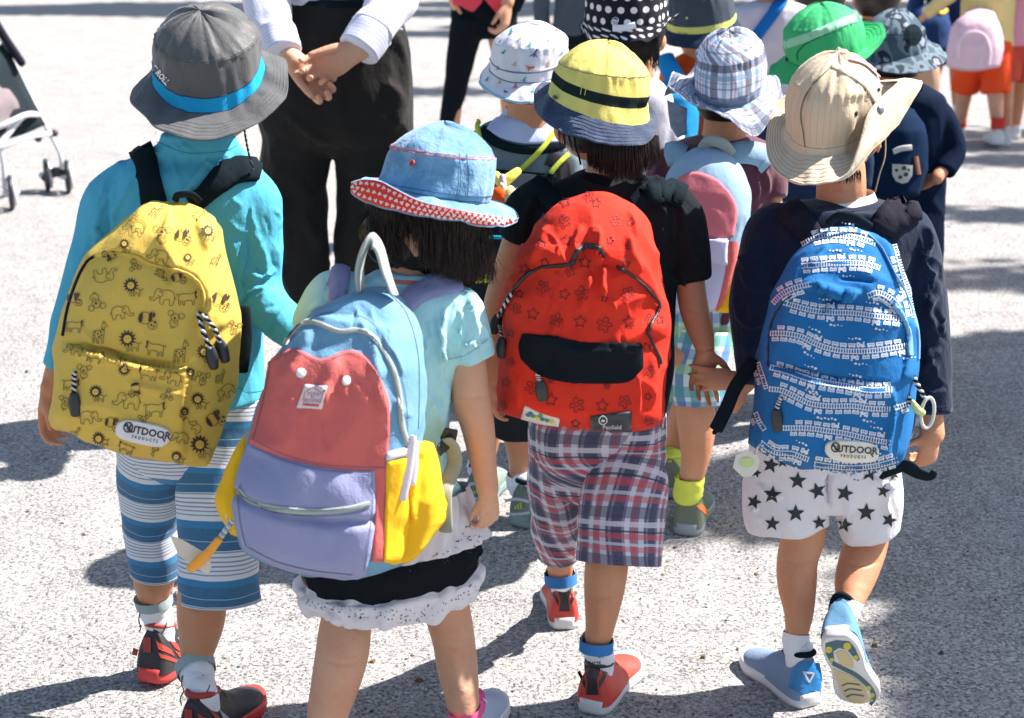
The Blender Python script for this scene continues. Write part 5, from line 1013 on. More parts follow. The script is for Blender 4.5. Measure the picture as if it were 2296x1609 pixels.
def girl():
    root = thing('person', (W(900, 900, 2.05).x, 2.05, 0), 'child with dark bobbed hair in mint t-shirt and black skirt with white lace tiers', 'person', 'children walking in front')
    b = M(); hc = W(958, 478, 2.07); R = headm(b, hc, .066, yaw=.1, pitch=-.1)
    limb(b, [(955, 520, 90, 2.07), (925, 600, 96, 2.07), (905, 670, 120, 2.06)])
    torso(b, [(790, 1000, 680, 2.05), (770, 985, 850), (760, 975, 1050), (740, 1000, 1180), (745, 1000, 1240)], 2.05, .42)
    limb(b, [(1040, 740, 66, 2.05), (1048, 810, 84, 2.05), (1056, 890, 86, 2.04), (1072, 960, 76, 2.03), (1084, 1040, 60, 2.02), (1094, 1100, 50, 2.01)], seg=20)
    hand(b, W(1095, 1100, 2.01), (.03, .1, -1), (-.55, .8, 0), .080, .75, side=-1, curls=(.75, .7, .6, .5), th=(.85, .45, .35))
    limb(b, [(760, 720, 60, 2.06), (700, 780, 58, 2.1), (700, 830, 46, 2.16)])
    hand(b, W(700, 820, 2.16), (.3, .2, -.8), (0, 1, .1), .08, .7, side=1)
    limb(b, [(800, 1180, 90, 2.06), (784, 1320, 96, 2.055), (775, 1400, 116, 2.03), (766, 1470, 120, 2.01), (750, 1540, 108, 2.0), (733, 1610, 92, 1.99), (722, 1700, 70, 1.985)], seg=24)
    limb(b, [(950, 1180, 108, 2.06), (985, 1300, 106, 2.09), (1004, 1375, 104, 2.11), (1018, 1440, 96, 2.12), (1026, 1500, 92, 2.12), (1036, 1560, 78, 2.10), (1040, 1620, 64, 2.09)], seg=24)
    bb = fuse(b, .0028, 5); folds(bb, [([(720, 1478), (770, 1490), (820, 1480)], 5, -.0012), ([(975, 1448), (1020, 1458), (1062, 1450)], 5, -.0012), ([(1020, 885), (1055, 892), (1090, 885)], 4, -.001), ([(1015, 1460), (1025, 1510), (1035, 1560)], 12, .002)]); mk('body', bb, SKIN2, root); face(root, hc, .066, R)
    # hair
    h = M(); base_m = M(); torso(base_m, [(845, 1060, 440, 2.08), (822, 1075, 480), (815, 1083, 520), (835, 1084, 560), (880, 1075, 585, 2.1)], 2.08, .85, cap=True)
    h0 = fuse(base_m, .004, 4); wrinkle(h0, .004, (40, 40, 6), 9, amp2=.002, sc2=(120, 120, 15)); h.join(h0)
    rg = random.Random(8); roots = []
    for k in range(3400):
        a = rg.uniform(-.25, pi + .25); u = 955 + 132 * cos(a); y = 2.08 - .078 * sin(a) * rg.uniform(.9, 1.12); roots.append((u, 455 + rg.uniform(-8, 10) + 12 * (u - 955) / 130, y, a))
    def fn(r, g):
        u, v, y, a = r; L = g.uniform(118, 152) + (18 * (u - 955) / 130); nk = abs(u - 915) < 26 and a > 0
        du = g.gauss(0, 5) + (-34 * cos(a) * g.random() if g.random() < .75 else 16 * cos(a)); 
        if nk: L *= g.uniform(.35, .8)
        if g.random() < .05: du += 30 * cos(a) * g.random()
        if u < 850: L *= g.uniform(.6, 1.0)
        dy = g.gauss(0, .006); P = [(u, v, y), (u + 5 * cos(a), v + L * .35, y - .008 * sin(a)), (u + du * .5 + 5 * cos(a), v + L * .7, y - .006 * sin(a) + dy), (u + du, v + L, y + .002 + dy)]
        return [W(*p) for p in P]
    strands(h, roots, fn, .0007)
    fl_ = [(955 + 134 * cos(a), 470, 2.08 - .07 * sin(a), a) for a in [rg.choice((rg.uniform(-.1, .5), rg.uniform(2.6, 3.3), rg.uniform(.2, 2.9))) for _ in range(90)]]
    strands(h, fl_, lambda r, g: [W(r[0], r[1], r[2]), W(r[0] + 22 * cos(r[3]) * g.random(), r[1] + 60, r[2] - .01), W(r[0] + 38 * cos(r[3]) * g.random() + g.gauss(0, 6), r[1] + g.uniform(95, 150), r[2] - .012 * g.random())], .00045); mk('hair', h, HAIR, root)
    # shirt
    MINT = cloth('mint_jersey', (.37, .66, .70), var=.07, weave=1000, bump=.3, crease=.6)
    CAPK[0] = .12; s = M(); torso(s, [(840, 985, 612, 2.06, .7), (810, 1015, 630, 2.06, .6), (770, 1050, 655), (748, 1050, 720), (745, 1035, 800), (740, 1010, 900), (735, 1010, 1000), (725, 1025, 1080), (715, 1046, 1118, 2.06)], 2.05, .60)
    limb(s, [(985, 660, 80, 2.05), (1030, 690, 108, 2.05), (1046, 740, 112, 2.05), (1054, 788, 106, 2.05)], seg=28); limb(s, [(1052, 768, 112, 2.05), (1057, 800, 112, 2.05)], seg=28)
    limb(s, [(800, 650, 80, 2.06), (745, 650, 96, 2.06), (712, 690, 92, 2.08), (695, 730, 84, 2.1)], seg=28)
    s = fuse(s, .0035, 5); CAPK[0] = 1.0; wrinkle(s, .0022, (16, 16, 9), 21, amp2=.0007)
    folds(s, [([(1000, 690), (985, 760), (990, 820)], 6, .006), ([(1050, 650), (1060, 700), (1075, 760)], 6, .004), ([(1030, 690), (1035, 740), (1020, 790)], 5, .003), ([(1005, 850), (990, 950), (985, 1050)], 8, .005), ([(960, 720), (985, 790), (1000, 800)], 5, .004), ([(1045, 640), (1075, 650), (1085, 690)], 4, .004), ([(1000, 1060), (1020, 1090), (1045, 1100)], 5, .006), ([(690, 700), (720, 680), (745, 690)], 5, .004), ([(1010, 770), (1060, 775), (1100, 765)], 3, .0035)])
    folds(s, autofolds(16, [(1000, 650), (1080, 680), (1095, 790), (1000, 800)], 1.35, 60, 3.2, .0026, 13) + autofolds(18, [(930, 700), (1000, 720), (1005, 1080), (940, 1000)], 1.5, 90, 4, .0026, 14) + autofolds(6, [(690, 650), (760, 620), (750, 700), (690, 740)], 1.2, 50, 3, .0025, 15))
    mk('shirt', s, MINT, root); bs = s.bvh(); t = M(); stroke(t, bs, [(1002, 806), (1050, 792), (1104, 752)], 1.5, .0008); stroke(t, bs, [(1000, 692), (988, 740), (992, 792), (1000, 812)], 1.5, .0008); mk('sleeve_stitching', t, cloth('mint_thread', (.20, .42, .46)), root, kind='stuff')
    m = M(); strap(m, bs, [(862, 627), (890, 632), (935, 634)], 8, .002, .002); mk('neck_trim', m, plain('coral_trim', (.62, .16, .12), .8), root)
    # skirt tiers
    LACE = cloth('white_lace', (.68, .65, .68), var=.08, weave=400, bump=.9, crease=1.0); BK = cloth('black_knit', (.008, .011, .014), var=.1)
    wv = lambda A, n, s: (lambda f, ph: A * f * (np.sin(n * ph + s) + .5 * np.sin(2.3 * n * ph + 1.7 * s)))
    t = M(); rings3(t, [(760, 1105, 1020, 1060, 30, 2.06, .6), (750, 1170, 1040, 1130, 32, 2.06, .62), (735, 1225, 1060, 1190, 36, 2.06, .62), (690, 1270, 1080, 1235, 40, 2.06, .62)], segs=96, wave=wv(.02, 9, 1)); wrinkle(t, .003, (30, 30, 14), 5, amp2=.0012); 
    mk('black_band', t, BK, root); 
    u1 = M(); rings3(u1, [(748, 1150, 1050, 1085, 30, 2.06, .64), (738, 1200, 1072, 1150, 34, 2.06, .66), (700, 1262, 1092, 1200, 38, 2.06, .68)], segs=160, wave=wv(.03, 13, .4)); wrinkle(u1, .003, (40, 40, 24), 15, amp2=.0015); mk('upper_lace_tier', u1, LACE, root)
    t2 = M(); rings3(t2, [(670, 1262, 1078, 1200, 40, 2.06, .66), (672, 1290, 1082, 1225, 46, 2.06, .67), (690, 1320, 1072, 1268, 66, 2.06, .67), (690, 1332, 1068, 1280, 68, 2.06, .66)], segs=110, wave=wv(.012, 7, 2)); wrinkle(t2, .003, (24, 24, 14), 25); mk('black_tier', t2, BK, root)
    u2 = M(); rings3(u2, [(678, 1298, 1074, 1258, 64, 2.06, .64), (660, 1314, 1088, 1272, 68, 2.06, .66), (662, 1336, 1084, 1300, 72, 2.06, .68), (672, 1350, 1068, 1322, 74, 2.06, .69)], segs=200, wave=wv(.035, 11, 2.5)); wrinkle(u2, .003, (40, 40, 30), 35, amp2=.0015); mk('lower_lace_ruffle', u2, LACE, root)
    u3 = M(); 
    for tl, nm in ((u1, 'a'), (u2, 'b')):
        B = tl.bvh(); g = M(); rr = random.Random(6)
        zone = [(930, 1262), (1000, 1232), (1060, 1160), (1085, 1190), (1070, 1230), (1010, 1275), (950, 1290), (900, 1295)] if nm == 'a' else [(670, 1330), (800, 1362), (930, 1366), (1030, 1330), (1060, 1300), (1074, 1318), (1000, 1370), (920, 1400), (800, 1390), (690, 1360)]
        n = 0
        for _ in range(900):
            x, y = rr.uniform(650, 1090), rr.uniform(1140, 1400)
            if inpoly([x], [y], zone)[0]:
                fill(g, B, place(circ(0, 0, 1, 5, .7), x, y, rr.uniform(1.2, 2.4), rr.random() * 3), .0006); n += 1
            if n > 110: break
        if g.n: mk('eyelet_holes', g, BPL, [c for c in root.children if c.name.startswith('upper_lace' if nm == 'a' else 'lower_lace')][0], kind='stuff')
    PK = cloth('pink_sock', (.78, .12, .30), var=.08, weave=500); WS = cloth('white_sock', (.78, .80, .84), var=.06, weave=500, bump=.5)
    SG = cloth('pale_blue_mesh', (.42, .47, .58), var=.1, weave=300, bump=.8); SW = plain('sole_white', (.70, .70, .70), .5)
    for u_, v_, yy, g_, f_ in ((1040, 1588, 2.09, (1042, 1702), (.25, .97, 0)), (724, 1680, 1.985, (720, 1775), (-.1, 1, 0))):
        so_, bu, bso, hT = shoe(root, G(*g_), f_, (0, 0, 1), .18, [SG, SW, WS, WS]); sock(root, [(u_, v_, 76, yy), (u_ + 2, v_ + 20, 74, yy), (u_ + 2, v_ + 34, 76, yy)], hT, .18, PK)
    # hat
    DN = denim('light_denim', (.055, .165, .30), (.15, .29, .41)); rb = cloth('red_print_cloth', (.62, .045, .035), var=.06)
    rings = [(874, 326, 1106, 352, 8, 0), (868, 345, 1109, 372, 9, 0), (850, 400, 1104, 433, 9, 0), (848, 410, 1098, 455, 10, 0)]
    E1 = [(180, 787, 425, 0), (150, 815, 450, -.06), (120, 880, 470, -.11), (90, 965, 487, -.13), (60, 1040, 497, -.12), (30, 1110, 504, -.08), (0, 1160, 493, 0), (330, 1130, 462, .08), (270, 960, 420, .13), (215, 835, 402, .1)]
    E2 = [(180, 787, 411, -.003), (160, 812, 403, -.055), (140, 850, 406, -.09), (120, 888, 425, -.125), (100, 940, 450, -.14), (75, 1005, 466, -.14), (45, 1075, 479, -.115), (20, 1135, 488, -.05), (0, 1163, 489, 0), (330, 1132, 460, .08), (270, 960, 418, .13), (215, 835, 400, .1)]
    hr, bc, bb_, ba, P, nc = hat('bucket_hat', 2.06, rings, E1, [DN, DN, rb], 'light denim hat with red and white underside brim on the child with bobbed hair', wr=.0018, seed=8, puff=.036, turn=E2, tmat=2, under=2)
    br = [c for c in hr.children if c.name.startswith('brim')][0]; BB = br.data; Bv = bb_
    g = M(); rr = random.Random(3)
    low = arc([(e[1], e[2]) for e in sorted(E1, key=lambda e: -e[0]) if e[0] <= 180 and e[0] >= 0], 60); hi = arc([(e[1], e[2]) for e in sorted(E2, key=lambda e: -e[0]) if e[0] <= 180], 60)
    for i in range(1, 58):
        for k, f in enumerate((.22, .52, .82)):
            if (i + k) % 2: continue
            p = low[i] * (1 - f) + hi[i] * f
            if np.linalg.norm(low[i] - hi[i]) < 11 and k != 1: continue
            a = rr.uniform(0, 3); s = 3.2
            for t_ in (0, 2.1, 4.2): fill(g, Bv, circ(p[0] + 2.6 * cos(a + t_), p[1] + 2.2 * sin(a + t_), s * .72, 6), .0012)
    mk('blossom_print', g, plain('print_pinkwhite', (.75, .68, .68), .7), hr, kind='stuff')
    t = M(); 
    for i in (6.6, 8.6): rowline(t, P, i, w=.0007)
    mk('red_stitching', t, plain('thread_red', (.55, .09, .07), .8), hr); t = M()
    for i in (nc - 7, nc - 2): rowline(t, P, i, w=.0008)
    mk('seam', t, plain('thread_blue', (.03, .10, .20), .8), hr)
    t = M(); stroke(t, bc, [(1030, 345), (1032, 400), (1030, 438)], 2, .001); stroke(t, bc, [(1046, 346), (1050, 400), (1047, 440)], 2, .001); mk('seam', t, plain('thread_blue', (.03, .10, .20), .8), hr)
    r = hit(bc, 926, 366, .001)
    if r: t = M(); Rm = r[1].to_track_quat('Z', 'Y').to_matrix(); tube(t, [(r[0] + Rm @ Vector((.0035 * cos(a), .0035 * sin(a), .0006)), .0014) for a in np.linspace(0, 2 * pi, 13)], seg=6, cap=False); mk('eyelet', t, plain('thread_red', (.55, .09, .07), .8), hr)
    return root, bs
# ============================================================ boy with the red backpack
def redboy():
    Y = 2.32; root = thing('person', (W(1340, 900, Y).x, Y, 0), 'child in black t-shirt and red white and navy plaid shorts wearing the red backpack', 'person', 'children walking in front')
    b = M(); hc = W(1346, 248, 2.345); R = headm(b, hc, .063, yaw=.55, pitch=-.1)
    limb(b, [(1362, 300, 100, 2.33), (1366, 370, 100, 2.33), (1356, 430, 130, 2.33)])
    torso(b, [(1240, 1450, 450, 2.33), (1220, 1455, 600), (1220, 1460, 900), (1215, 1460, 1000)], 2.32, .42)
    limb(b, [(1180, 480, 62, 2.33), (1160, 530, 62, 2.33), (1136, 610, 64, 2.33), (1113, 690, 62, 2.32), (1103, 770, 54, 2.31), (1101, 850, 44, 2.30)], seg=20)
    hand(b, W(1101, 848, 2.30), (.02, .15, -1), (.9, .3, 0), .085, .45, side=1)
    limb(b, [(1530, 520, 66, 2.32), (1546, 620, 66, 2.32), (1556, 690, 66, 2.31), (1572, 745, 58, 2.30), (1582, 785, 42, 2.29)], seg=20)
    # open hand, palm towards the camera, holding the neighbour's fingers
    hand(b, W(1582, 783, 2.29), (-.06, -.05, -1), (.15, -1, .1), .092, .25, side=-1, curls=(.05, .35, .5, .6), spread=.32, th=(.55, .95, .1))
    limb(b, [(1270, 990, 90, 2.34), (1262, 1150, 74, 2.40), (1256, 1230, 66, 2.44), (1256, 1270, 60, 2.468), (1256, 1286, 56, 2.469)], seg=22)
    limb(b, [(1400, 990, 96, 2.32), (1370, 1180, 96, 2.27), (1360, 1270, 98, 2.25), (1354, 1330, 90, 2.24), (1346, 1400, 68, 2.23), (1340, 1432, 60, 2.222)], seg=22)
    b = fuse(b, .0028, 5); folds(b, [([(1312, 1330), (1355, 1340), (1400, 1332)], 4, -.0014), ([(1340, 1345), (1345, 1390), (1340, 1430)], 11, .002), ([(1525, 690), (1556, 696), (1590, 688)], 4, -.001), ([(1560, 782), (1582, 786), (1602, 780)], 2.5, -.002)]); mk('body', b, SKIN, root); face(root, hc, .063, R)
    h = M(); haircap(h, hc, .063, R, back=-.78, thick=1.04); rg = random.Random(9); roots = []
    for k in range(1300):
        u = rg.uniform(1318, 1476); roots.append((u, 308 + rg.uniform(-6, 6), 2.33 - .075 * sqrt(max(0, 1 - ((u - 1380) / 105) ** 2)) * rg.uniform(.8, 1.05)))
    def fn(r, g):
        u, v, y = r; k = (u - 1318) / 158; L = 30 + 62 * sin(pi * min(1, .15 + k * .75)) * g.uniform(.75, 1.1); du = g.uniform(-2, 14) * k + g.gauss(0, 3)
        return [W(u, v, y), W(u + du * .3, v + L * .5, y - .006), W(u + du, v + L, y + g.gauss(0, .004))]
    strands(h, roots, fn, .0008)
    for k in range(26):
        u = rg.uniform(1250, 1300); P = [W(u, 290 + rg.uniform(0, 8), 2.31), W(u + 2, 315, 2.305), W(u + rg.uniform(0, 10), 325 + rg.uniform(0, 20), 2.305)]
        strands(h, [0], lambda r, g: P, .0008)
    mk('hair', h, HAIR, root)
    BT = cloth('black_tshirt', (.009, .015, .019), var=.3, col2=(.02, .02, .02), weave=900, bump=.35, crease=.7)
    CAPK[0] = .12; s = M(); torso(s, [(1290, 1428, 388, 2.33, .75), (1262, 1468, 405, 2.33, .65), (1215, 1515, 428), (1190, 1532, 480), (1190, 1518, 600), (1195, 1510, 800), (1192, 1490, 925)], 2.33, .56)
    limb(s, [(1240, 430, 80, 2.33), (1190, 460, 96, 2.33), (1166, 500, 92, 2.33), (1158, 535, 84, 2.33)], seg=26)
    limb(s, [(1475, 440, 90, 2.33), (1520, 480, 104, 2.32), (1538, 540, 100, 2.32), (1548, 622, 92, 2.32)], seg=26)
    s = fuse(s, .0035, 5); CAPK[0] = 1.0; wrinkle(s, .0022, (16, 16, 10), 31, amp2=.0007)
    folds(s, [([(1460, 400), (1500, 425), (1530, 460)], 5, .006), ([(1440, 420), (1470, 450), (1500, 500)], 5, .005), ([(1530, 470), (1545, 540), (1560, 600)], 6, .004), ([(1290, 395), (1350, 420), (1420, 415)], 5, .005), ([(1400, 390), (1450, 405), (1500, 400)], 5, .007), ([(1510, 600), (1550, 590), (1580, 610)], 4, .003), ([(1200, 430), (1180, 480), (1170, 530)], 6, .003)])
    folds(s, autofolds(18, [(1430, 400), (1540, 430), (1590, 620), (1500, 640), (1480, 500)], 1.1, 60, 3.2, .0028, 16) + autofolds(8, [(1150, 430), (1240, 400), (1200, 520), (1140, 530)], 1.9, 50, 3.2, .0025, 17))
    mk('shirt', s, BT, root); bs = s.bvh(); t = M(); stroke(t, bs, [(1513, 628), (1550, 622), (1584, 610)], 1.5, .0008); stroke(t, bs, [(1500, 440), (1512, 500), (1508, 580)], 1.5, .0008); mk('hem_stitching', t, cloth('grey_thread', (.03, .03, .035)), root, kind='stuff')
    nv, wh, rd, gy, dk = srgb(42, 46, 80), srgb(218, 216, 228), srgb(200, 58, 62), srgb(122, 126, 152), srgb(18, 28, 50)
    PL = uvplaid('navy_plaid', gy, [(.16, .26, nv, .85), (.43, .13, wh, .85), (.60, .12, rd, .6), (.80, .16, wh, .7), (.93, .04, dk, .8)], [(.12, .22, nv, .6), (.36, .12, wh, .7), (.52, .04, dk, .8), (.62, .11, rd, .6), (.78, .06, wh, .6), (.88, .10, rd, .5)], .062, .074)
    p = M(); torso(p, [(1188, 1492, 925), (1186, 1494, 960), (1188, 1492, 1010), (1205, 1480, 1050), (1230, 1460, 1080)], 2.33, .54, uvs=True, n=20)
    tube(p, [(W(u, v, y), w / 2 / px(W(u, v, y)), .9) for u, v, w, y in [(1262, 940, 150, 2.33), (1256, 1020, 146, 2.34), (1252, 1100, 134, 2.37), (1252, 1170, 122, 2.41), (1248, 1240, 96, 2.44)]], seg=44, n=60, uvs=True, cap=False)
    tube(p, [(W(u, v, y), w / 2 / px(W(u, v, y)), .85) for u, v, w, y in [(1405, 930, 176, 2.33), (1403, 1020, 184, 2.32), (1396, 1100, 194, 2.29), (1392, 1180, 200, 2.27), (1386, 1262, 196, 2.25)]], seg=44, n=60, uvs=True, cap=False)
    wrinkle(p, .0035, (15, 15, 9), 32, amp2=.001); folds(p, [([(1420, 990), (1380, 1030), (1330, 1050)], 6, .006), ([(1310, 1010), (1330, 1060), (1400, 1080)], 6, .005), ([(1300, 1100), (1285, 1150), (1295, 1200)], 6, .006), ([(1200, 1100), (1230, 1140), (1250, 1200)], 7, .005), ([(1480, 1000), (1470, 1100), (1485, 1200)], 7, .005), ([(1340, 1120), (1320, 1180), (1310, 1230)], 7, .004), ([(1430, 1150), (1400, 1200), (1410, 1250)], 8, .004), ([(1215, 1180), (1250, 1190), (1290, 1170)], 6, .005)])
    o = mk('shorts', p, PL, root); md_ = o.modifiers.new('thick', 'SOLIDIFY'); md_.thickness = .002; md_.offset = -1
    WS = cloth('white_sock', (.78, .80, .84), var=.06, weave=500, bump=.5); BC = cloth('blue_sock_cuff', (.05, .20, .50), var=.1, weave=500)
    RU, BK, SW, RP = plain('shoe_red_mesh', (.60, .055, .035), .55, bump=.5), plain('shoe_black', (.022, .022, .026), .5, bump=.4), plain('sole_white', (.70, .70, .70), .5), plain('shoe_black_gloss', (.02, .02, .024), .3)
    BLP = plain('print_black', (.02, .02, .025), .7)
    # forward foot (seen over the heel) and planted foot
    for i, (pts, hz, fw, up, Ls) in enumerate((([(1256, 1286, 70, 2.47), (1258, 1310, 72, 2.475), (1264, 1340, 74, 2.48), (1266, 1372, 74, 2.485)], G(1266, 1414), (-.06, 1, .0), (0, -.0, 1), .175), ([(1338, 1436, 74, 2.22), (1336, 1462, 72, 2.22), (1332, 1488, 78, 2.22), (1328, 1535, 84, 2.24)], G(1322, 1604), (.42, .9, 0), (0, 0, 1), .19))):
        so_, bu, bso, (he, T) = shoe(root, hz, fw, up, Ls, [RU, SW, BK, RP], tall=(.9 if i else 1.0)); sk, k = sock(root, pts[:1], (he, T), Ls, WS)
        c = M(); limb(c, [(pts[0][0], pts[0][1] - 3, pts[0][2] + 3, pts[0][3]), (pts[0][0] + (pts[1][0] - pts[0][0]) * .8, pts[0][1] + 22, pts[0][2] + 3, pts[0][3] - .002)], seg=28, cap=False); mk('sock_cuff', c, BC, sk)
        bv = k.bvh(); g = M(); x, y = pts[2][0], pts[2][1]
        fill(g, bv, place([(-.8, .1), (-.2, -.2), (0, -.6), (.1, -.2), (.6, -.4), (.3, 0), (.5, .4), (0, .2), (-.4, .4)], x + 16, y - 18, 11, 0), .0008); mk('leaf_print', g, plain('print_green', (.10, .32, .08), .7), sk, kind='stuff')
        if i: g = M(); text_on(g, bv, 'MINOS', x - 4, y - 2, 9, .0, .001, bold=.02); mk('lettering', g, BLP, sk, kind='stuff')
        zu, zv = proj(he + T @ Vector((0, .01, .05))); a = M(); S_ = 1.0 if i else .86
        for pl in ([(-20, -52), (20, -52), (18, -34), (-18, -34)], [(-18, -38), (18, -38), (10, -8), (14, 22), (-14, 22), (-10, -8)], [(-34, -28), (-28, -32), (-14, -6), (-16, 8)], [(34, -28), (28, -32), (14, -6), (16, 8)]): fill(a, bu, [(zu + x_ * S_, zv + y_ * S_) for x_, y_ in pl], .0016)
        mk('heel_panel', a, RP, so_, kind='stuff')
    # hat: yellow crown, black ribbon, navy brim
    YC = cloth('pale_yellow_cotton', (.62, .55, .15), var=.10, col2=(.52, .42, .09), weave=800, crease=.8); NB = denim('navy_corduroy', (.010, .022, .055), (.022, .042, .085)); RB = cloth('black_ribbon', (.014, .022, .022), weave=500, bump=.5)
    rings = [(1254, 138, 1455, 165, 16, 0), (1246, 157, 1460, 207, 27, 0), (1238, 177, 1454, 231, 29, 1), (1229, 199, 1458, 266, 34, 0, 2)]
    edge = [(180, 1193, 222, 0), (165, 1203, 250, -.045), (140, 1240, 283, -.09), (115, 1290, 305, -.12), (90, 1355, 320, -.13), (65, 1410, 324, -.115), (40, 1452, 316, -.08), (15, 1471, 288, -.03), (340, 1468, 250, .05), (270, 1350, 200, .13), (215, 1225, 185, .08)]
    hr, bc, bb_, ba, P, nc = hat('bucket_hat', 2.30, rings, edge, [YC, RB, NB], 'pale yellow bucket hat with black ribbon and navy brim', wr=.0022, seed=14, puff=.036, ratio=1.25)
    t = M(); rowline(t, P, 7.2, w=.0006)
    for k in range(5): rowline(t, P, nc + 2 + k * 2.3, w=.0009, lift=.0008)
    mk('stitching', t, NB, hr)
    t = M(); stroke(t, bc, [(1307, 189), (1302, 212)], 1.5, .0016); stroke(t, bc, [(1316, 192), (1311, 214)], 1.5, .0016); mk('yellow_stitch', t, YC, hr, kind='stuff')
    t = M(); cord(t, [W(1288, 308, 2.24), W(1291, 330, 2.25), W(1298, 350, 2.26), W(1302, 368, 2.28)], .0016); mk('chin_cord', t, [BLACKW, BLACKW], hr)
    t = M(); strap(t, bb_, [(1238, 208), (1246, 222)], 7, .0015, .001); tg = mk('woven_tag', t, BPL, hr)
    return root, bs
# ============================================================ boy with the blue train backpack
def starboy():
    Y = 2.30; root = thing('person', (W(1850, 900, Y).x, Y, 0), 'child in navy sweater and white shorts with black stars wearing the blue train backpack', 'person', 'children walking in front')
    b = M(); hc = W(1878, 280, 2.335); R = headm(b, hc, .063, yaw=-.45, pitch=-.05)
    limb(b, [(1880, 330, 110, 2.31), (1886, 410, 112, 2.31), (1884, 470, 112, 2.32)])
    torso(b, [(1800, 1975, 510, 2.31), (1740, 2010, 600), (1740, 2010, 800), (1745, 1990, 1000), (1750, 1985, 1060)], 2.30, .42)
    limb(b, [(1735, 540, 46, 2.31), (1692, 640, 52, 2.29), (1680, 760, 52, 2.28), (1676, 850, 46, 2.27), (1650, 868, 40, 2.27)], seg=20)
    hand(b, W(1656, 852, 2.27), (-1, 0, .05), (0, 1, -.35), .085, .5, side=-1, curls=(.2, .5, .65, .7), th=(.65, -.2, .9), spread=.2)
    limb(b, [(1656, 856, 50, 2.27), (1652, 890, 42, 2.265), (1646, 916, 24, 2.262)], seg=14)
    limb(b, [(2030, 560, 46, 2.31), (2072, 680, 56, 2.29), (2086, 850, 54, 2.27), (2088, 930, 54, 2.26), (2090, 975, 56, 2.25)], seg=20)
    hand(b, W(2090, 970, 2.25), (-.12, 0, -1), (-.35, .95, .1), .088, 1.0, side=-1, curls=(1.1, 1.15, 1.2, 1.2), th=(.5, .8, .5))
    limb(b, [(1790, 1040, 96, 2.30), (1800, 1130, 96, 2.31), (1803, 1190, 98, 2.31), (1788, 1255, 92, 2.30), (1787, 1310, 88, 2.29), (1791, 1370, 68, 2.28), (1786, 1425, 50, 2.28)], seg=22)
    limb(b, [(1930, 1040, 96, 2.30), (1945, 1140, 98, 2.33), (1943, 1210, 98, 2.34), (1928, 1262, 96, 2.31), (1914, 1308, 86, 2.28), (1903, 1360, 56, 2.24), (1895, 1400, 52, 2.22)], seg=22)
    b = fuse(b, .0028, 5); folds(b, [([(1748, 1250), (1790, 1262), (1832, 1254)], 4, -.0014), ([(1885, 1258), (1930, 1268), (1975, 1258)], 4, -.0014), ([(1780, 1270), (1785, 1320), (1788, 1370)], 11, .002), ([(1880, 400), (1886, 415), (1890, 430)], 9, .002)]); mk('body', b, SKIN, root); face(root, hc, .063, R)
    h = M(); haircap(h, hc, .063, R, back=-.6, thick=1.02); rg = random.Random(19)
    strands(h, [(rg.uniform(1835, 1930), 385 + rg.uniform(-4, 4)) for _ in range(160)], lambda r, g: [W(r[0], r[1], 2.245), W(r[0] + 1, r[1] + 10, 2.25), W(r[0] + g.gauss(0, 2), r[1] + g.uniform(14, 26), 2.255)], .0008)
    mk('hair', h, HAIR, root)
    NV = cloth('navy_knit', (.008, .016, .036), var=.25, col2=(.018, .028, .058), weave=700, bump=.6, crease=1.0, sheen=.15)
    CAPK[0] = .12; s = M(); torso(s, [(1838, 1966, 446, 2.31, .75), (1800, 2010, 456, 2.31, .62), (1745, 2050, 466), (1712, 2060, 520), (1700, 2055, 640), (1700, 2050, 800), (1690, 2045, 940), (1700, 2030, 990)], 2.31, .56)
    limb(s, [(1790, 500, 70, 2.31), (1730, 508, 96, 2.31), (1702, 570, 100, 2.30), (1690, 660, 100, 2.29), (1688, 740, 96, 2.285), (1688, 810, 80, 2.28), (1686, 858, 62, 2.27)], seg=26)
    limb(s, [(1985, 510, 70, 2.31), (2034, 516, 104, 2.31), (2054, 590, 108, 2.30), (2068, 680, 104, 2.29), (2078, 780, 100, 2.28), (2083, 860, 96, 2.27), (2084, 922, 92, 2.26)], seg=26)
    s = fuse(s, .0035, 5); CAPK[0] = 1.0; wrinkle(s, .0024, (15, 15, 9), 41, amp2=.0008)
    folds(s, [([(2070, 500), (2085, 540), (2070, 590)], 5, .006), ([(2060, 560), (2080, 600), (2100, 620)], 5, .005), ([(2100, 660), (2080, 700), (2095, 740)], 6, .005), ([(2110, 780), (2085, 800), (2070, 840)], 5, .005), ([(2050, 860), (2090, 880), (2120, 870)], 5, .004), ([(1990, 460), (2030, 470), (2060, 490)], 5, .004), ([(1660, 600), (1680, 640), (1720, 650)], 6, .004), ([(1650, 700), (1680, 730), (1720, 720)], 6, .004)])
    folds(s, autofolds(22, [(2040, 520), (2110, 560), (2130, 900), (2060, 900)], 1.2, 60, 3.5, .003, 18) + autofolds(14, [(1650, 600), (1700, 560), (1700, 820), (1645, 820)], 1.4, 60, 3.5, .003, 19) + autofolds(8, [(1720, 470), (2020, 470), (2040, 520), (1710, 520)], .3, 60, 4, .002, 20))
    mk('sweater', s, NV, root); bs = s.bvh(); t = M(); stroke(t, bs, [(2040, 908), (2085, 914), (2126, 908)], 1.6, .0008); stroke(t, bs, [(1842, 462), (1885, 472), (1930, 470), (1964, 456)], 1.6, .0008); mk('rib_stitching', t, cloth('navy_thread', (.04, .045, .07)), root, kind='stuff')
    m = M(); rings3(m, [(1844, 436, 1960, 430, 12, 2.31, .8), (1840, 446, 1964, 440, 14, 2.31, .85), (1836, 456, 1968, 450, 14, 2.31, .88)]); mk('white_collar', m, cloth('white_collar_cloth', (.70, .70, .72)), root)
    WT = cloth('white_shorts_cotton', (.70, .685, .71), var=.06, weave=900, crease=.8)
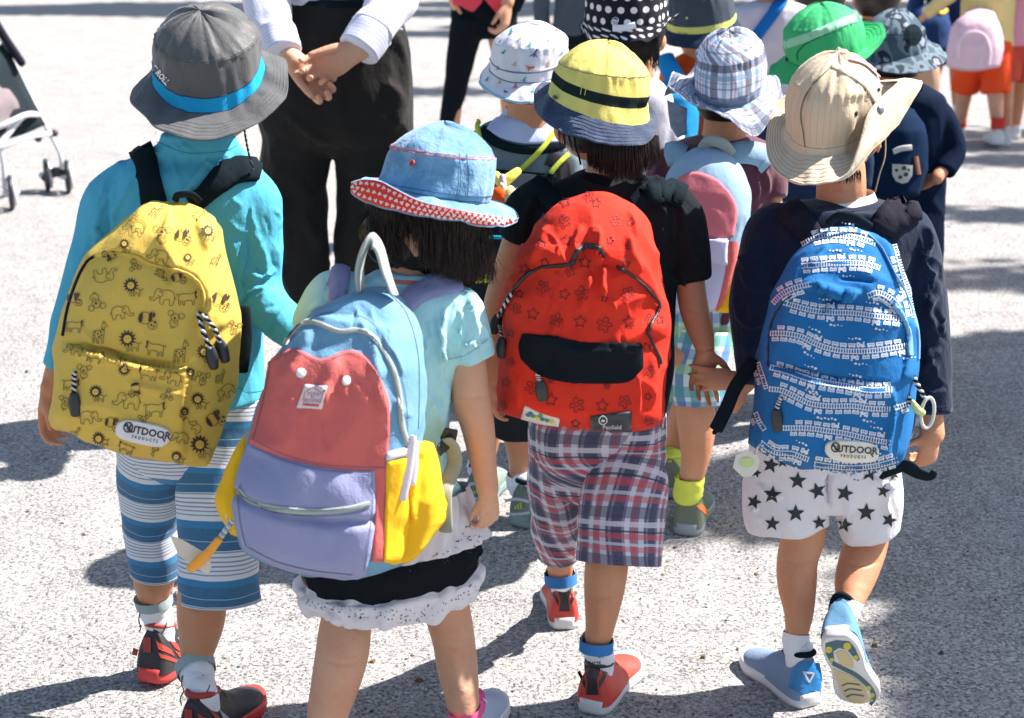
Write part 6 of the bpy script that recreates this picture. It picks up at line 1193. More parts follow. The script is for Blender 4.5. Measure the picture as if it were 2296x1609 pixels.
    CAPK[0] = .12; p = M(); torso(p, [(1686, 2010, 985), (1683, 2014, 1030), (1680, 2014, 1060), (1700, 2000, 1100), (1730, 1980, 1125)], 2.31, .52)
    limb(p, [(1768, 1020, 170, 2.31), (1764, 1090, 188, 2.31), (1764, 1150, 190, 2.31), (1766, 1178, 178, 2.31)], .8, seg=30)
    limb(p, [(1932, 1020, 160, 2.31), (1938, 1090, 162, 2.315), (1944, 1150, 152, 2.32), (1948, 1190, 140, 2.325)], .82, seg=30)
    p = fuse(p, .0035, 4); CAPK[0] = 1.0; wrinkle(p, .003, (15, 15, 10), 42, amp2=.001); folds(p, [([(1862, 1060), (1855, 1090), (1862, 1140)], 4, -.012), ([(1700, 1080), (1730, 1110), (1760, 1110)], 6, .004), ([(1880, 1090), (1900, 1140), (1890, 1180)], 6, .005), ([(1990, 1080), (1985, 1130), (2000, 1170)], 5, .006), ([(1700, 1130), (1690, 1150), (1710, 1170)], 5, .004), ([(1950, 1060), (1980, 1090), (2010, 1090)], 5, .004)])
    o = mk('shorts', p, WT, root); B = p.bvh(); BS = plain('print_black_green', (.018, .028, .028), .75)
    for x, y, s_, a in [(795, 100, 58, .05), (635, 190, 60, .1), (520, 235, 50, .35), (920, 165, 56, -.3), (782, 308, 58, 0), (635, 372, 50, .1), (930, 365, 46, -.1), (1095, 180, 56, .25), (1230, 300, 60, .05), (1095, 380, 52, .2), (1375, 350, 50, .3), (1340, 165, 44, .2), (1250, 50, 58, .1), (625, 0, 55, .2), (535, 50, 34, .3), (1400, 60, 40, -.4), (700, -20, 40, 0)]:
        (u, v), = q('I', (x, y)); m = M(); fill(m, B, place(STARS5, u, v, s_ * .36, a), .0012, fine=7); 
        if m.n: mk('star_print', m, BS, root)
    WS = cloth('white_sock', (.78, .80, .84), var=.06, weave=500, bump=.5)
    LB, SW, GM, DS = plain('shoe_blue', (.02, .22, .52), .5, bump=.3), plain('sole_white', (.70, .70, .70), .5), cloth('grey_mesh', (.20, .28, .40), weave=300, bump=.8), plain('sole_teal', (.06, .13, .17), .6)
    so_, bu, bso, (he, T) = shoe(root, G(1818, 1588), (-.42, .9, 0), (0, 0, 1), .185, [GM, SW, BLACKW, GM]); sk, k = sock(root, [(1786, 1418, 60, 2.28), (1784, 1445, 62, 2.275)], (he, T), .185, WS); a = M(); zu, zv = proj(he + T @ Vector((0, 0, .05)))
    fill(a, bu, [(1768, 1540), (1776, 1505), (1792, 1482), (1838, 1486), (1844, 1520), (1840, 1550), (1800, 1556)], .0012); mk('heel_panel', a, LB, so_)
    a = M(); stroke(a, bu, [(1800, 1504), (1813, 1528), (1824, 1508), (1802, 1506)], 4, .0022, sm=False); mk('side_emblem', a, plain('silver', (.6, .62, .66), .3), so_)
    # raised foot, sole to the camera
    toe = G(1934, 1606); fw = Vector((.36, .36, -.86)).normalized(); Ls = .185; up = Vector((.18, .86, .48)); heel = toe - fw * Ls + Vector((0, 0, .014))
    so_, bu, bso, (he, T) = shoe(root, heel, fw, up, Ls, [cloth('pale_blue_upper', (.11, .25, .40), weave=300, bump=.8), SW, BLACKW, GM]); sk, k = sock(root, [(1906, 1345, 64, 2.243), (1900, 1362, 66, 2.238), (1890, 1385, 68, 2.235)], (he, T), Ls, WS); g = M(); bv = k.bvh()
    for x, y in ((1880, 1372), (1892, 1380), (1905, 1386), (1918, 1392), (1880, 1356), (1906, 1404), (1890, 1398)): fill(g, bv, place([(-1, -1), (1, -.8), (.8, 1), (-.9, .8)], x, y, 4.5, .3), .001)
    stroke(g, bv, [(1868, 1362), (1895, 1370), (1925, 1388)], 2, .0008); stroke(g, bv, [(1862, 1378), (1890, 1394), (1920, 1410)], 2, .0008); mk('sock_print', g, plain('print_black', (.02, .02, .025), .7), sk, kind='stuff')
    def onsole(x, y): # x across, y along, both in shoe lengths
        return proj(he + T @ Vector((x * Ls, y * Ls, 0)))
    a = M(); fill(a, bso, [onsole(x, y) for x, y in [(-.10, .06), (0, .03), (.10, .06), (.125, .15), (.13, .3), (.105, .33), (.085, .27), (.06, .17), (0, .13), (-.06, .17), (-.075, .25), (-.09, .33), (-.12, .32), (-.13, .2)]], .0012, fine=10)
    stroke(a, bso, [onsole(x, y) for x, y in [(-.105, .33), (-.03, .42), (.04, .5), (.09, .6), (.13, .72), (.13, .85), (.07, .95)]], 9, .0012); mk('tread', a, DS, so_, kind='stuff')
    a = M()
    for x, y, r_ in ((-.09, .14, .03), (.07, .11, .035), (.105, .27, .022), (-.10, .28, .02), (.115, .7, .022), (.125, .8, .02), (.10, .88, .018)): c0 = onsole(x, y); fill(a, bso, circ(c0[0], c0[1], r_ * Ls * 1420, 8), .0018)
    mk('tread_dots', a, plain('tread_yellow', (.55, .5, .06), .6), so_, kind='stuff'); a = M()
    fill(a, bso, [onsole(x, y) for x, y in [(-.12, .4), (-.05, .47), (.03, .55), (.08, .68), (.08, .85), (.02, .93), (-.06, .92), (-.12, .8), (-.13, .62)]], .0009, fine=10); fill(a, bso, [onsole(x, y) for x, y in [(-.05, .2), (0, .16), (.05, .2), (.07, .3), (.05, .42), (-.04, .38)]], .0009, fine=10); mk('sole_pad', a, plain('sole_cream', (.60, .50, .28), .7), so_, kind='stuff')
    a = M(); 
    for y in (.62, .7, .78): stroke(a, bso, [onsole(-.10, y + .03), onsole(-.04, y), onsole(.05, y + .03)], 3, .0015)
    mk('flex_grooves', a, DS, so_, kind='stuff')
    # beige hat
    def beige():
        mt, k = base('beige_twill', .85, .2, .2); o = k.obj(); s_ = k.sep(k.uv()); ln = k.m('LESS_THAN', k.m('FRACT', k.m('DIVIDE', s_[0], .0085)), .13)
        c = k.mix(k.noise(12, 4, o), c4((.60, .50, .36)), c4((.50, .40, .26))); c = k.mix(k.m('MULTIPLY', ln, .28), c, c4((.25, .19, .12))); k.l(c, k.b.inputs['Base Color'])
        k.bump(k.noise(600, 1, o), .4, .0008, k.bump(k.noise(30, 4, o), .7, .004)); return mt
    BG = beige(); BP = cloth('beige_plain', (.58, .50, .38), var=.1, col2=(.45, .36, .24), weave=700, bump=.4, crease=.9); BD = cloth('beige_inner', (.42, .30, .15), var=.2, weave=400, bump=.8)
    rings = [(1776, 178, 1970, 182, 34, 0), (1766, 222, 1972, 228, 46, 0), (1762, 284, 1956, 268, 50, 0), (1756, 302, 1956, 284, 58, 1, 1)]
    E1 = [(90, 1850, 411, -.13), (120, 1788, 408, -.11), (150, 1738, 380, -.07), (180, 1718, 325, 0), (205, 1728, 262, .05), (235, 1762, 214, .09), (270, 1880, 185, .12), (310, 1985, 182, .12), (335, 2050, 178, .06), (355, 2069, 190, .02), (15, 2036, 243, -.01), (35, 1996, 295, -.05), (55, 1950, 340, -.09), (72, 1902, 392, -.12)]
    E2 = [(90, 1850, 411, -.13), (120, 1788, 408, -.11), (150, 1738, 380, -.07), (180, 1718, 325, 0), (205, 1728, 262, .05), (235, 1762, 214, .09), (270, 1880, 185, .12), (310, 1985, 184, .11), (335, 2012, 186, .0), (355, 1976, 218, -.04), (15, 1946, 256, -.075), (35, 1932, 304, -.095), (55, 1920, 342, -.11), (72, 1898, 390, -.125)]
    hr, bc, bb_, ba, P, nc = hat('sun_hat', 2.29, rings, E1, [BG, BP, BD], 'beige sun hat with its right brim snapped up on the child in navy', wr=.0024, seed=24, puff=.040, ratio=1.25, turn=E2, tmat=1)
    t = M(); rowline(t, P, nc - 7, w=.0008)
    for k_ in range(6): rowline(t, P, nc + 2 + k_ * 2, w=.0007, lift=.0005)
    mk('stitching', t, cloth('beige_thread', (.40, .32, .2)), hr)
    t = M(); stroke(t, bc, [(1866, 146), (1815, 200), (1797, 250), (1802, 300), (1806, 330)], 2.4, .0012); stroke(t, bc, [(1870, 146), (1925, 185), (1950, 215), (1962, 240)], 2.4, .0012); mk('seam', t, plain('seam_dark', (.16, .12, .08), .8), hr, kind='stuff')
    t = M(); strap(t, bc, [(1868, 146), (1930, 180), (1958, 215), (1968, 240)], 14, .0015, .0015); mk('crown_strip', t, BP, hr)
    t = M(); stroke(t, bc, [(1895, 130), (1935, 142), (1958, 160), (1972, 172)], 7, .003); mk('pink_cord', t, cloth('pink_cord', (.62, .32, .32)), hr)
    for x, y, r_ in ((1919, 254, .0042), (1970, 200, .003)):
        r = hit(bc, x, y, .001) or hit(ba, x, y, .001)
        if r: t = M(); Rm = r[1].to_track_quat('Z', 'Y').to_matrix(); ball(t, r[0], (r_, r_, .0012), seg=14, rings=6, mat=Rm); mk('eyelet', t, plain('eyelet_dark', (.03, .045, .05), .3, metal=.6), hr)
    r = hit(bb_, 1974, 245, .001)
    if r: t = M(); Rm = r[1].to_track_quat('Z', 'Y').to_matrix(); ball(t, r[0], (.0062, .0062, .0022), seg=18, rings=6, mat=Rm); mk('snap_button', t, plain('snap_grey', (.22, .24, .24), .3, metal=.7), hr)
    t = M(); tube(t, [(W(1985, 300, 2.27), .0012), (W(1984, 350, 2.26), .0012), (W(1972, 390, 2.255), .0012), (W(1962, 430, 2.26), .0012)], seg=6); mk('chin_cord', t, cloth('beige_thread', (.40, .32, .2)), hr)
    return root, bs
# ============================================================ second row and beyond
def quick_body(root, hc, r, yaw, neckpts, tor, limbs, hands=(), col=None, vox=.004, pitch=0, hairback=-.62):
    b = M(); R = headm(b, hc, r, yaw=yaw, pitch=pitch)
    if neckpts: limb(b, neckpts)
    if tor: torso(b, tor, tor[0][3], .42)
    for l in limbs: limb(b, l, seg=16)
    for h in hands: hand(b, *h[0], **h[1])
    mk('body', fuse(b, vox, 4), col or SKIN, root); face(root, hc, r, R); h = M(); haircap(h, hc, r, R, back=hairback); mk('hair', h, HAIR, root); return R
def garment(root, name, tor, limbs, mat, Y, dr=.58, vox=.0045, wr=.0024, seed=1, fl=()):
    CAPK[0] = .12; s = M()
    if tor: torso(s, tor, Y, dr)
    for l in limbs: limb(s, l, seg=22)
    s = fuse(s, vox, 5); CAPK[0] = 1.0; wrinkle(s, wr, (14, 14, 9), seed, amp2=.0007); folds(s, fl); mk(name, s, mat, root); return s
WSK = cloth('white_sock', (.78, .80, .84), var=.06, weave=500, bump=.5)
GSH, SWH = plain('shoe_grey', (.42, .43, .47), .5), plain('sole_white', (.70, .70, .70), .5)
CAMO = cloth('camo_green', (.03, .075, .06), var=.6, col2=(.28, .33, .30), weave=300)

def dinokid():
    Y = 3.02; root = thing('person', (W(1160, 900, Y).x, Y, 0), 'child in grey and black shirt with yellow cords tied over its back', 'person', 'children further ahead')
    hc = W(1190, 165, 3.03)
    quick_body(root, hc, .066, .1, [(1190, 180, 100, 3.03), (1190, 240, 108, 3.03), (1188, 290, 120, 3.03)], [(1090, 1240, 320, 3.03), (1080, 1240, 500), (1080, 1240, 800), (1085, 1235, 900)],
               [[(1062, 330, 40, 3.03), (1050, 450, 38, 3.02), (1050, 560, 32, 3.0)], [(1265, 330, 40, 3.03), (1290, 450, 38, 3.02), (1300, 560, 32, 3.0)], [(1160, 900, 70, 3.03), (1168, 970, 84, 3.03), (1172, 1030, 66, 3.03), (1166, 1100, 46, 3.03)], [(1090, 900, 70, 3.06), (1086, 970, 76, 3.12), (1084, 1020, 56, 3.14), (1080, 1060, 44, 3.14)]],
               [((W(1050, 560, 3.0), (0, .1, -1), (1, .2, 0), .08), {}), ((W(1300, 560, 3.0), (0, .1, -1), (-1, .2, 0), .08), {})])
    GT_ = cloth('grey_jersey', (.16, .22, .25), var=.1); s = garment(root, 'shirt', [(1120, 1255, 268, 3.03, .7), (1080, 1262, 285, 3.03, .6), (1048, 1272, 312), (1040, 1275, 380), (1045, 1270, 560), (1050, 1265, 800)], [[(1080, 320, 60, 3.03), (1056, 370, 64, 3.03), (1046, 440, 58, 3.02)], [(1250, 320, 60, 3.03), (1272, 370, 64, 3.03), (1284, 440, 58, 3.02)]], GT_, 3.03, seed=51)
    B = s.bvh(); WC = cloth('pale_blue_collar', (.48, .55, .78), var=.06)
    m = M(); patch(m, B, [(1122, 262), (1190, 262), (1256, 266)], [(1092, 292), (1130, 312), (1190, 322), (1262, 318)], [(1122, 262), (1104, 276), (1092, 292)], [(1256, 266), (1264, 290), (1262, 318)], .005, ni=14, nj=24); mk('collar', m, WC, root)
    m = M(); rings3(m, [(1134, 240, 1250, 246, 12, 3.04, .8), (1124, 256, 1256, 262, 18, 3.04, .9), (1112, 270, 1262, 276, 24, 3.04, 1.0)]); mk('collar_stand', m, WC, root)
    m = M(); strap(m, B, [(1082, 290), (1110, 318), (1165, 334), (1220, 334), (1262, 322)], 20, .004, .004); mk('black_yoke', m, BLACK, root)
    m = M(); strap(m, B, [(1055, 300), (1062, 330), (1060, 400)], 34, .003, .004); mk('shoulder_panel', m, BLACK, root)
    m = M(); strap(m, B, [(1230, 350), (1262, 370), (1268, 420)], 40, .003, .004); mk('shoulder_panel', m, cloth('charcoal_jersey', (.05, .05, .055)), root)
    m = M(); patch(m, B, [(1050, 374), (1150, 382), (1262, 392)], [(1050, 470), (1262, 470)], [(1050, 374), (1050, 470)], [(1262, 392), (1262, 470)], .003, ni=12, nj=24); mk('black_panel', m, BLACK, root)
    YC = cloth('neon_cord', (.58, .68, .08), var=.1)
    for pts in ([(1074, 270), (1076, 292), (1084, 318), (1094, 335)], [(1243, 293), (1215, 330), (1190, 356), (1162, 384), (1140, 398), (1120, 398)], [(1268, 345), (1250, 362), (1232, 384)]):
        m = M(); P3 = [onto(B, x, y, .008, W(x, y, 2.92)) for x, y in pts]; tube(m, [(p, .0052, .5) for p in P3], seg=10); mk('neon_cord', m, YC, root)
    # dark pack with teal piping, yellow tape and a plush charm
    b = bag([(1060, 395), (1120, 388), (1215, 395)], [(1052, 690), (1140, 700), (1240, 690)], [(1060, 395), (1048, 500), (1045, 600), (1052, 690)], [(1215, 395), (1235, 500), (1240, 600), (1240, 690)], 2.95, .10, seed=52, nj=50, ni=70, topf=.25)
    c = W(1130, 550, 2.92); r2 = thing('backpack', (c.x, c.y, c.z), 'black backpack with teal and yellow lines behind the child in denim hat', 'backpack', 'backpacks worn by the children')
    mk('bag_body', b, cloth('dark_pack', (.012, .018, .025)), r2); Bb = b.bvh()
    for pts, w, col, nm in (([(1050, 437), (1140, 434), (1235, 437)], 22, (.01, .10, .18), 'teal_band'), ([(1050, 533), (1100, 531), (1150, 533), (1238, 533)], 8, (.02, .30, .42), 'piping'), ([(1050, 622), (1100, 620), (1238, 612)], 24, (.62, .62, .04), 'yellow_tape')):
        m = M(); strap(m, Bb, pts, w, .004, .004); mk(nm, m, cloth(nm, col), r2)
    for (x, y, rx, rz, cc) in ((1122, 450, .020, .026, (.75, .10, .015)), (1142, 446, .020, .022, (.72, .62, .28)), (1128, 425, .008, .010, (.6, .58, .3))):
        m = M(); ball(m, W(x, y, 2.80), (rx, rx * .8, rz), seg=16, rings=10); wrinkle(m, .003, (90, 90, 90), 3); mk('plush_charm', m, cloth('plush%.2f' % cc[0], cc, bump=.9, crease=1, weave=250), r2)
    m = M(); tube(m, [(W(1112, 392, 2.84), .008), (W(1124, 408, 2.83), .010), (W(1142, 398, 2.83), .010), (W(1160, 384, 2.84), .008)], seg=10); mk('yellow_bow', m, cloth('bow', (.72, .70, .12)), r2)
    m = M(); tube(m, [(W(1126, 396, 2.82), .006), (W(1132, 420, 2.81), .005), (W(1146, 442, 2.81), .005)], seg=8); mk('lilac_cord', m, cloth('lilac_cord', (.50, .38, .58)), r2)
    m = M(); CAPK[0] = .1; torso(m, [(1065, 1255, 780), (1070, 1250, 860), (1085, 1235, 890)], 3.03, .55); limb(m, [(1160, 860, 104, 3.03), (1160, 920, 106, 3.03), (1160, 974, 96, 3.03)], seg=24); limb(m, [(1085, 860, 90, 3.05), (1080, 910, 90, 3.09), (1078, 950, 86, 3.11)], seg=24); CAPK[0] = 1; p = fuse(m, .0045, 4); wrinkle(p, .003, (15, 15, 9), 5); mk('shorts', p, cloth('charcoal_shorts', (.02, .024, .028)), root)
    GR_ = plain('print_lime', (.45, .65, .05), .6)
    for g_, pts, f_ in ((G(1160, 1184), [(1166, 1062, 58, 3.03), (1166, 1085, 60, 3.03)], (.55, .8, 0)), (G(1068, 1148), [(1078, 1030, 56, 3.14), (1076, 1050, 58, 3.14)], (.2, .95, 0))):
        so_, bu, bso, hT = shoe(root, g_, f_, (0, 0, 1), .20, [CAMO, cloth('sole_camo', (.10, .2, .19), var=.5, col2=(.35, .4, .4)), BLACKW, BLACKW], tall=1.0); sk, k = sock(root, pts, hT, .20, WSK)
        x, y = proj(hT[0] + hT[1] @ Vector((.0, .0, .045)))
        m = M()
        for j, h_ in enumerate((6, 10, 14)): stroke(m, bu, [(x - 2 + j * 6, y + 2), (x - 5 + j * 6, y + 2 - h_)], 4, .0015, sm=False)
        if m.n: mk('three_bar_emblem', m, GR_, so_, kind='stuff')
        m = M(); stroke(m, bu, [(x - 28, y - 16), (x, y - 20), (x + 28, y - 14)], 7, .0013); stroke(m, bu, [(x - 26, y + 12), (x, y + 14), (x + 28, y + 10)], 6, .0013); mk('light_trim', m, plain('trim_grey', (.5, .55, .56), .5), so_, kind='stuff')
    DW = cloth('white_print_cotton', (.66, .66, .70), var=.05, crease=.8); PB = cloth('pale_blue_piping', (.28, .48, .60))
    rings = [(1107, 92, 1272, 84, 22, 0), (1103, 124, 1275, 116, 32, 0), (1100, 132, 1276, 122, 36, 0), (1098, 150, 1274, 142, 40, 0)]
    edge = [(180, 1075, 178, 0), (150, 1094, 204, -.055), (120, 1135, 224, -.10), (90, 1186, 232, -.12), (60, 1235, 226, -.10), (30, 1272, 205, -.06), (0, 1296, 170, 0), (315, 1275, 125, .08), (270, 1190, 112, .11), (225, 1110, 135, .08)]
    hr, bc, bb_, ba, P, nc = hat('bucket_hat', 3.0, rings, edge, [DW, PB], 'white bucket hat scattered with tiny coloured dinosaurs', wr=.0018, seed=53, puff=.030, ratio=1.18)
    t = M(); rowline(t, P, nc - 1, w=.0018, lift=.001); rowline(t, P, nc - 8, w=.0018, lift=.001); mk('seam', t, cloth('seam_grey', (.16, .18, .26)), hr); t = M(); rowline(t, P, nc + 12.5, w=.003, lift=.0014); mk('brim_piping', t, PB, hr)
    D1 = [(-1, .5), (-.4, .15), (0, -.1), (.3, -.6), (.6, -.75), (.75, -.5), (.5, -.35), (.4, .1), (.5, .6), (.3, .6), (.15, .25), (0, .6), (-.15, .6), (-.1, .2), (-.5, .35)]
    cc = [plain('dino_teal', (.03, .32, .32), .7), plain('dino_navy', (.05, .07, .22), .7), plain('dino_orange', (.65, .12, .04), .7), plain('dino_gold', (.62, .40, .12), .7)]
    for k_, x, y, s_, a, c_ in [('B', 1105, 200, 24, -.5, 0), ('B', 1030, 265, 16, .5, 1), ('B', 1055, 330, 22, .2, 0), ('B', 1220, 285, 24, 0, 0), ('B', 1250, 340, 38, -.1, 1), ('B', 1120, 300, 18, 1, 3), ('B', 1125, 405, 22, .1, 3), ('B', 1222, 425, 34, .9, 2), ('B', 1340, 405, 28, -.4, 3), ('B', 1425, 335, 20, 0, 0), ('B', 1340, 255, 20, 0, 2), ('B', 1018, 435, 16, 0, 0), ('B', 1185, 505, 24, 0, 0), ('B', 1240, 575, 26, 0, 0), ('B', 1130, 548, 26, -.3, 2), ('B', 1030, 520, 22, -.3, 3), ('B', 950, 505, 20, 0, 0), ('B', 1070, 580, 18, 1.3, 1), ('B', 1390, 190, 20, .3, 2), ('B', 1160, 245, 18, .3, 3)]:
        (u, v), = q(k_, (x, y)); m = M(); fill(m, ba, place(D1, u, v, s_ * .36, a), .0012)
        if m.n: mk('dinosaur_print', m, cc[c_], hr)
    return root

def plaidkid():
    Y = 2.98; root = thing('person', (W(1580, 900, Y).x, Y, 0), 'child in maroon shirt and green and blue checked shorts with yellow socks', 'person', 'children further ahead')
    hc = W(1632, 195, 3.0)
    quick_body(root, hc, .064, -.2, [(1630, 210, 95, 3.0), (1625, 290, 98, 3.0), (1620, 330, 110, 3.0)], [(1530, 1700, 370, 3.0), (1520, 1690, 500), (1510, 1660, 700), (1510, 1640, 800)],
               [[(1495, 350, 46, 3.0), (1480, 450, 40, 2.99), (1478, 540, 34, 2.97)], [(1722, 380, 46, 3.0), (1735, 450, 40, 2.99), (1728, 540, 34, 2.95)], [(1545, 800, 80, 2.97), (1558, 900, 86, 2.96), (1562, 960, 86, 2.955), (1560, 1020, 68, 2.95), (1548, 1080, 52, 2.95)], [(1600, 800, 76, 3.02), (1540, 900, 60, 3.1), (1514, 980, 52, 3.18), (1508, 1020, 44, 3.2)]],
               [((W(1478, 540, 2.97), (0, .1, -1), (1, .2, 0), .08), {}), ((W(1728, 540, 2.95), (0, .1, -1), (-1, .2, 0), .08), {})], hairback=-.75)
    MR = cloth('maroon_jersey', (.10, .025, .045), var=.2, sheen=.3)
    SH = garment(root, 'shirt', [(1560, 1690, 308, 3.0, .7), (1520, 1718, 322, 3.0, .6), (1485, 1740, 345), (1478, 1735, 430), (1490, 1700, 600), (1500, 1660, 720)], [[(1510, 350, 66, 3.0), (1485, 390, 72, 3.0), (1478, 450, 66, 2.99)], [(1705, 360, 76, 3.0), (1722, 395, 84, 3.0), (1724, 440, 76, 2.99)]], MR, 3.0, seed=61, fl=[([(1700, 360), (1720, 400), (1720, 440)], 5, .005), ([(1690, 390), (1700, 420), (1695, 450)], 4, .005)])
    LB, CO, LI, YE = _mc['light_blue_canvas'], _mc['coral_canvas'], _mc['lilac_canvas'], _mc['warm_yellow_canvas']
    b = bag([(1530, 345), (1570, 328), (1620, 340)], [(1500, 700), (1560, 704), (1600, 698)], [(1530, 345), (1495, 390), (1480, 460), (1482, 560), (1500, 700)], [(1620, 340), (1655, 368), (1681, 423), (1683, 476), (1674, 529), (1650, 600), (1600, 698)], 2.90, .10, seed=62, nj=70, ni=90)
    c = W(1580, 500, 2.88); r2 = thing('backpack', (c.x, c.y, c.z), 'small pale blue backpack with pink dome panel on the child in the plaid hat', 'backpack', 'backpacks worn by the children')
    mk('bag_body', b, cloth('pale_blue_canvas', (.26, .40, .52), var=.1), r2); B = b.bvh()
    panel(r2, 'pink_panel', B, cloth('pink_canvas', (.62, .17, .20), var=.08), [(1500, 420), (1530, 395), (1560, 386), (1600, 400), (1632, 430)], [(1505, 530), (1560, 535), (1642, 530)], [(1500, 420), (1494, 470), (1505, 530)], [(1632, 430), (1650, 470), (1642, 530)], .003, ni=22, nj=26)
    panel(r2, 'lilac_pocket', B, cloth('lilac_light', (.50, .50, .70)), [(1500, 532), (1560, 536), (1628, 534)], [(1505, 690), (1560, 700), (1604, 690)], [(1500, 532), (1498, 600), (1505, 690)], [(1628, 534), (1625, 600), (1604, 690)], .006, ni=22, nj=22)
    panel(r2, 'pocket_flap', B, cloth('lilac_flap', (.56, .56, .74)), [(1566, 532), (1628, 536)], [(1568, 580), (1624, 590)], [(1566, 532), (1568, 580)], [(1628, 536), (1624, 590)], .012, ni=8, nj=10)
    for pts, w, mt in (([(1640, 540), (1630, 610), (1608, 692)], 18, CO),):
        m = M(); strap(m, B, pts, w, .008, .008); mk('coral_strip', m, mt, r2)
    y = bag([(1640, 545), (1660, 538), (1672, 545)], [(1603, 697), (1625, 700), (1642, 698)], [(1640, 545), (1628, 620), (1603, 697)], [(1672, 545), (1662, 620), (1642, 698)], 2.89, .06, seed=63, nj=24, ni=40, topf=.15); mk('side_pocket', y, YE, r2)
    m = M(); tube(m, [(W(1575, 332, 2.89), .010, .3), (W(1590, 316, 2.88), .011, .3), (W(1620, 322, 2.88), .011, .3), (W(1640, 345, 2.9), .010, .3)], seg=10); mk('haul_loop', m, cloth('grey_green_webbing', (.42, .47, .44)), r2)
    for pts in ([(1632, 352), (1662, 344), (1700, 350), (1722, 366)], [(1536, 356), (1518, 348), (1500, 352)]):
        m = M(); strap(m, SH.bvh(), pts, 44, .010, .010); mk('shoulder_strap', m, cloth('pale_blue_canvas', (.26, .40, .52)), r2)
    wh, bl, tl, lm = srgb(205, 225, 225), srgb(30, 100, 165), srgb(25, 150, 150), srgb(150, 200, 110)
    PL = uvplaid('green_plaid', wh, [(.2, .25, bl, .8), (.55, .2, tl, .8), (.8, .16, lm, .6)], [(.2, .22, tl, .7), (.5, .2, bl, .5), (.78, .18, lm, .6)], .10, .10)
    p = M(); torso(p, [(1505, 1660, 690), (1500, 1650, 760), (1500, 1645, 800)], 2.99, .55, uvs=True, n=12)
    tube(p, [(W(u, v, y_), w / 2 / px(W(u, v, y_)), .85) for u, v, w, y_ in [(1580, 740, 120, 2.98), (1574, 820, 130, 2.965), (1576, 905, 130, 2.95)]], seg=32, n=30, uvs=True, cap=False)
    tube(p, [(W(u, v, y_), w / 2 / px(W(u, v, y_)), .85) for u, v, w, y_ in [(1530, 740, 90, 3.0), (1515, 820, 80, 3.06), (1510, 880, 74, 3.1)]], seg=32, n=30, uvs=True, cap=False)
    wrinkle(p, .003, (15, 15, 9), 64); mk('shorts', p, PL, root)
    NS = cloth('neon_sock', (.62, .70, .10), var=.1, weave=400, bump=.6)
    for g_, pts, f_, L_ in ((G(1538, 1204), [(1546, 1068, 68, 2.95), (1545, 1090, 66, 2.95), (1543, 1110, 64, 2.95)], (.25, .95, 0), .20), (G(1500, 1120), [(1508, 1005, 50, 3.2), (1508, 1030, 50, 3.2)], (.1, 1, 0), .19)):
        so_, bu, bso, hT = shoe(root, g_, f_, (0, 0, 1), L_, [cloth('olive_shoe', (.10, .12, .09), var=.4, col2=(.25, .3, .22)), plain('sole_grey', (.30, .36, .38), .6), NS, BLACKW]); sock(root, pts, hT, L_, NS)
        x, y = proj(hT[0] + hT[1] @ Vector((0, 0, .05))); m = M(); fill(m, bu, [(x + 20, y - 20), (x + 34, y - 22), (x + 50, y - 6), (x + 44, y + 4), (x + 34, y - 6)], .0014); 
        if m.n: mk('orange_trim', m, plain('orange_trim', (.8, .2, .03), .6), so_, kind='stuff')
    wh, nv, lb, rd = srgb(222, 224, 236), srgb(30, 50, 78), srgb(100, 145, 175), srgb(170, 90, 110)
    PH = uvplaid('blue_plaid', wh, [(.15, .22, nv, .75), (.42, .14, lb, .7), (.56, .03, rd, .6), (.66, .05, nv, .6), (.85, .12, lb, .6)], [(.2, .24, nv, .7), (.5, .16, lb, .6), (.66, .03, rd, .6), (.82, .05, nv, .5)], .062, .055)
    DB = denim('dusty_denim', (.09, .13, .20), (.17, .22, .30))
    rings = [(1560, 120, 1712, 104, 32, 0), (1553, 158, 1722, 148, 36, 0), (1553, 192, 1718, 178, 40, 0), (1560, 204, 1710, 190, 44, 1, 0)]
    edge = [(0, 1758, 208, 0), (30, 1738, 250, -.055), (60, 1690, 284, -.10), (90, 1630, 276, -.12), (120, 1565, 256, -.10), (150, 1512, 228, -.06), (180, 1490, 192, 0), (225, 1525, 150, .09), (270, 1630, 128, .12), (315, 1730, 160, .08)]
    hr, bc, bb_, ba, P, nc = hat('bucket_hat', 2.97, rings, edge, [PH, DB], 'blue and white plaid bucket hat with grey band and wavy brim', wr=.0024, seed=66, puff=.036, ratio=1.15, brimwave=.03, under=1)
    t = M(); 
    for k in range(4): rowline(t, P, nc + 3 + k * 2.6, w=.0009, lift=.0008)
    mk('stitching', t, DB, hr)
    m = M(); gv = []
    for i in range(10):
        f = i / 9; gv.append([W(1496 + 8 * f + 45 * g_ - 10 * f * g_, 222 + 78 * f * (1 - .5 * abs(g_ - .4)) + 22 * g_, 2.90 + .02 * f) for g_ in np.linspace(0, 1, 10)])
    grid(m, gv, flip=True); wrinkle(m, .003, (30, 30, 20), 5); o = mk('neck_flap', m, DB, hr); o.modifiers.new('t', 'SOLIDIFY').thickness = .002

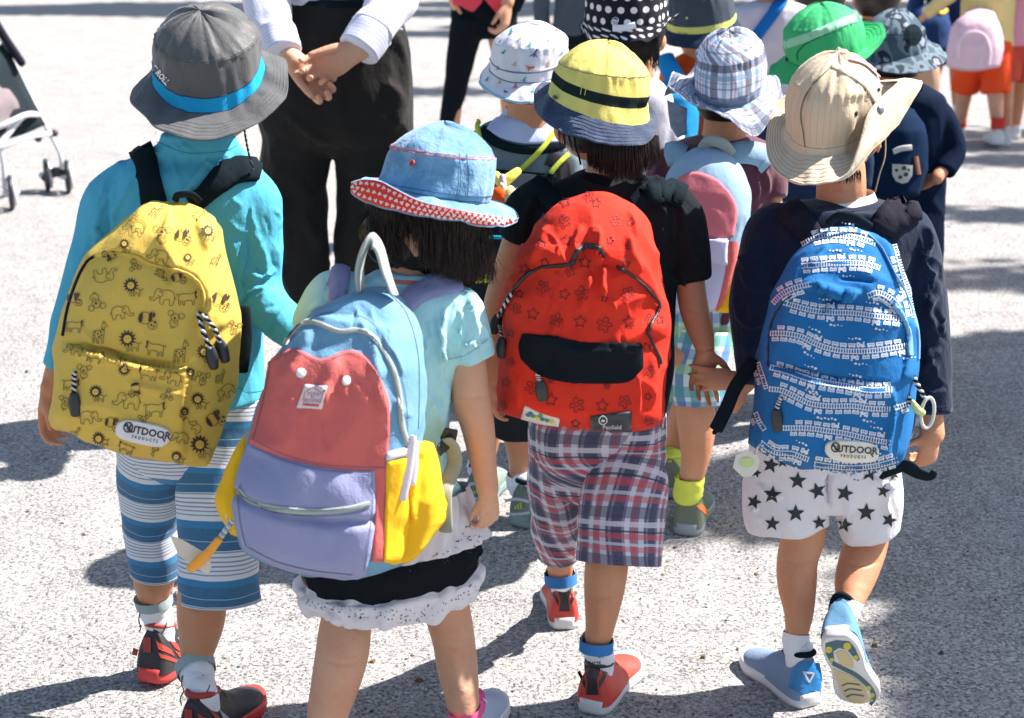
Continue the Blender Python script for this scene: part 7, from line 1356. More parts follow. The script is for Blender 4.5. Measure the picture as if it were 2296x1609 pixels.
def camo_kid():
    Y = 3.85; root = thing('person', (W(2030, 700, Y).x, Y, 0), 'child in dark navy jacket with elbow out behind the beige hat', 'person', 'children further ahead')
    hc = W(2006, 120, 3.87)
    quick_body(root, hc, .068, .1, [(2004, 140, 90, 3.87), (2002, 190, 96, 3.87)], [(1940, 2080, 230, 3.87), (1945, 2080, 400), (1950, 2080, 600)],
               [[(1930, 230, 40, 3.86), (1890, 320, 36, 3.86), (1900, 400, 30, 3.8)], [(2095, 240, 40, 3.86), (2130, 340, 36, 3.84), (2100, 400, 30, 3.78)], [(1985, 590, 60, 3.86), (1985, 760, 46, 3.86), (1985, 930, 34, 3.86)], [(2060, 590, 60, 3.88), (2060, 760, 44, 3.9), (2060, 920, 32, 3.92)]], [((W(1900, 400, 3.8), (.5, .5, -.5), (1, .2, 0), .08), {}), ((W(2100, 400, 3.78), (-.5, .5, -.4), (-1, .2, 0), .08), {})])
    NV = cloth('navy_jacket', (.005, .013, .034), var=.2)
    garment(root, 'jacket', [(1950, 2050, 182, 3.87, .7), (1910, 2085, 196, 3.87, .6), (1880, 2120, 225), (1880, 2120, 320), (1895, 2115, 460), (1905, 2112, 600)], [[(1920, 230, 60, 3.87), (1880, 300, 66, 3.86), (1870, 370, 62, 3.85)], [(2080, 232, 64, 3.87), (2112, 275, 68, 3.86), (2136, 335, 60, 3.84), (2118, 385, 46, 3.80)]], NV, 3.87, seed=71, vox=.005)
    garment(root, 'trousers', [(1915, 2105, 590), (1925, 2095, 660)], [[(1965, 640, 84, 3.86), (1975, 780, 64, 3.86), (1985, 900, 54, 3.86)], [(2060, 640, 84, 3.88), (2060, 780, 64, 3.9), (2060, 900, 54, 3.92)]], NV, 3.87, seed=72, vox=.005)
    for g_, yy in ((G(1985, 970), 3.86), (G(2060, 960), 3.92)):
        so_, bu, bso, hT = shoe(root, g_, (0, 1, 0), (0, 0, 1), .18, [GSH, SWH, BLACKW, BLACKW])
    b = bag([(1950, 245), (2000, 228), (2050, 245)], [(1935, 440), (2000, 448), (2060, 440)], [(1950, 245), (1925, 300), (1922, 370), (1935, 440)], [(2050, 245), (2078, 300), (2080, 370), (2060, 440)], 3.78, .10, seed=73, nj=50, ni=60)
    c = W(2000, 340, 3.76); r2 = thing('backpack', (c.x, c.y, c.z), 'dark blue backpack with shield badge right of the beige hat', 'backpack', 'backpacks worn by the children')
    mk('bag_body', b, cloth('navy_pack', (.005, .018, .048), var=.15), r2); B = b.bvh(); WP = plain('badge_white', (.5, .52, .48), .7)
    m = M(); strap(m, B, [(2002, 340), (2020, 333), (2044, 330)], 13, .002, .002); mk('name_badge', m, WP, r2)
    m = M(); fill(m, B, [(2000, 366), (2022, 368), (2045, 370), (2044, 392), (2034, 408), (2022, 411), (2008, 405), (2000, 390)], .003); o = mk('shield_badge', m, WP, r2); m = M()
    for x, y, r_ in ((2010, 380, 4), (2026, 376, 5), (2030, 390, 5), (2018, 396, 5), (2036, 380, 3)): fill(m, B, circ(x, y, r_, 7), .004)
    mk('badge_print', m, BPL, o, kind='stuff')
    m = M(); strap(m, B, [(2052, 350), (2058, 390)], 10, .003, .003); mk('side_tab', m, cloth('tan_tab', (.20, .10, .06)), r2)
    mt, k = base('camo_print', .85, .2); o = k.obj(); c_ = k.ramp(k.noise(26, 2, o, .4), [(0, c4((.05, .09, .12))), (.42, c4((.05, .09, .12))), (.44, c4((.13, .18, .22))), (.55, c4((.13, .18, .22))), (.57, c4((.02, .035, .05))), (.66, c4((.24, .28, .34)))], True); k.l(c_, k.b.inputs['Base Color']); k.bump(k.noise(30, 4, o), .6, .004)
    rings = [(1938, 62, 2074, 64, 14, 0), (1936, 88, 2078, 90, 22, 0), (1936, 104, 2078, 106, 25, 0)]
    edge = [(0, 2122, 125, 0), (30, 2106, 147, -.06), (60, 2060, 161, -.10), (90, 2005, 163, -.12), (120, 1950, 151, -.10), (150, 1915, 130, -.06), (180, 1895, 105, 0), (225, 1930, 82, .08), (270, 2000, 74, .12), (315, 2090, 92, .08)]
    hr, bc, bb_, ba, P, nc = hat('bucket_hat', 3.85, rings, edge, [mt], 'dark camouflage bucket hat with a black round patch', wr=.002, seed=74, puff=.046)
    m = M(); fill(m, bc, circ(2046, 78, 21, 14, 24), .0015); mk('black_patch', m, BLACK, hr)
    m = M(); rowline(m, P, 7.2, w=.0008); mk('stitching', m, BLACK, hr)

def green_kid():
    Y = 3.6; root = thing('person', (W(1830, 700, Y).x, Y, 0), 'child in navy top with pale speckles under the green hat', 'person', 'children further ahead')
    hc = W(1838, 130, 3.6)
    quick_body(root, hc, .066, -.3, [(1832, 160, 90, 3.6), (1826, 220, 96, 3.6)], [(1750, 1890, 260, 3.6), (1755, 1885, 450), (1760, 1880, 660)], [[(1745, 290, 40, 3.6), (1735, 400, 36, 3.6), (1740, 480, 30, 3.58)], [(1900, 290, 40, 3.6), (1910, 400, 36, 3.6), (1905, 480, 30, 3.58)], [(1790, 640, 60, 3.6), (1790, 800, 46, 3.6), (1790, 950, 34, 3.6)], [(1860, 640, 60, 3.62), (1860, 800, 44, 3.64), (1860, 940, 32, 3.66)]], [((W(1740, 480, 3.58), (0, .1, -1), (1, 0, 0), .08), {}), ((W(1905, 480, 3.58), (0, .1, -1), (-1, 0, 0), .08), {})])
    garment(root, 'jacket', [(1780, 1880, 225, 3.6, .7), (1745, 1910, 245, 3.6, .6), (1705, 1930, 280), (1700, 1925, 380), (1715, 1915, 500), (1720, 1910, 660)], [[(1745, 280, 60, 3.6), (1715, 340, 64, 3.6), (1712, 420, 58, 3.6)], [(1900, 290, 60, 3.6), (1925, 350, 60, 3.6), (1925, 420, 54, 3.6)]], cloth('speckled_navy', (.012, .030, .075), var=.2), 3.6, seed=75, vox=.005)
    garment(root, 'trousers', [(1725, 1905, 640), (1735, 1895, 700)], [[(1780, 690, 84, 3.6), (1788, 820, 60, 3.6), (1790, 930, 50, 3.6)], [(1865, 690, 80, 3.62), (1862, 820, 60, 3.64), (1860, 920, 48, 3.66)]], cloth('navy_jacket', (.010, .020, .050)), 3.6, seed=76, vox=.005)
    for g_ in (G(1790, 990), G(1860, 985)): shoe(root, g_, (0, 1, 0), (0, 0, 1), .18, [GSH, SWH, BLACKW, BLACKW])
    GN = cloth('green_poplin', (.045, .42, .15), var=.08, col2=(.02, .30, .10), rough=.7, crease=.8)
    rings = [(1758, 66, 1930, 42, 12, 0), (1757, 102, 1937, 74, 26, 0), (1764, 128, 1938, 92, 36, 0)]
    edge = [(180, 1722, 172, 0), (150, 1742, 187, -.055), (120, 1795, 190, -.11), (90, 1850, 175, -.13), (60, 1912, 148, -.11), (30, 1966, 112, -.06), (0, 1987, 72, 0), (330, 1962, 50, .06), (270, 1850, 80, .13), (225, 1755, 135, .09)]
    hr, bc, bb_, ba, P, nc = hat('bucket_hat', 3.58, rings, edge, [GN], 'bright green bucket hat with pale sash across its crown', wr=.0022, seed=77, puff=.046, brimwave=.02)
    m = M(); strap(m, bc, [(1758, 100), (1790, 90), (1840, 72), (1890, 50), (1920, 40)], 20, .0012, .001); mk('pale_sash', m, cloth('pale_green_sash', (.30, .62, .40)), hr)
    m = M(); stroke(m, bc, [(1790, 134), (1788, 118), (1810, 96), (1850, 78), (1880, 66)], 2.5, .0015); rowline(m, P, nc - 1); mk('seam', m, cloth('dark_green_seam', (.01, .14, .05)), hr)
    r = hit(bc, 1766, 132, .001) or hit(ba, 1768, 133, .001)
    if r: m = M(); ball(m, r[0], (.005, .003, .005)); mk('eyelet', m, BPL, hr)
    m = M(); 
    for k in range(4): rowline(m, P, nc + 3 + k * 2.6, w=.0009, lift=.0008)
    mk('stitching', m, GN, hr)

def polka_kid():
    Y = 3.42; root = thing('person', (W(1400, 700, Y).x, Y, 0), 'taller child with dark hair and bare ear under the polka dot hat', 'person', 'children further ahead')
    hc = W(1412, 62, 3.43)
    quick_body(root, hc, .070, -.7, [(1425, 100, 80, 3.43), (1425, 170, 84, 3.43)], [(1345, 1480, 230, 3.43), (1350, 1480, 420), (1355, 1475, 640)], [[(1330, 250, 40, 3.43), (1315, 380, 36, 3.43), (1318, 480, 30, 3.4)], [(1490, 250, 40, 3.43), (1500, 380, 36, 3.43), (1495, 480, 30, 3.4)], [(1385, 640, 64, 3.43), (1385, 820, 46, 3.43), (1385, 1000, 36, 3.43)], [(1450, 640, 64, 3.46), (1450, 820, 46, 3.5), (1450, 960, 34, 3.52)]], [((W(1318, 480, 3.4), (0, .1, -1), (1, 0, 0), .08), {}), ((W(1495, 480, 3.4), (0, .1, -1), (-1, 0, 0), .08), {})], hairback=-.98)
    h = M(); rg = random.Random(2)
    strands(h, [(rg.uniform(1335, 1478), rg.uniform(78, 92)) for _ in range(500)], lambda r, g: [W(r[0], r[1], 3.36), W(r[0], r[1] + 30, 3.355), W(r[0] + g.gauss(0, 3), r[1] + g.uniform(40, 75), 3.36)], .0016); mk('hair_ends', h, HAIR, root)
    garment(root, 'shirt', [(1380, 1470, 175, 3.43, .7), (1345, 1490, 195, 3.43, .6), (1320, 1510, 235), (1320, 1505, 400), (1330, 1500, 640)], [[(1345, 240, 60, 3.43), (1322, 300, 62, 3.43), (1316, 380, 54, 3.43)], [(1480, 240, 60, 3.43), (1502, 300, 62, 3.43), (1505, 380, 54, 3.43)]], cloth('white_jersey', (.62, .62, .66)), 3.43, seed=81, vox=.005)
    garment(root, 'trousers', [(1330, 1500, 620), (1340, 1490, 700)], [[(1380, 680, 84, 3.43), (1385, 840, 60, 3.43), (1385, 980, 52, 3.43)], [(1455, 680, 80, 3.46), (1450, 840, 60, 3.5), (1450, 940, 48, 3.52)]], cloth('navy_jacket', (.010, .020, .050)), 3.43, seed=82, vox=.005)
    for g_ in (G(1385, 1045), G(1450, 1010)): shoe(root, g_, (0, 1, 0), (0, 0, 1), .19, [GSH, SWH, BLACKW, BLACKW])
    mt, k = base('polka_cloth', .85, .2); s_ = k.sep(k.uv()); pr = .0245
    u1 = k.m('DIVIDE', s_[0], pr); v1 = k.m('DIVIDE', s_[1], pr); od = k.m('MULTIPLY', k.m('MODULO', k.m('ADD', k.m('FLOOR', v1), 40.0), 2.0), .5)
    du = k.m('SUBTRACT', k.m('FRACT', k.m('ADD', u1, od)), .5); dv = k.m('SUBTRACT', k.m('FRACT', v1), .5); d = k.m('SQRT', k.m('ADD', k.m('MULTIPLY', du, du), k.m('MULTIPLY', dv, dv)))
    k.l(k.mix(k.m('LESS_THAN', d, .27), c4((.010, .012, .02)), c4((.72, .70, .72))), k.b.inputs['Base Color']); k.bump(k.noise(30, 4, k.obj()), .6, .004)
    rings = [(1322, -62, 1490, -62, 12, 0), (1314, -10, 1494, -8, 18, 0), (1312, 42, 1495, 40, 20, 0)]
    E1 = [(180, 1303, 70, 0), (150, 1318, 84, -.05), (120, 1350, 91, -.09), (90, 1400, 88, -.11), (60, 1448, 82, -.10), (30, 1490, 62, -.06), (0, 1524, 46, 0), (330, 1500, 38, .06), (270, 1400, 30, .11), (225, 1325, 42, .08)]
    hr, bc, bb_, ba, P, nc = hat('bucket_hat', 3.41, rings, E1, [mt], 'black hat with white polka dots and a small white tag', wr=.002, seed=83, puff=.03, brimwave=.02)
    m = M(); strap(m, ba, [(1374, 63), (1400, 62), (1424, 56)], 15, .003, .003); mk('white_tag', m, WSK, hr)
    m = M(); r = hit(ba, 1380, 45, .001)
    if r: tube(m, [(r[0] + Vector((.006 * cos(a), 0, .006 * sin(a))), .0016) for a in np.linspace(0, 2 * pi, 13)], seg=6, cap=False); mk('eyelet', m, plain('steel', (.5, .5, .52), .25, metal=1), hr)

def cap_kid():
    Y = 3.98; root = thing('person', (W(1575, 700, Y).x, Y, 0), 'child in orange top with blue pack beneath the dark hat with yellow band', 'person', 'children further ahead')
    hc = W(1572, 55, 3.99)
    quick_body(root, hc, .068, .1, [(1572, 90, 78, 3.99), (1570, 130, 80, 3.99)], [(1510, 1640, 190, 3.99), (1515, 1635, 380), (1520, 1630, 560)], [[(1495, 210, 38, 3.99), (1485, 320, 34, 3.98), (1488, 400, 28, 3.96)], [(1650, 210, 38, 3.99), (1660, 320, 34, 3.98), (1655, 400, 28, 3.96)], [(1545, 540, 56, 3.99), (1545, 720, 42, 3.99), (1545, 860, 32, 3.99)], [(1605, 540, 56, 4.0), (1605, 720, 42, 4.03), (1605, 850, 32, 4.05)]], [((W(1488, 400, 3.96), (0, .1, -1), (1, 0, 0), .08), {}), ((W(1655, 400, 3.96), (0, .1, -1), (-1, 0, 0), .08), {})])
    garment(root, 'shirt', [(1530, 1615, 122, 3.99, .7), (1505, 1640, 138, 3.99, .6), (1480, 1665, 170), (1480, 1662, 330), (1490, 1655, 560)], [[(1510, 180, 56, 3.99), (1484, 230, 58, 3.99), (1482, 300, 52, 3.98)], [(1640, 180, 56, 3.99), (1662, 230, 58, 3.99), (1662, 300, 52, 3.98)]], cloth('orange_jersey', (.72, .10, .02), var=.08), 3.99, seed=85, vox=.005)
    garment(root, 'shorts', [(1490, 1655, 540), (1500, 1645, 600)], [[(1540, 580, 74, 3.99), (1542, 700, 66, 3.99)], [(1608, 580, 74, 4.0), (1606, 700, 66, 4.02)]], cloth('navy_jacket', (.010, .020, .050)), 3.99, seed=86, vox=.005)
    for g_ in (G(1545, 905), G(1605, 895)): shoe(root, g_, (0, 1, 0), (0, 0, 1), .18, [GSH, SWH, BLACKW, BLACKW])
    b = bag([(1470, 190), (1500, 180), (1550, 185)], [(1466, 330), (1500, 335), (1560, 330)], [(1470, 190), (1460, 240), (1466, 330)], [(1550, 185), (1565, 240), (1560, 330)], 3.90, .10, seed=87, nj=40, ni=50, topf=.3)
    c = W(1510, 250, 3.88); r2 = thing('backpack', (c.x, c.y, c.z), 'bright blue backpack between the yellow hat and the plaid hat', 'backpack', 'backpacks worn by the children'); mk('bag_body', b, cloth('bright_blue', (.01, .24, .55)), r2)
    m = M(); tube(m, [(W(1492, 125, 3.93), .02, .35), (W(1500, 150, 3.90), .024, .35), (W(1520, 185, 3.87), .024, .35)], seg=10); mk('shoulder_strap', m, cloth('bright_blue', (.01, .24, .55)), r2)
    HG = cloth('slate_poplin', (.035, .055, .075), var=.2, col2=(.10, .11, .13), rough=.7); HY = cloth('lime_band', (.60, .62, .16), weave=500); HN = cloth('dark_navy_brim', (.015, .03, .06))
    rings = [(1500, -8, 1642, -22, 12, 0), (1496, 46, 1648, 30, 22, 0), (1495, 60, 1650, 42, 24, 1, 2)]
    edge = [(180, 1486, 86, 0), (150, 1500, 98, -.05), (120, 1530, 105, -.09), (90, 1572, 107, -.11), (60, 1610, 102, -.09), (30, 1645, 86, -.05), (0, 1664, 60, 0), (315, 1645, 38, .07), (270, 1575, 45, .11), (225, 1505, 62, .07)]
    hr, bc, bb_, ba, P, nc = hat('bucket_hat', 3.97, rings, edge, [HG, HY, HN], 'dark slate bucket hat with thin lime band behind the plaid hat', wr=.002, seed=88, puff=.03)
    m = M(); text_on(m, bc, 'Xtreme', 1532, 73, 5, .1, .001); 
    if m.n: mk('lettering', m, BPL, hr, kind='stuff')
    for x, y in ((1515, 37), (1540, 40)):
        r = hit(bc, x, y, .001)
        if r: m = M(); ball(m, r[0], (.003, .002, .003)); mk('eyelet', m, HY, hr)
# ============================================================ adults and far figures
def man():
    Y = 3.72; root = thing('person', (W(750, 800, Y).x, Y, 0), 'adult in black trousers and white striped shirt with hands clasped behind the back', 'person')
    b = M(); hc = W(760, -560, 3.74); R = headm(b, hc, .10, pitch=.05)
    limb(b, [(760, -480, 110, 3.74), (760, -400, 120, 3.74)]); torso(b, [(600, 920, -330, 3.74), (630, 890, -100), (640, 880, 60), (630, 890, 180)], 3.74, .45)
    limb(b, [(585, -280, 80, 3.72), (578, -100, 76, 3.68), (600, 30, 66, 3.60), (640, 110, 46, 3.52), (655, 135, 44, 3.50)]); limb(b, [(935, -280, 80, 3.72), (915, -100, 76, 3.68), (880, 20, 66, 3.60), (822, 90, 46, 3.52), (800, 112, 44, 3.50)])
    # right-hand side arm lies over the other hand
    hand(b, W(800, 112, 3.49), Vector((-.90, .05, -.42)), (.1, -1, .1), .165, .75, side=1, curls=(.7, .75, .8, .9), spread=.16, th=(.85, .25, .45))
    hand(b, W(655, 132, 3.51), Vector((.62, .0, -.62)), (.1, -1, .4), .160, .85, side=1, curls=(.85, .85, .9, .95), th=(.85, .3, .5), spread=.16)
    limb(b, [(680, 230, 110, 3.74), (658, 380, 90, 3.74), (672, 520, 66, 3.74), (690, 860, 60, 3.74)]); limb(b, [(830, 200, 140, 3.74), (830, 520, 80, 3.76), (830, 850, 60, 3.78)])
    mk('body', fuse(b, .0032, 2), SKIN2, root); face(root, hc, .10, R); h = M(); haircap(h, hc, .10, R); mk('hair', h, HAIR, root)
    mt, k = base('pinstripe_shirt', .8, .25, .1); s_ = k.sep(k.uv()); ln = k.m('LESS_THAN', k.m('FRACT', k.m('DIVIDE', s_[0], .0085)), .28); k.l(k.mix(k.m('MULTIPLY', ln, .5), c4((.66, .68, .76)), c4((.42, .46, .60))), k.b.inputs['Base Color']); k.bump(k.noise(20, 4, k.obj()), .6, .006)
    mc, k = base('cuff_stripe', .8, .25, .1); s_ = k.sep(k.uv()); ln = k.m('LESS_THAN', k.m('FRACT', k.m('DIVIDE', s_[1], .0085)), .28); k.l(k.mix(k.m('MULTIPLY', ln, .6), c4((.64, .66, .76)), c4((.36, .40, .56))), k.b.inputs['Base Color'])
    CAPK[0] = .12; s = M(); torso(s, [(690, 830, -430), (600, 920, -370), (580, 940, -300), (600, 915, -100), (620, 895, 5)], 3.74, .55, uvs=True, n=40); wrinkle(s, .004, (9, 9, 6), 3); mk('shirt', s, mt, root)
    for st, cf in (([(600, -330, 120, 3.73), (585, -200, 120, 3.71), (585, -60, 112, 3.66), (602, 30, 104, 3.59), (620, 78, 92, 3.545)], [(619, 74, 98, 3.545), (634, 118, 88, 3.51)]), ([(920, -330, 120, 3.73), (915, -200, 120, 3.71), (900, -60, 116, 3.66), (866, 20, 108, 3.58), (832, 72, 100, 3.525)], [(834, 68, 106, 3.53), (804, 112, 98, 3.50)])):
        m = M(); P = [(W(a[0], a[1], a[3]), a[2] / 2 / px(W(a[0], a[1], a[3]))) for a in st]; tube(m, P, seg=28, n=50, uvs=True); wrinkle(m, .004, (16, 16, 9), 7); sl_ = mk('sleeve', m, mt, root)
        m = M(); P = [(W(a[0], a[1], a[3]), a[2] / 2 / px(W(a[0], a[1], a[3]))) for a in cf]; tube(m, P, seg=28, n=12, uvs=True); wrinkle(m, .0015, (20, 20, 12), 8); mk('cuff', m, mc, sl_)
    CAPK[0] = 1.0
    TR = cloth('black_twill', (.010, .014, .016), var=.5, col2=(.025, .021, .018), rough=.6, weave=900, bump=.4, crease=1.2, sheen=.06)
    garment(root, 'trousers', [(628, 892, -2, 3.74, .62), (600, 905, 60, 3.74, .62), (582, 920, 150, 3.74, .64), (578, 926, 230, 3.74, .66), (582, 924, 290, 3.74, .6), (596, 912, 320, 3.74, .5), (640, 870, 345, 3.74, .35)], [[(680, 240, 180, 3.74), (657, 380, 152, 3.74), (662, 480, 142, 3.74), (672, 560, 126, 3.74), (688, 700, 104, 3.74), (690, 880, 100, 3.74)], [(828, 240, 184, 3.74), (840, 380, 170, 3.76), (834, 480, 156, 3.765), (826, 560, 150, 3.77), (830, 700, 126, 3.78), (832, 870, 110, 3.79)]], TR, 3.74, dr=.6, seed=91, vox=.006, wr=.004,
            fl=[([(880, 60), (905, 160), (900, 300)], 12, .008), ([(860, 180), (890, 220), (880, 300)], 10, .008), ([(640, 250), (700, 300), (740, 320)], 10, .007), ([(700, 420), (680, 480), (720, 560)], 12, .008), ([(840, 400), (870, 480), (820, 540)], 12, .008), ([(600, 400), (640, 500), (650, 600)], 12, .008)])
    B = root.children[-1]; m = M(); rings3(m, [(626, -6, 893, -6, 8, 3.74, .66), (622, 10, 896, 10, 8, 3.74, .66)]); mk('waistband', m, cloth('black_waist', (.008, .012, .016)), root)
    m = M(); tube(m, [(W(868, 68, 3.60), .004), (W(884, 62, 3.61), .005), (W(900, 66, 3.63), .004)], seg=8); mk('pocket_edge', m, plain('pocket_trim', (.3, .32, .34), .5), root)
    for g_ in (G(690, 930), G(832, 925)): shoe(root, g_, (0, 1, 0), (0, 0, 1), .27, [BPL, BPL, BPL, BPL])
def woman():
    Y = 5.7; root = thing('person', (W(1075, 520, Y).x, Y, 0), 'adult in coral pink top and slim black trousers standing beyond the white hat', 'person')
    b = M(); hc = W(1085, -450, 5.72); R = headm(b, hc, .10); limb(b, [(1085, -400, 66, 5.72), (1085, -330, 70, 5.72)]); torso(b, [(1010, 1160, -280, 5.72), (1020, 1150, -100), (1020, 1150, 20)], 5.72, .45)
    limb(b, [(1155, -270, 50, 5.72), (1160, -120, 44, 5.70), (1140, -30, 36, 5.64), (1138, 5, 30, 5.60)]); limb(b, [(1005, -270, 50, 5.72), (1000, -120, 44, 5.70), (1010, -20, 36, 5.68)])
    hand(b, W(1138, 2, 5.60), (-.12, 0, -1), (-1, .4, 0), .155, .8, side=-1); hand(b, W(1010, -20, 5.68), (.3, .5, -1), (1, 0, 0), .15, .6)
    for l in ([(1045, 60, 70, 5.7), (1020, 200, 44, 5.7), (1005, 400, 30, 5.7), (1000, 500, 24, 5.7)], [(1120, 60, 66, 5.74), (1140, 200, 44, 5.76), (1150, 400, 30, 5.8), (1150, 490, 24, 5.82)]): limb(b, l)
    mk('body', fuse(b, .006, 3), SKIN2, root); face(root, hc, .10, R); h = M(); haircap(h, hc, .10, R); mk('hair', h, HAIR, root)
    garment(root, 'pink_top', [(1045, 1130, -335), (1000, 1170, -310), (995, 1175, -260), (1010, 1160, -120), (1014, 1158, 0)], [[(1160, -280, 62, 5.72), (1166, -140, 58, 5.70), (1155, -40, 52, 5.66)], [(1005, -280, 62, 5.72), (1000, -140, 58, 5.70), (1008, -40, 50, 5.68)]], cloth('coral_pink', (.78, .07, .10), var=.08), 5.72, seed=95, vox=.008)
    P = root.children[-1]
    for pl in ([(1014, -10), (1085, -10), (1080, 5), (1062, 26), (1052, 24), (1030, 12), (1016, 12)], [(1080, -10), (1140, -10), (1134, 22), (1112, 28), (1100, 14)]):
        m = M()
        for dy in (0, .004): m.add([W(x, y, 5.60 + dy) for x, y in pl], [tuple(range(len(pl)))])
        mk('top_hem', m, cloth('coral_pink', (.78, .07, .10)), root)
    garment(root, 'trousers', [(1014, 1158, -20), (1012, 1160, 40), (1018, 1158, 80)], [[(1052, 40, 78, 5.7), (1036, 110, 66, 5.7), (1022, 190, 54, 5.7), (1006, 280, 40, 5.7), (1000, 400, 36, 5.7), (998, 490, 30, 5.7)], [(1120, 40, 78, 5.74), (1136, 120, 60, 5.75), (1150, 220, 50, 5.78), (1152, 400, 38, 5.8), (1150, 470, 32, 5.82)]], cloth('black_slim', (.008, .012, .016)), 5.72, seed=96, vox=.007)
    for g_ in (G(1000, 532), G(1150, 522)): shoe(root, g_, (0, 1, 0), (0, 0, 1), .23, [BPL, BPL, BPL, BPL])
    b2 = bag([(1150, -60), (1170, -70), (1190, -60)], [(1148, 22), (1165, 26), (1176, 4)], [(1150, -60), (1146, -20), (1148, 22)], [(1190, -60), (1192, -30), (1176, 4)], 5.72, .08, nj=24, ni=24, seed=5); c = W(1168, -20, 5.7)
    o = solo('shoulder_bag', b2, BLACK, c, 'dark bag hanging beside the hip of the adult in coral pink', 'bag')
def far_child(x, foot_v, height, top, bottom, label, skincol=None, stride=.1, sleeve=True, legcol=None, lenp=.42, hatcol=None, group='children far ahead', yaw=0, shoes=None, sockcol=None, arml=None, armr=None):
    """small figure further up the path, built in its own proportions"""
    g = G(x, foot_v); root = thing('person', g, label, 'person', group); H = height; P = lambda a, b_, c: g + Vector((a * H, b_ * H, c * H)); b = M(); hc = P(0, 0, .885)
    R = headm(b, hc, .072 * H / 1.05 * 1.05, yaw=yaw); tube(b, [(P(0, 0, .83), .038 * H), (P(0, 0, .76), .042 * H)]); tube(b, [(P(0, 0, .75), .09 * H, .55), (P(0, 0, .6), .085 * H, .6), (P(0, 0, .46), .08 * H, .65)])
    A = {}
    for s, cu in ((-1, arml), (1, armr)):
        pts = cu or [(s * .13, 0, .75), (s * .17, -.01, .6), (s * .17, .02, .46)]; pts = [P(*p) for p in pts]; A[s] = pts
        tube(b, [(pts[0], .030 * H), (pts[1], .026 * H), (pts[2], .020 * H)], seg=12); d = pts[2] - pts[1]; hand(b, pts[2], d, (-s, .3, 0), .085 * H, .5, side=s if s > 0 else -1)
    L = {}
    for s, st in ((-1, stride), (1, -stride)):
        L[s] = [P(s * .05, 0, .46), P(s * .05, st * .5 + .02, .26), P(s * .052, st, .06 + (.03 if st < 0 else 0))]
        tube(b, [(L[s][0], .055 * H), (L[s][1], .040 * H), (L[s][2], .026 * H)], seg=14)
    mk('body', fuse(b, .006, 3), skincol or SKIN, root); face(root, hc, .072 * H, R); h = M(); haircap(h, hc, .072 * H, R, back=-.8); mk('hair', h, HAIR, root)
    CAPK[0] = .12; s_ = M(); tube(s_, [(P(0, 0, .80), .05 * H, .8), (P(0, 0, .775), .11 * H, .55), (P(0, 0, .74), .125 * H, .55), (P(0, 0, .6), .118 * H, .6), (P(0, 0, .44), .12 * H, .62)], seg=28, pw=2.4)
    for s in (-1, 1): a = A[s]; e = a[2] if sleeve else a[0].lerp(a[1], .75); tube(s_, [(a[0].lerp(P(0, 0, .74), .25), .045 * H), (a[0].lerp(a[1], .5), .043 * H), (e if not sleeve else a[1], .037 * H), (e, .032 * H)][:4 if sleeve else 3], seg=16)
    s_ = fuse(s_, .007, 4); wrinkle(s_, .004, (12, 12, 8), 3); mk('shirt', s_, top, root)
    s_ = M(); tube(s_, [(P(0, 0, .50), .105 * H, .65), (P(0, 0, .43), .11 * H, .68), (P(0, 0, .39), .10 * H, .68)], seg=24)
    for s in (-1, 1): e = L[s][0].lerp(L[s][1], (.50 - lenp) / .24 + .55) if lenp > .2 else L[s][2]; tube(s_, [(L[s][0], .072 * H), (L[s][0].lerp(e, .6), .066 * H), (e, .064 * H if lenp > .2 else .036 * H)], seg=18)
    s_ = fuse(s_, .007, 3); CAPK[0] = 1.0; wrinkle(s_, .004, (12, 12, 8), 4); mk('trousers' if lenp < .2 else 'shorts', s_, bottom, root)
    for s in (-1, 1):
        hl = L[s][2] + Vector((0, -.035 * H, -L[s][2].z)); 
        if L[s] and s == 1 and stride > 0: hl.z = .02
        so_, bu, bso, hT = shoe(root, hl, (0, 1, 0), (0, 0, 1), .17 * H, list(shoes or (SWH, SWH, WSK, WSK)))
        if sockcol: m = M(); tube(m, [(L[s][2] + Vector((0, 0, .05 * H)), .032 * H), (L[s][2], .032 * H)], seg=14, cap=False); mk('sock', m, sockcol, root)
    return root, P
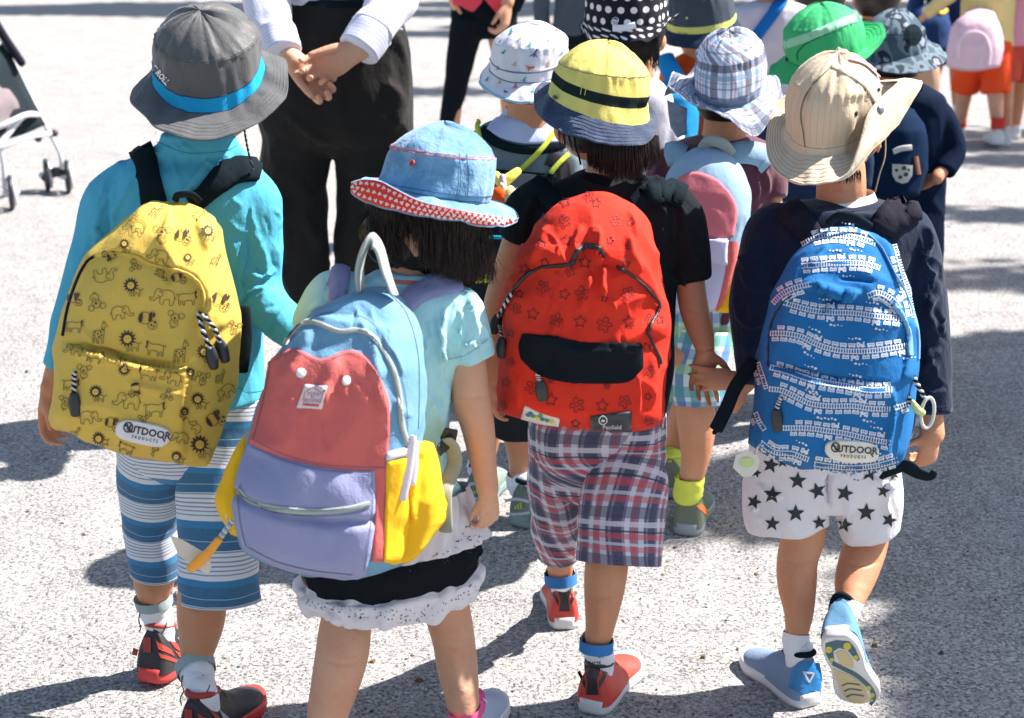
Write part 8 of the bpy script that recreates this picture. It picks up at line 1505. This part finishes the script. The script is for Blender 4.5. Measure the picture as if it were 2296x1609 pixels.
def background():
    YS = cloth('cream_yellow_jersey', (.70, .56, .24), var=.08); RO = cloth('red_orange_shorts', (.78, .08, .02), var=.06)
    g = G(2180, 326)
    r, P = far_child(2190, 322, 1.10, YS, RO, 'small child in cream yellow sleeves and orange red shorts walking far ahead', skincol=SKIN2, sockcol=cloth('red_sock', (.6, .05, .04)), stride=.12, lenp=.37, arml=[(-.13, 0, .75), (-.20, -.02, .66), (-.28, 0, .58)], armr=[(.13, 0, .75), (.19, -.01, .62), (.18, .0, .50)])
    c = P(0, -.12, .62); yb = c.y + .05
    b = bag([(2165, 26), (2195, 16), (2228, 26)], [(2122, 150), (2180, 160), (2242, 150)], [(2165, 26), (2134, 60), (2124, 110), (2122, 150)], [(2228, 26), (2246, 70), (2250, 110), (2242, 150)], yb, .14, nj=50, ni=60, seed=6); r2 = thing('backpack', (c.x, c.y, c.z), 'pale pink backpack on the small child in orange red shorts', 'backpack', 'backpacks worn by the children')
    PK = cloth('pale_pink', (.70, .50, .58), var=.08); mk('bag_body', b, PK, r2); B = b.bvh(); m = M(); strap(m, B, [(2150, 130), (2152, 90), (2175, 72), (2205, 78), (2218, 110), (2215, 145)], 6, .008, .008); mk('pocket_piping', m, cloth('pink_piping', (.78, .62, .70)), r2)
    far_child(2262, 318, 1.12, cloth('pink_jersey', (.70, .30, .42)), cloth('faded_red', (.55, .08, .05)), 'child in pink top at the right edge of the picture beside the pink backpack', stride=-.1)
    NV = cloth('royal_navy', (.015, .05, .16)); r, P = far_child(2112, 296, 1.12, NV, cloth('dark_grey_shorts', (.05, .055, .06)), 'child in navy top and dark grey shorts left of the pink backpack', stride=.08, sockcol=WSK, lenp=.47)
    b = bag([(2050, 20), (2085, 8), (2120, 15)], [(2058, 105), (2090, 118), (2125, 110)], [(2050, 20), (2046, 60), (2058, 105)], [(2120, 15), (2132, 60), (2125, 110)], P(0, -.1, .6).y, .14, nj=30, ni=36, seed=7); c = P(-.15, -.12, .62); r2 = thing('backpack', (c.x, c.y, c.z), 'crumpled navy backpack above the camouflage hat brim', 'backpack', 'backpacks worn by the children'); mk('bag_body', b, NV, r2)
    m = M(); strap(m, b.bvh(), [(2095, 12), (2110, 30), (2125, 20)], 8, .006, .006); mk('yellow_trim', m, cloth('gold_trim', (.6, .42, .05)), r2)
    WS_ = cloth('white_jersey', (.62, .62, .66)); r, P = far_child(1700, 680, 1.16, WS_, cloth('navy_jacket', (.010, .020, .050)), 'child in white t-shirt with blue diagonal strap between plaid and green hats', sleeve=False, stride=.08)
    so = [c for c in r.children if c.name.startswith('shirt')][0]; org = ORG[so.name]; B = BVHTree.FromPolygons([tuple(v.co + org) for v in so.data.vertices], [tuple(p.vertices) for p in so.data.polygons])
    m = M(); strap(m, B, [(1754, 2), (1722, 45), (1684, 96)], 26, .008, .010); mk('blue_sash', m, cloth('cobalt_strap', (.01, .16, .50)), r)
    far_child(1802, 640, 1.06, cloth('white_tee', (.6, .6, .6)), cloth('navy_jacket', (.010, .020, .050)), 'dark haired child mostly hidden above the green hat', stride=.08)
    r, P = far_child(1925, 610, 1.05, cloth('tan_top', (.45, .30, .20)), cloth('navy_jacket', (.010, .020, .050)), 'child in tan top half hidden behind green and camouflage hats', stride=.08)
    r, P = far_child(1300, 300, 1.18, cloth('slate_top', (.06, .08, .10)), cloth('black_slim', (.008, .012, .016)), 'figure in black trousers far ahead left of the polka dot hat', stride=.1, lenp=.1, shoes=(GSH, SWH, GSH, GSH))
def stroller():
    g = G(0, 455); root = thing('stroller', G(-60, 440), 'folding stroller with white frame and dark seat at the left edge', 'stroller'); FR = plain('frame_white', (.62, .63, .66), .35); BK = plain('rubber_black', (.02, .025, .028), .45)
    FAB = cloth('stroller_dark', (.02, .03, .035)); LIN = cloth('stroller_grey', (.20, .17, .18), var=.15)
    def wheel(c, r, w=.022, ax=Vector((1, .35, 0))):
        ax = ax.normalized(); e1 = Vector((0, 0, 1)); e2 = ax.cross(e1).normalized(); m = M()
        for k_ in (0,): tube(m, [(c + (e1 * cos(t) + e2 * sin(t)) * r * .88, r * .14) for t in np.linspace(0, 2 * pi, 25)], seg=10, n=49, cap=False)
        wh = mk('wheel', m, BK, root); m = M(); tube(m, [(c + ax * .012 + (e1 * cos(t) + e2 * sin(t)) * r * .66, r * .16) for t in np.linspace(0, 2 * pi, 25)], seg=8, n=49, cap=False); mk('rim', m, FR, wh)
        m = M(); tube(m, [(c - ax * .02, r * .2), (c + ax * .022, r * .2)], seg=14); mk('hub', m, FR, wh)
        for k_ in range(5):
            t = 2 * pi * k_ / 5; m = M(); tube(m, [(c + ax * .01, r * .07), (c + ax * .01 + (e1 * cos(t) + e2 * sin(t)) * r * .66, r * .06)], seg=6, n=3); mk('spoke', m, FR, wh)
    Y1 = G(0, 432).y; Y0 = G(0, 470).y
    for u, v, Y in ((152, 402, Y1), (105, 398, Y1 + .03), (25, 440, Y0), (-35, 436, Y0 + .03)):
        c = W(u, v, Y); r = .070; c.z = r + .001; wheel(c, r)
    m = M(); tube(m, [(W(100, 398, Y1 + .02), .016), (W(128, 385, Y1), .022), (W(150, 398, Y1), .014)], seg=10); mk('axle_block', m, BK, root)
    for nm, pts, r in (('frame_tube', [(0, 80, Y1), (45, 165, Y1), (90, 260, Y1), (122, 318, Y1), (136, 350, Y1), (137, 385, Y1)], .009), ('frame_tube', [(-60, 300, Y0), (0, 283, Y0), (55, 258, Y0 + .1), (88, 258, Y1)], .011), ('frame_tube', [(-70, 380, Y0), (0, 320, Y0), (50, 262, Y0 + .15), (85, 255, Y1)], .012), ('frame_tube', [(-60, 345, Y0), (5, 330, Y0), (60, 308, Y0 + .1), (120, 298, Y1)], .010), ('frame_tube', [(0, 330, Y0), (8, 370, Y0), (10, 420, Y0)], .010)):
        m = M(); tube(m, [(W(*p), r) for p in pts], seg=12); mk(nm, m, FR if r < .0125 else BK, root)
    for x, y in ((122, 298), (86, 310), (42, 132)): m = M(); ball(m, W(x, y, Y1 - .02), .016); mk('joint', m, BK, root)
    m = M(); gr = []
    for i in range(12):
        f = i / 11; x1 = 5 + 95 * f; y1 = 95 + 185 * f; gr.append([W(-90 + (x1 + 90) * g_, y1 + 25 * (1 - g_) + 20 * sin(pi * g_), Y1 - .02 - .35 * (1 - g_)) for g_ in np.linspace(0, 1, 12)])
    grid(m, gr, flip=True); wrinkle(m, .01, (8, 8, 6), 3); o = mk('seat_fabric', m, FAB, root); o.modifiers.new('t', 'SOLIDIFY').thickness = .01
    m = M(); gr = []
    for i in range(10):
        f = i / 9; gr.append([W(-80 + (80 + 60 * f - 6 * sin(9 * f)) * g_, 160 + 120 * f + 8 * sin(pi * g_), Y1 - .09 - .33 * (1 - g_)) for g_ in np.linspace(0, 1, 10)])
    grid(m, gr, flip=True); wrinkle(m, .006, (14, 14, 9), 5); o = mk('seat_liner', m, LIN, root); o.modifiers.new('t', 'SOLIDIFY').thickness = .01
    m = M(); tube(m, [(W(-40, 0, Y1 - .05), .02), (W(5, 75, Y1 - .05), .018), (W(48, 140, Y1 - .03), .018)], seg=12); mk('canopy_rail', m, cloth('dark_webbing', (.02, .02, .03)), root)

# ============================================================ trees outside the frame that shade the path
def tree(name, targets, base_pt, H, label, dens=1.0, seed=1, leaf=.10):
    """crown made of leaf clumps hung where the sunlight towards the shaded ground passes"""
    root = thing(name, base_pt, label, 'tree', 'trees shading the path'); rg = random.Random(seed); BKM = plain('bark', (.10, .075, .055), .9, bump=.8)
    LM = cloth('leaf_green', (.045, .09, .02), var=.4, rough=.6); LM2 = cloth('leaf_green_dark', (.03, .065, .018), var=.4, rough=.6)
    m = M(); bp = Vector(base_pt); tp = bp + Vector((rg.uniform(-.3, .3), rg.uniform(-.3, .3), H * .8)); tube(m, [(bp, .16), (bp.lerp(tp, .4) + Vector((.08, .05, 0)), .12), (tp, .06)], seg=12); lv = M(); V = []; Fc = []
    for (gx, gy, rx, ry, hz, n) in targets:
        c = Vector((gx, gy, 0)) + SUNV * (hz / SUNV.z); tube(m, [(bp.lerp(tp, .6), .05), (bp.lerp(tp, .8).lerp(c, .5) + Vector((0, 0, .2)), .03), (c, .012)], seg=8)
        for _ in range(int(n * dens)):
            a = rg.uniform(0, 2 * pi); r = sqrt(rg.random()); p = c + Vector((rx * r * cos(a), ry * r * sin(a), rg.gauss(0, .06)))
            for __ in range(3):
                o = p + Vector((rg.gauss(0, leaf * .5), rg.gauss(0, leaf * .5), rg.gauss(0, leaf * .4))); d = Vector((rg.gauss(0, 1), rg.gauss(0, 1), rg.gauss(0, .45))).normalized(); e = d.cross(Vector((rg.gauss(0, .3), rg.gauss(0, .3), 1))).normalized(); s = leaf * rg.uniform(.6, 1.2)
                b = len(V); V += [tuple(o - d * s * .5), tuple(o + e * s * .28), tuple(o + d * s * .5), tuple(o - e * s * .28)]; Fc.append((b, b + 1, b + 2, b + 3))
    lv.add(V, Fc, [rg.randint(0, 1) for _ in Fc]); mk('trunk', m, BKM, root); mk('crown', lv, [LM, LM2], root, kind='stuff', smooth=False)
_, bs = boy1(); yellow_bag(bs)
_, bs = girl(); pastel_bag(bs)
_, bs = redboy(); red_bag(bs)
_, bs = starboy(); train_bag(bs)
dinokid(); plaidkid(); camo_kid(); green_kid(); polka_kid(); cap_kid()
man(); woman(); background(); stroller()
# shade on the right of the path, and the bands further up
def gp(u, v): g = G(u, v); return g.x, g.y
R1 = []
def disc(L, u, v, ru, rv, hz, dens):
    g = G(u, v); s_ = px(g); ry = abs(G(u, v - rv).y - G(u, v + rv).y) / 2; rx = ru / s_; L.append((g.x, g.y, rx, ry, hz, int(dens * rx * ry) + 8))
for u, v, ru, rv in ((2360, 850, 260, 80), (2380, 980, 240, 90), (2200, 880, 80, 60), (2190, 1010, 60, 70), (2380, 1130, 230, 100), (2210, 1150, 70, 80), (2400, 1300, 240, 110), (2230, 1290, 70, 90), (2420, 1480, 220, 120), (2270, 1440, 60, 80), (2290, 1580, 60, 70), (1990, 1150, 110, 45), (1800, 1130, 130, 40), (1640, 1120, 90, 36), (2080, 1060, 90, 60)): disc(R1, u, v, ru, rv, 3.6, 15000)
sx, sy = SUNV.x / SUNV.z, SUNV.y / SUNV.z
tree('shade_tree', R1, (1.5 + 3.6 * sx + 1.2, 3.0 + 3.6 * sy + 1.2, 0), 4.2, 'leafy tree standing out of view on the right that shades the near path', seed=3, leaf=.13)
R2 = []
for u, v, rx, ry, n in ((150, 22, 1.6, .55, 900), (600, 30, 1.8, .35, 700), (420, 14, 1.6, .5, 600), (950, 75, 1.2, .16, 330), (1000, 30, 1.3, .3, 500), (1230, 60, .9, .3, 380), (950, 205, .5, .05, 50), (1200, 10, 1.4, .4, 500), (1450, 20, 1.2, .4, 400), (1700, 10, 2.0, .5, 500)):
    x, y = gp(u, v); R2.append((x, y, rx, ry, 6.0, n))
tree('shade_tree', R2, (2.0 + 6 * sx, 16.0 + 6 * sy, 0), 7.0, 'leafy tree standing out of view ahead that casts shade bands across the top', seed=5, leaf=.2)
R3 = []
for u, v, rx, ry, n in ((2230, 300, .35, .10, 90), (2270, 330, .3, .10, 90), (2250, 360, .25, .05, 60), (2230, 480, .25, .08, 40), (2270, 620, .25, .10, 50)):
    x, y = gp(u, v); R3.append((x, y, rx, ry, 5.0, n))
tree('shade_tree', R3, (5.0 + 5 * sx, 8.0 + 5 * sy, 0), 6.0, 'thin tree standing out of view ahead on the right', seed=7, leaf=.14)
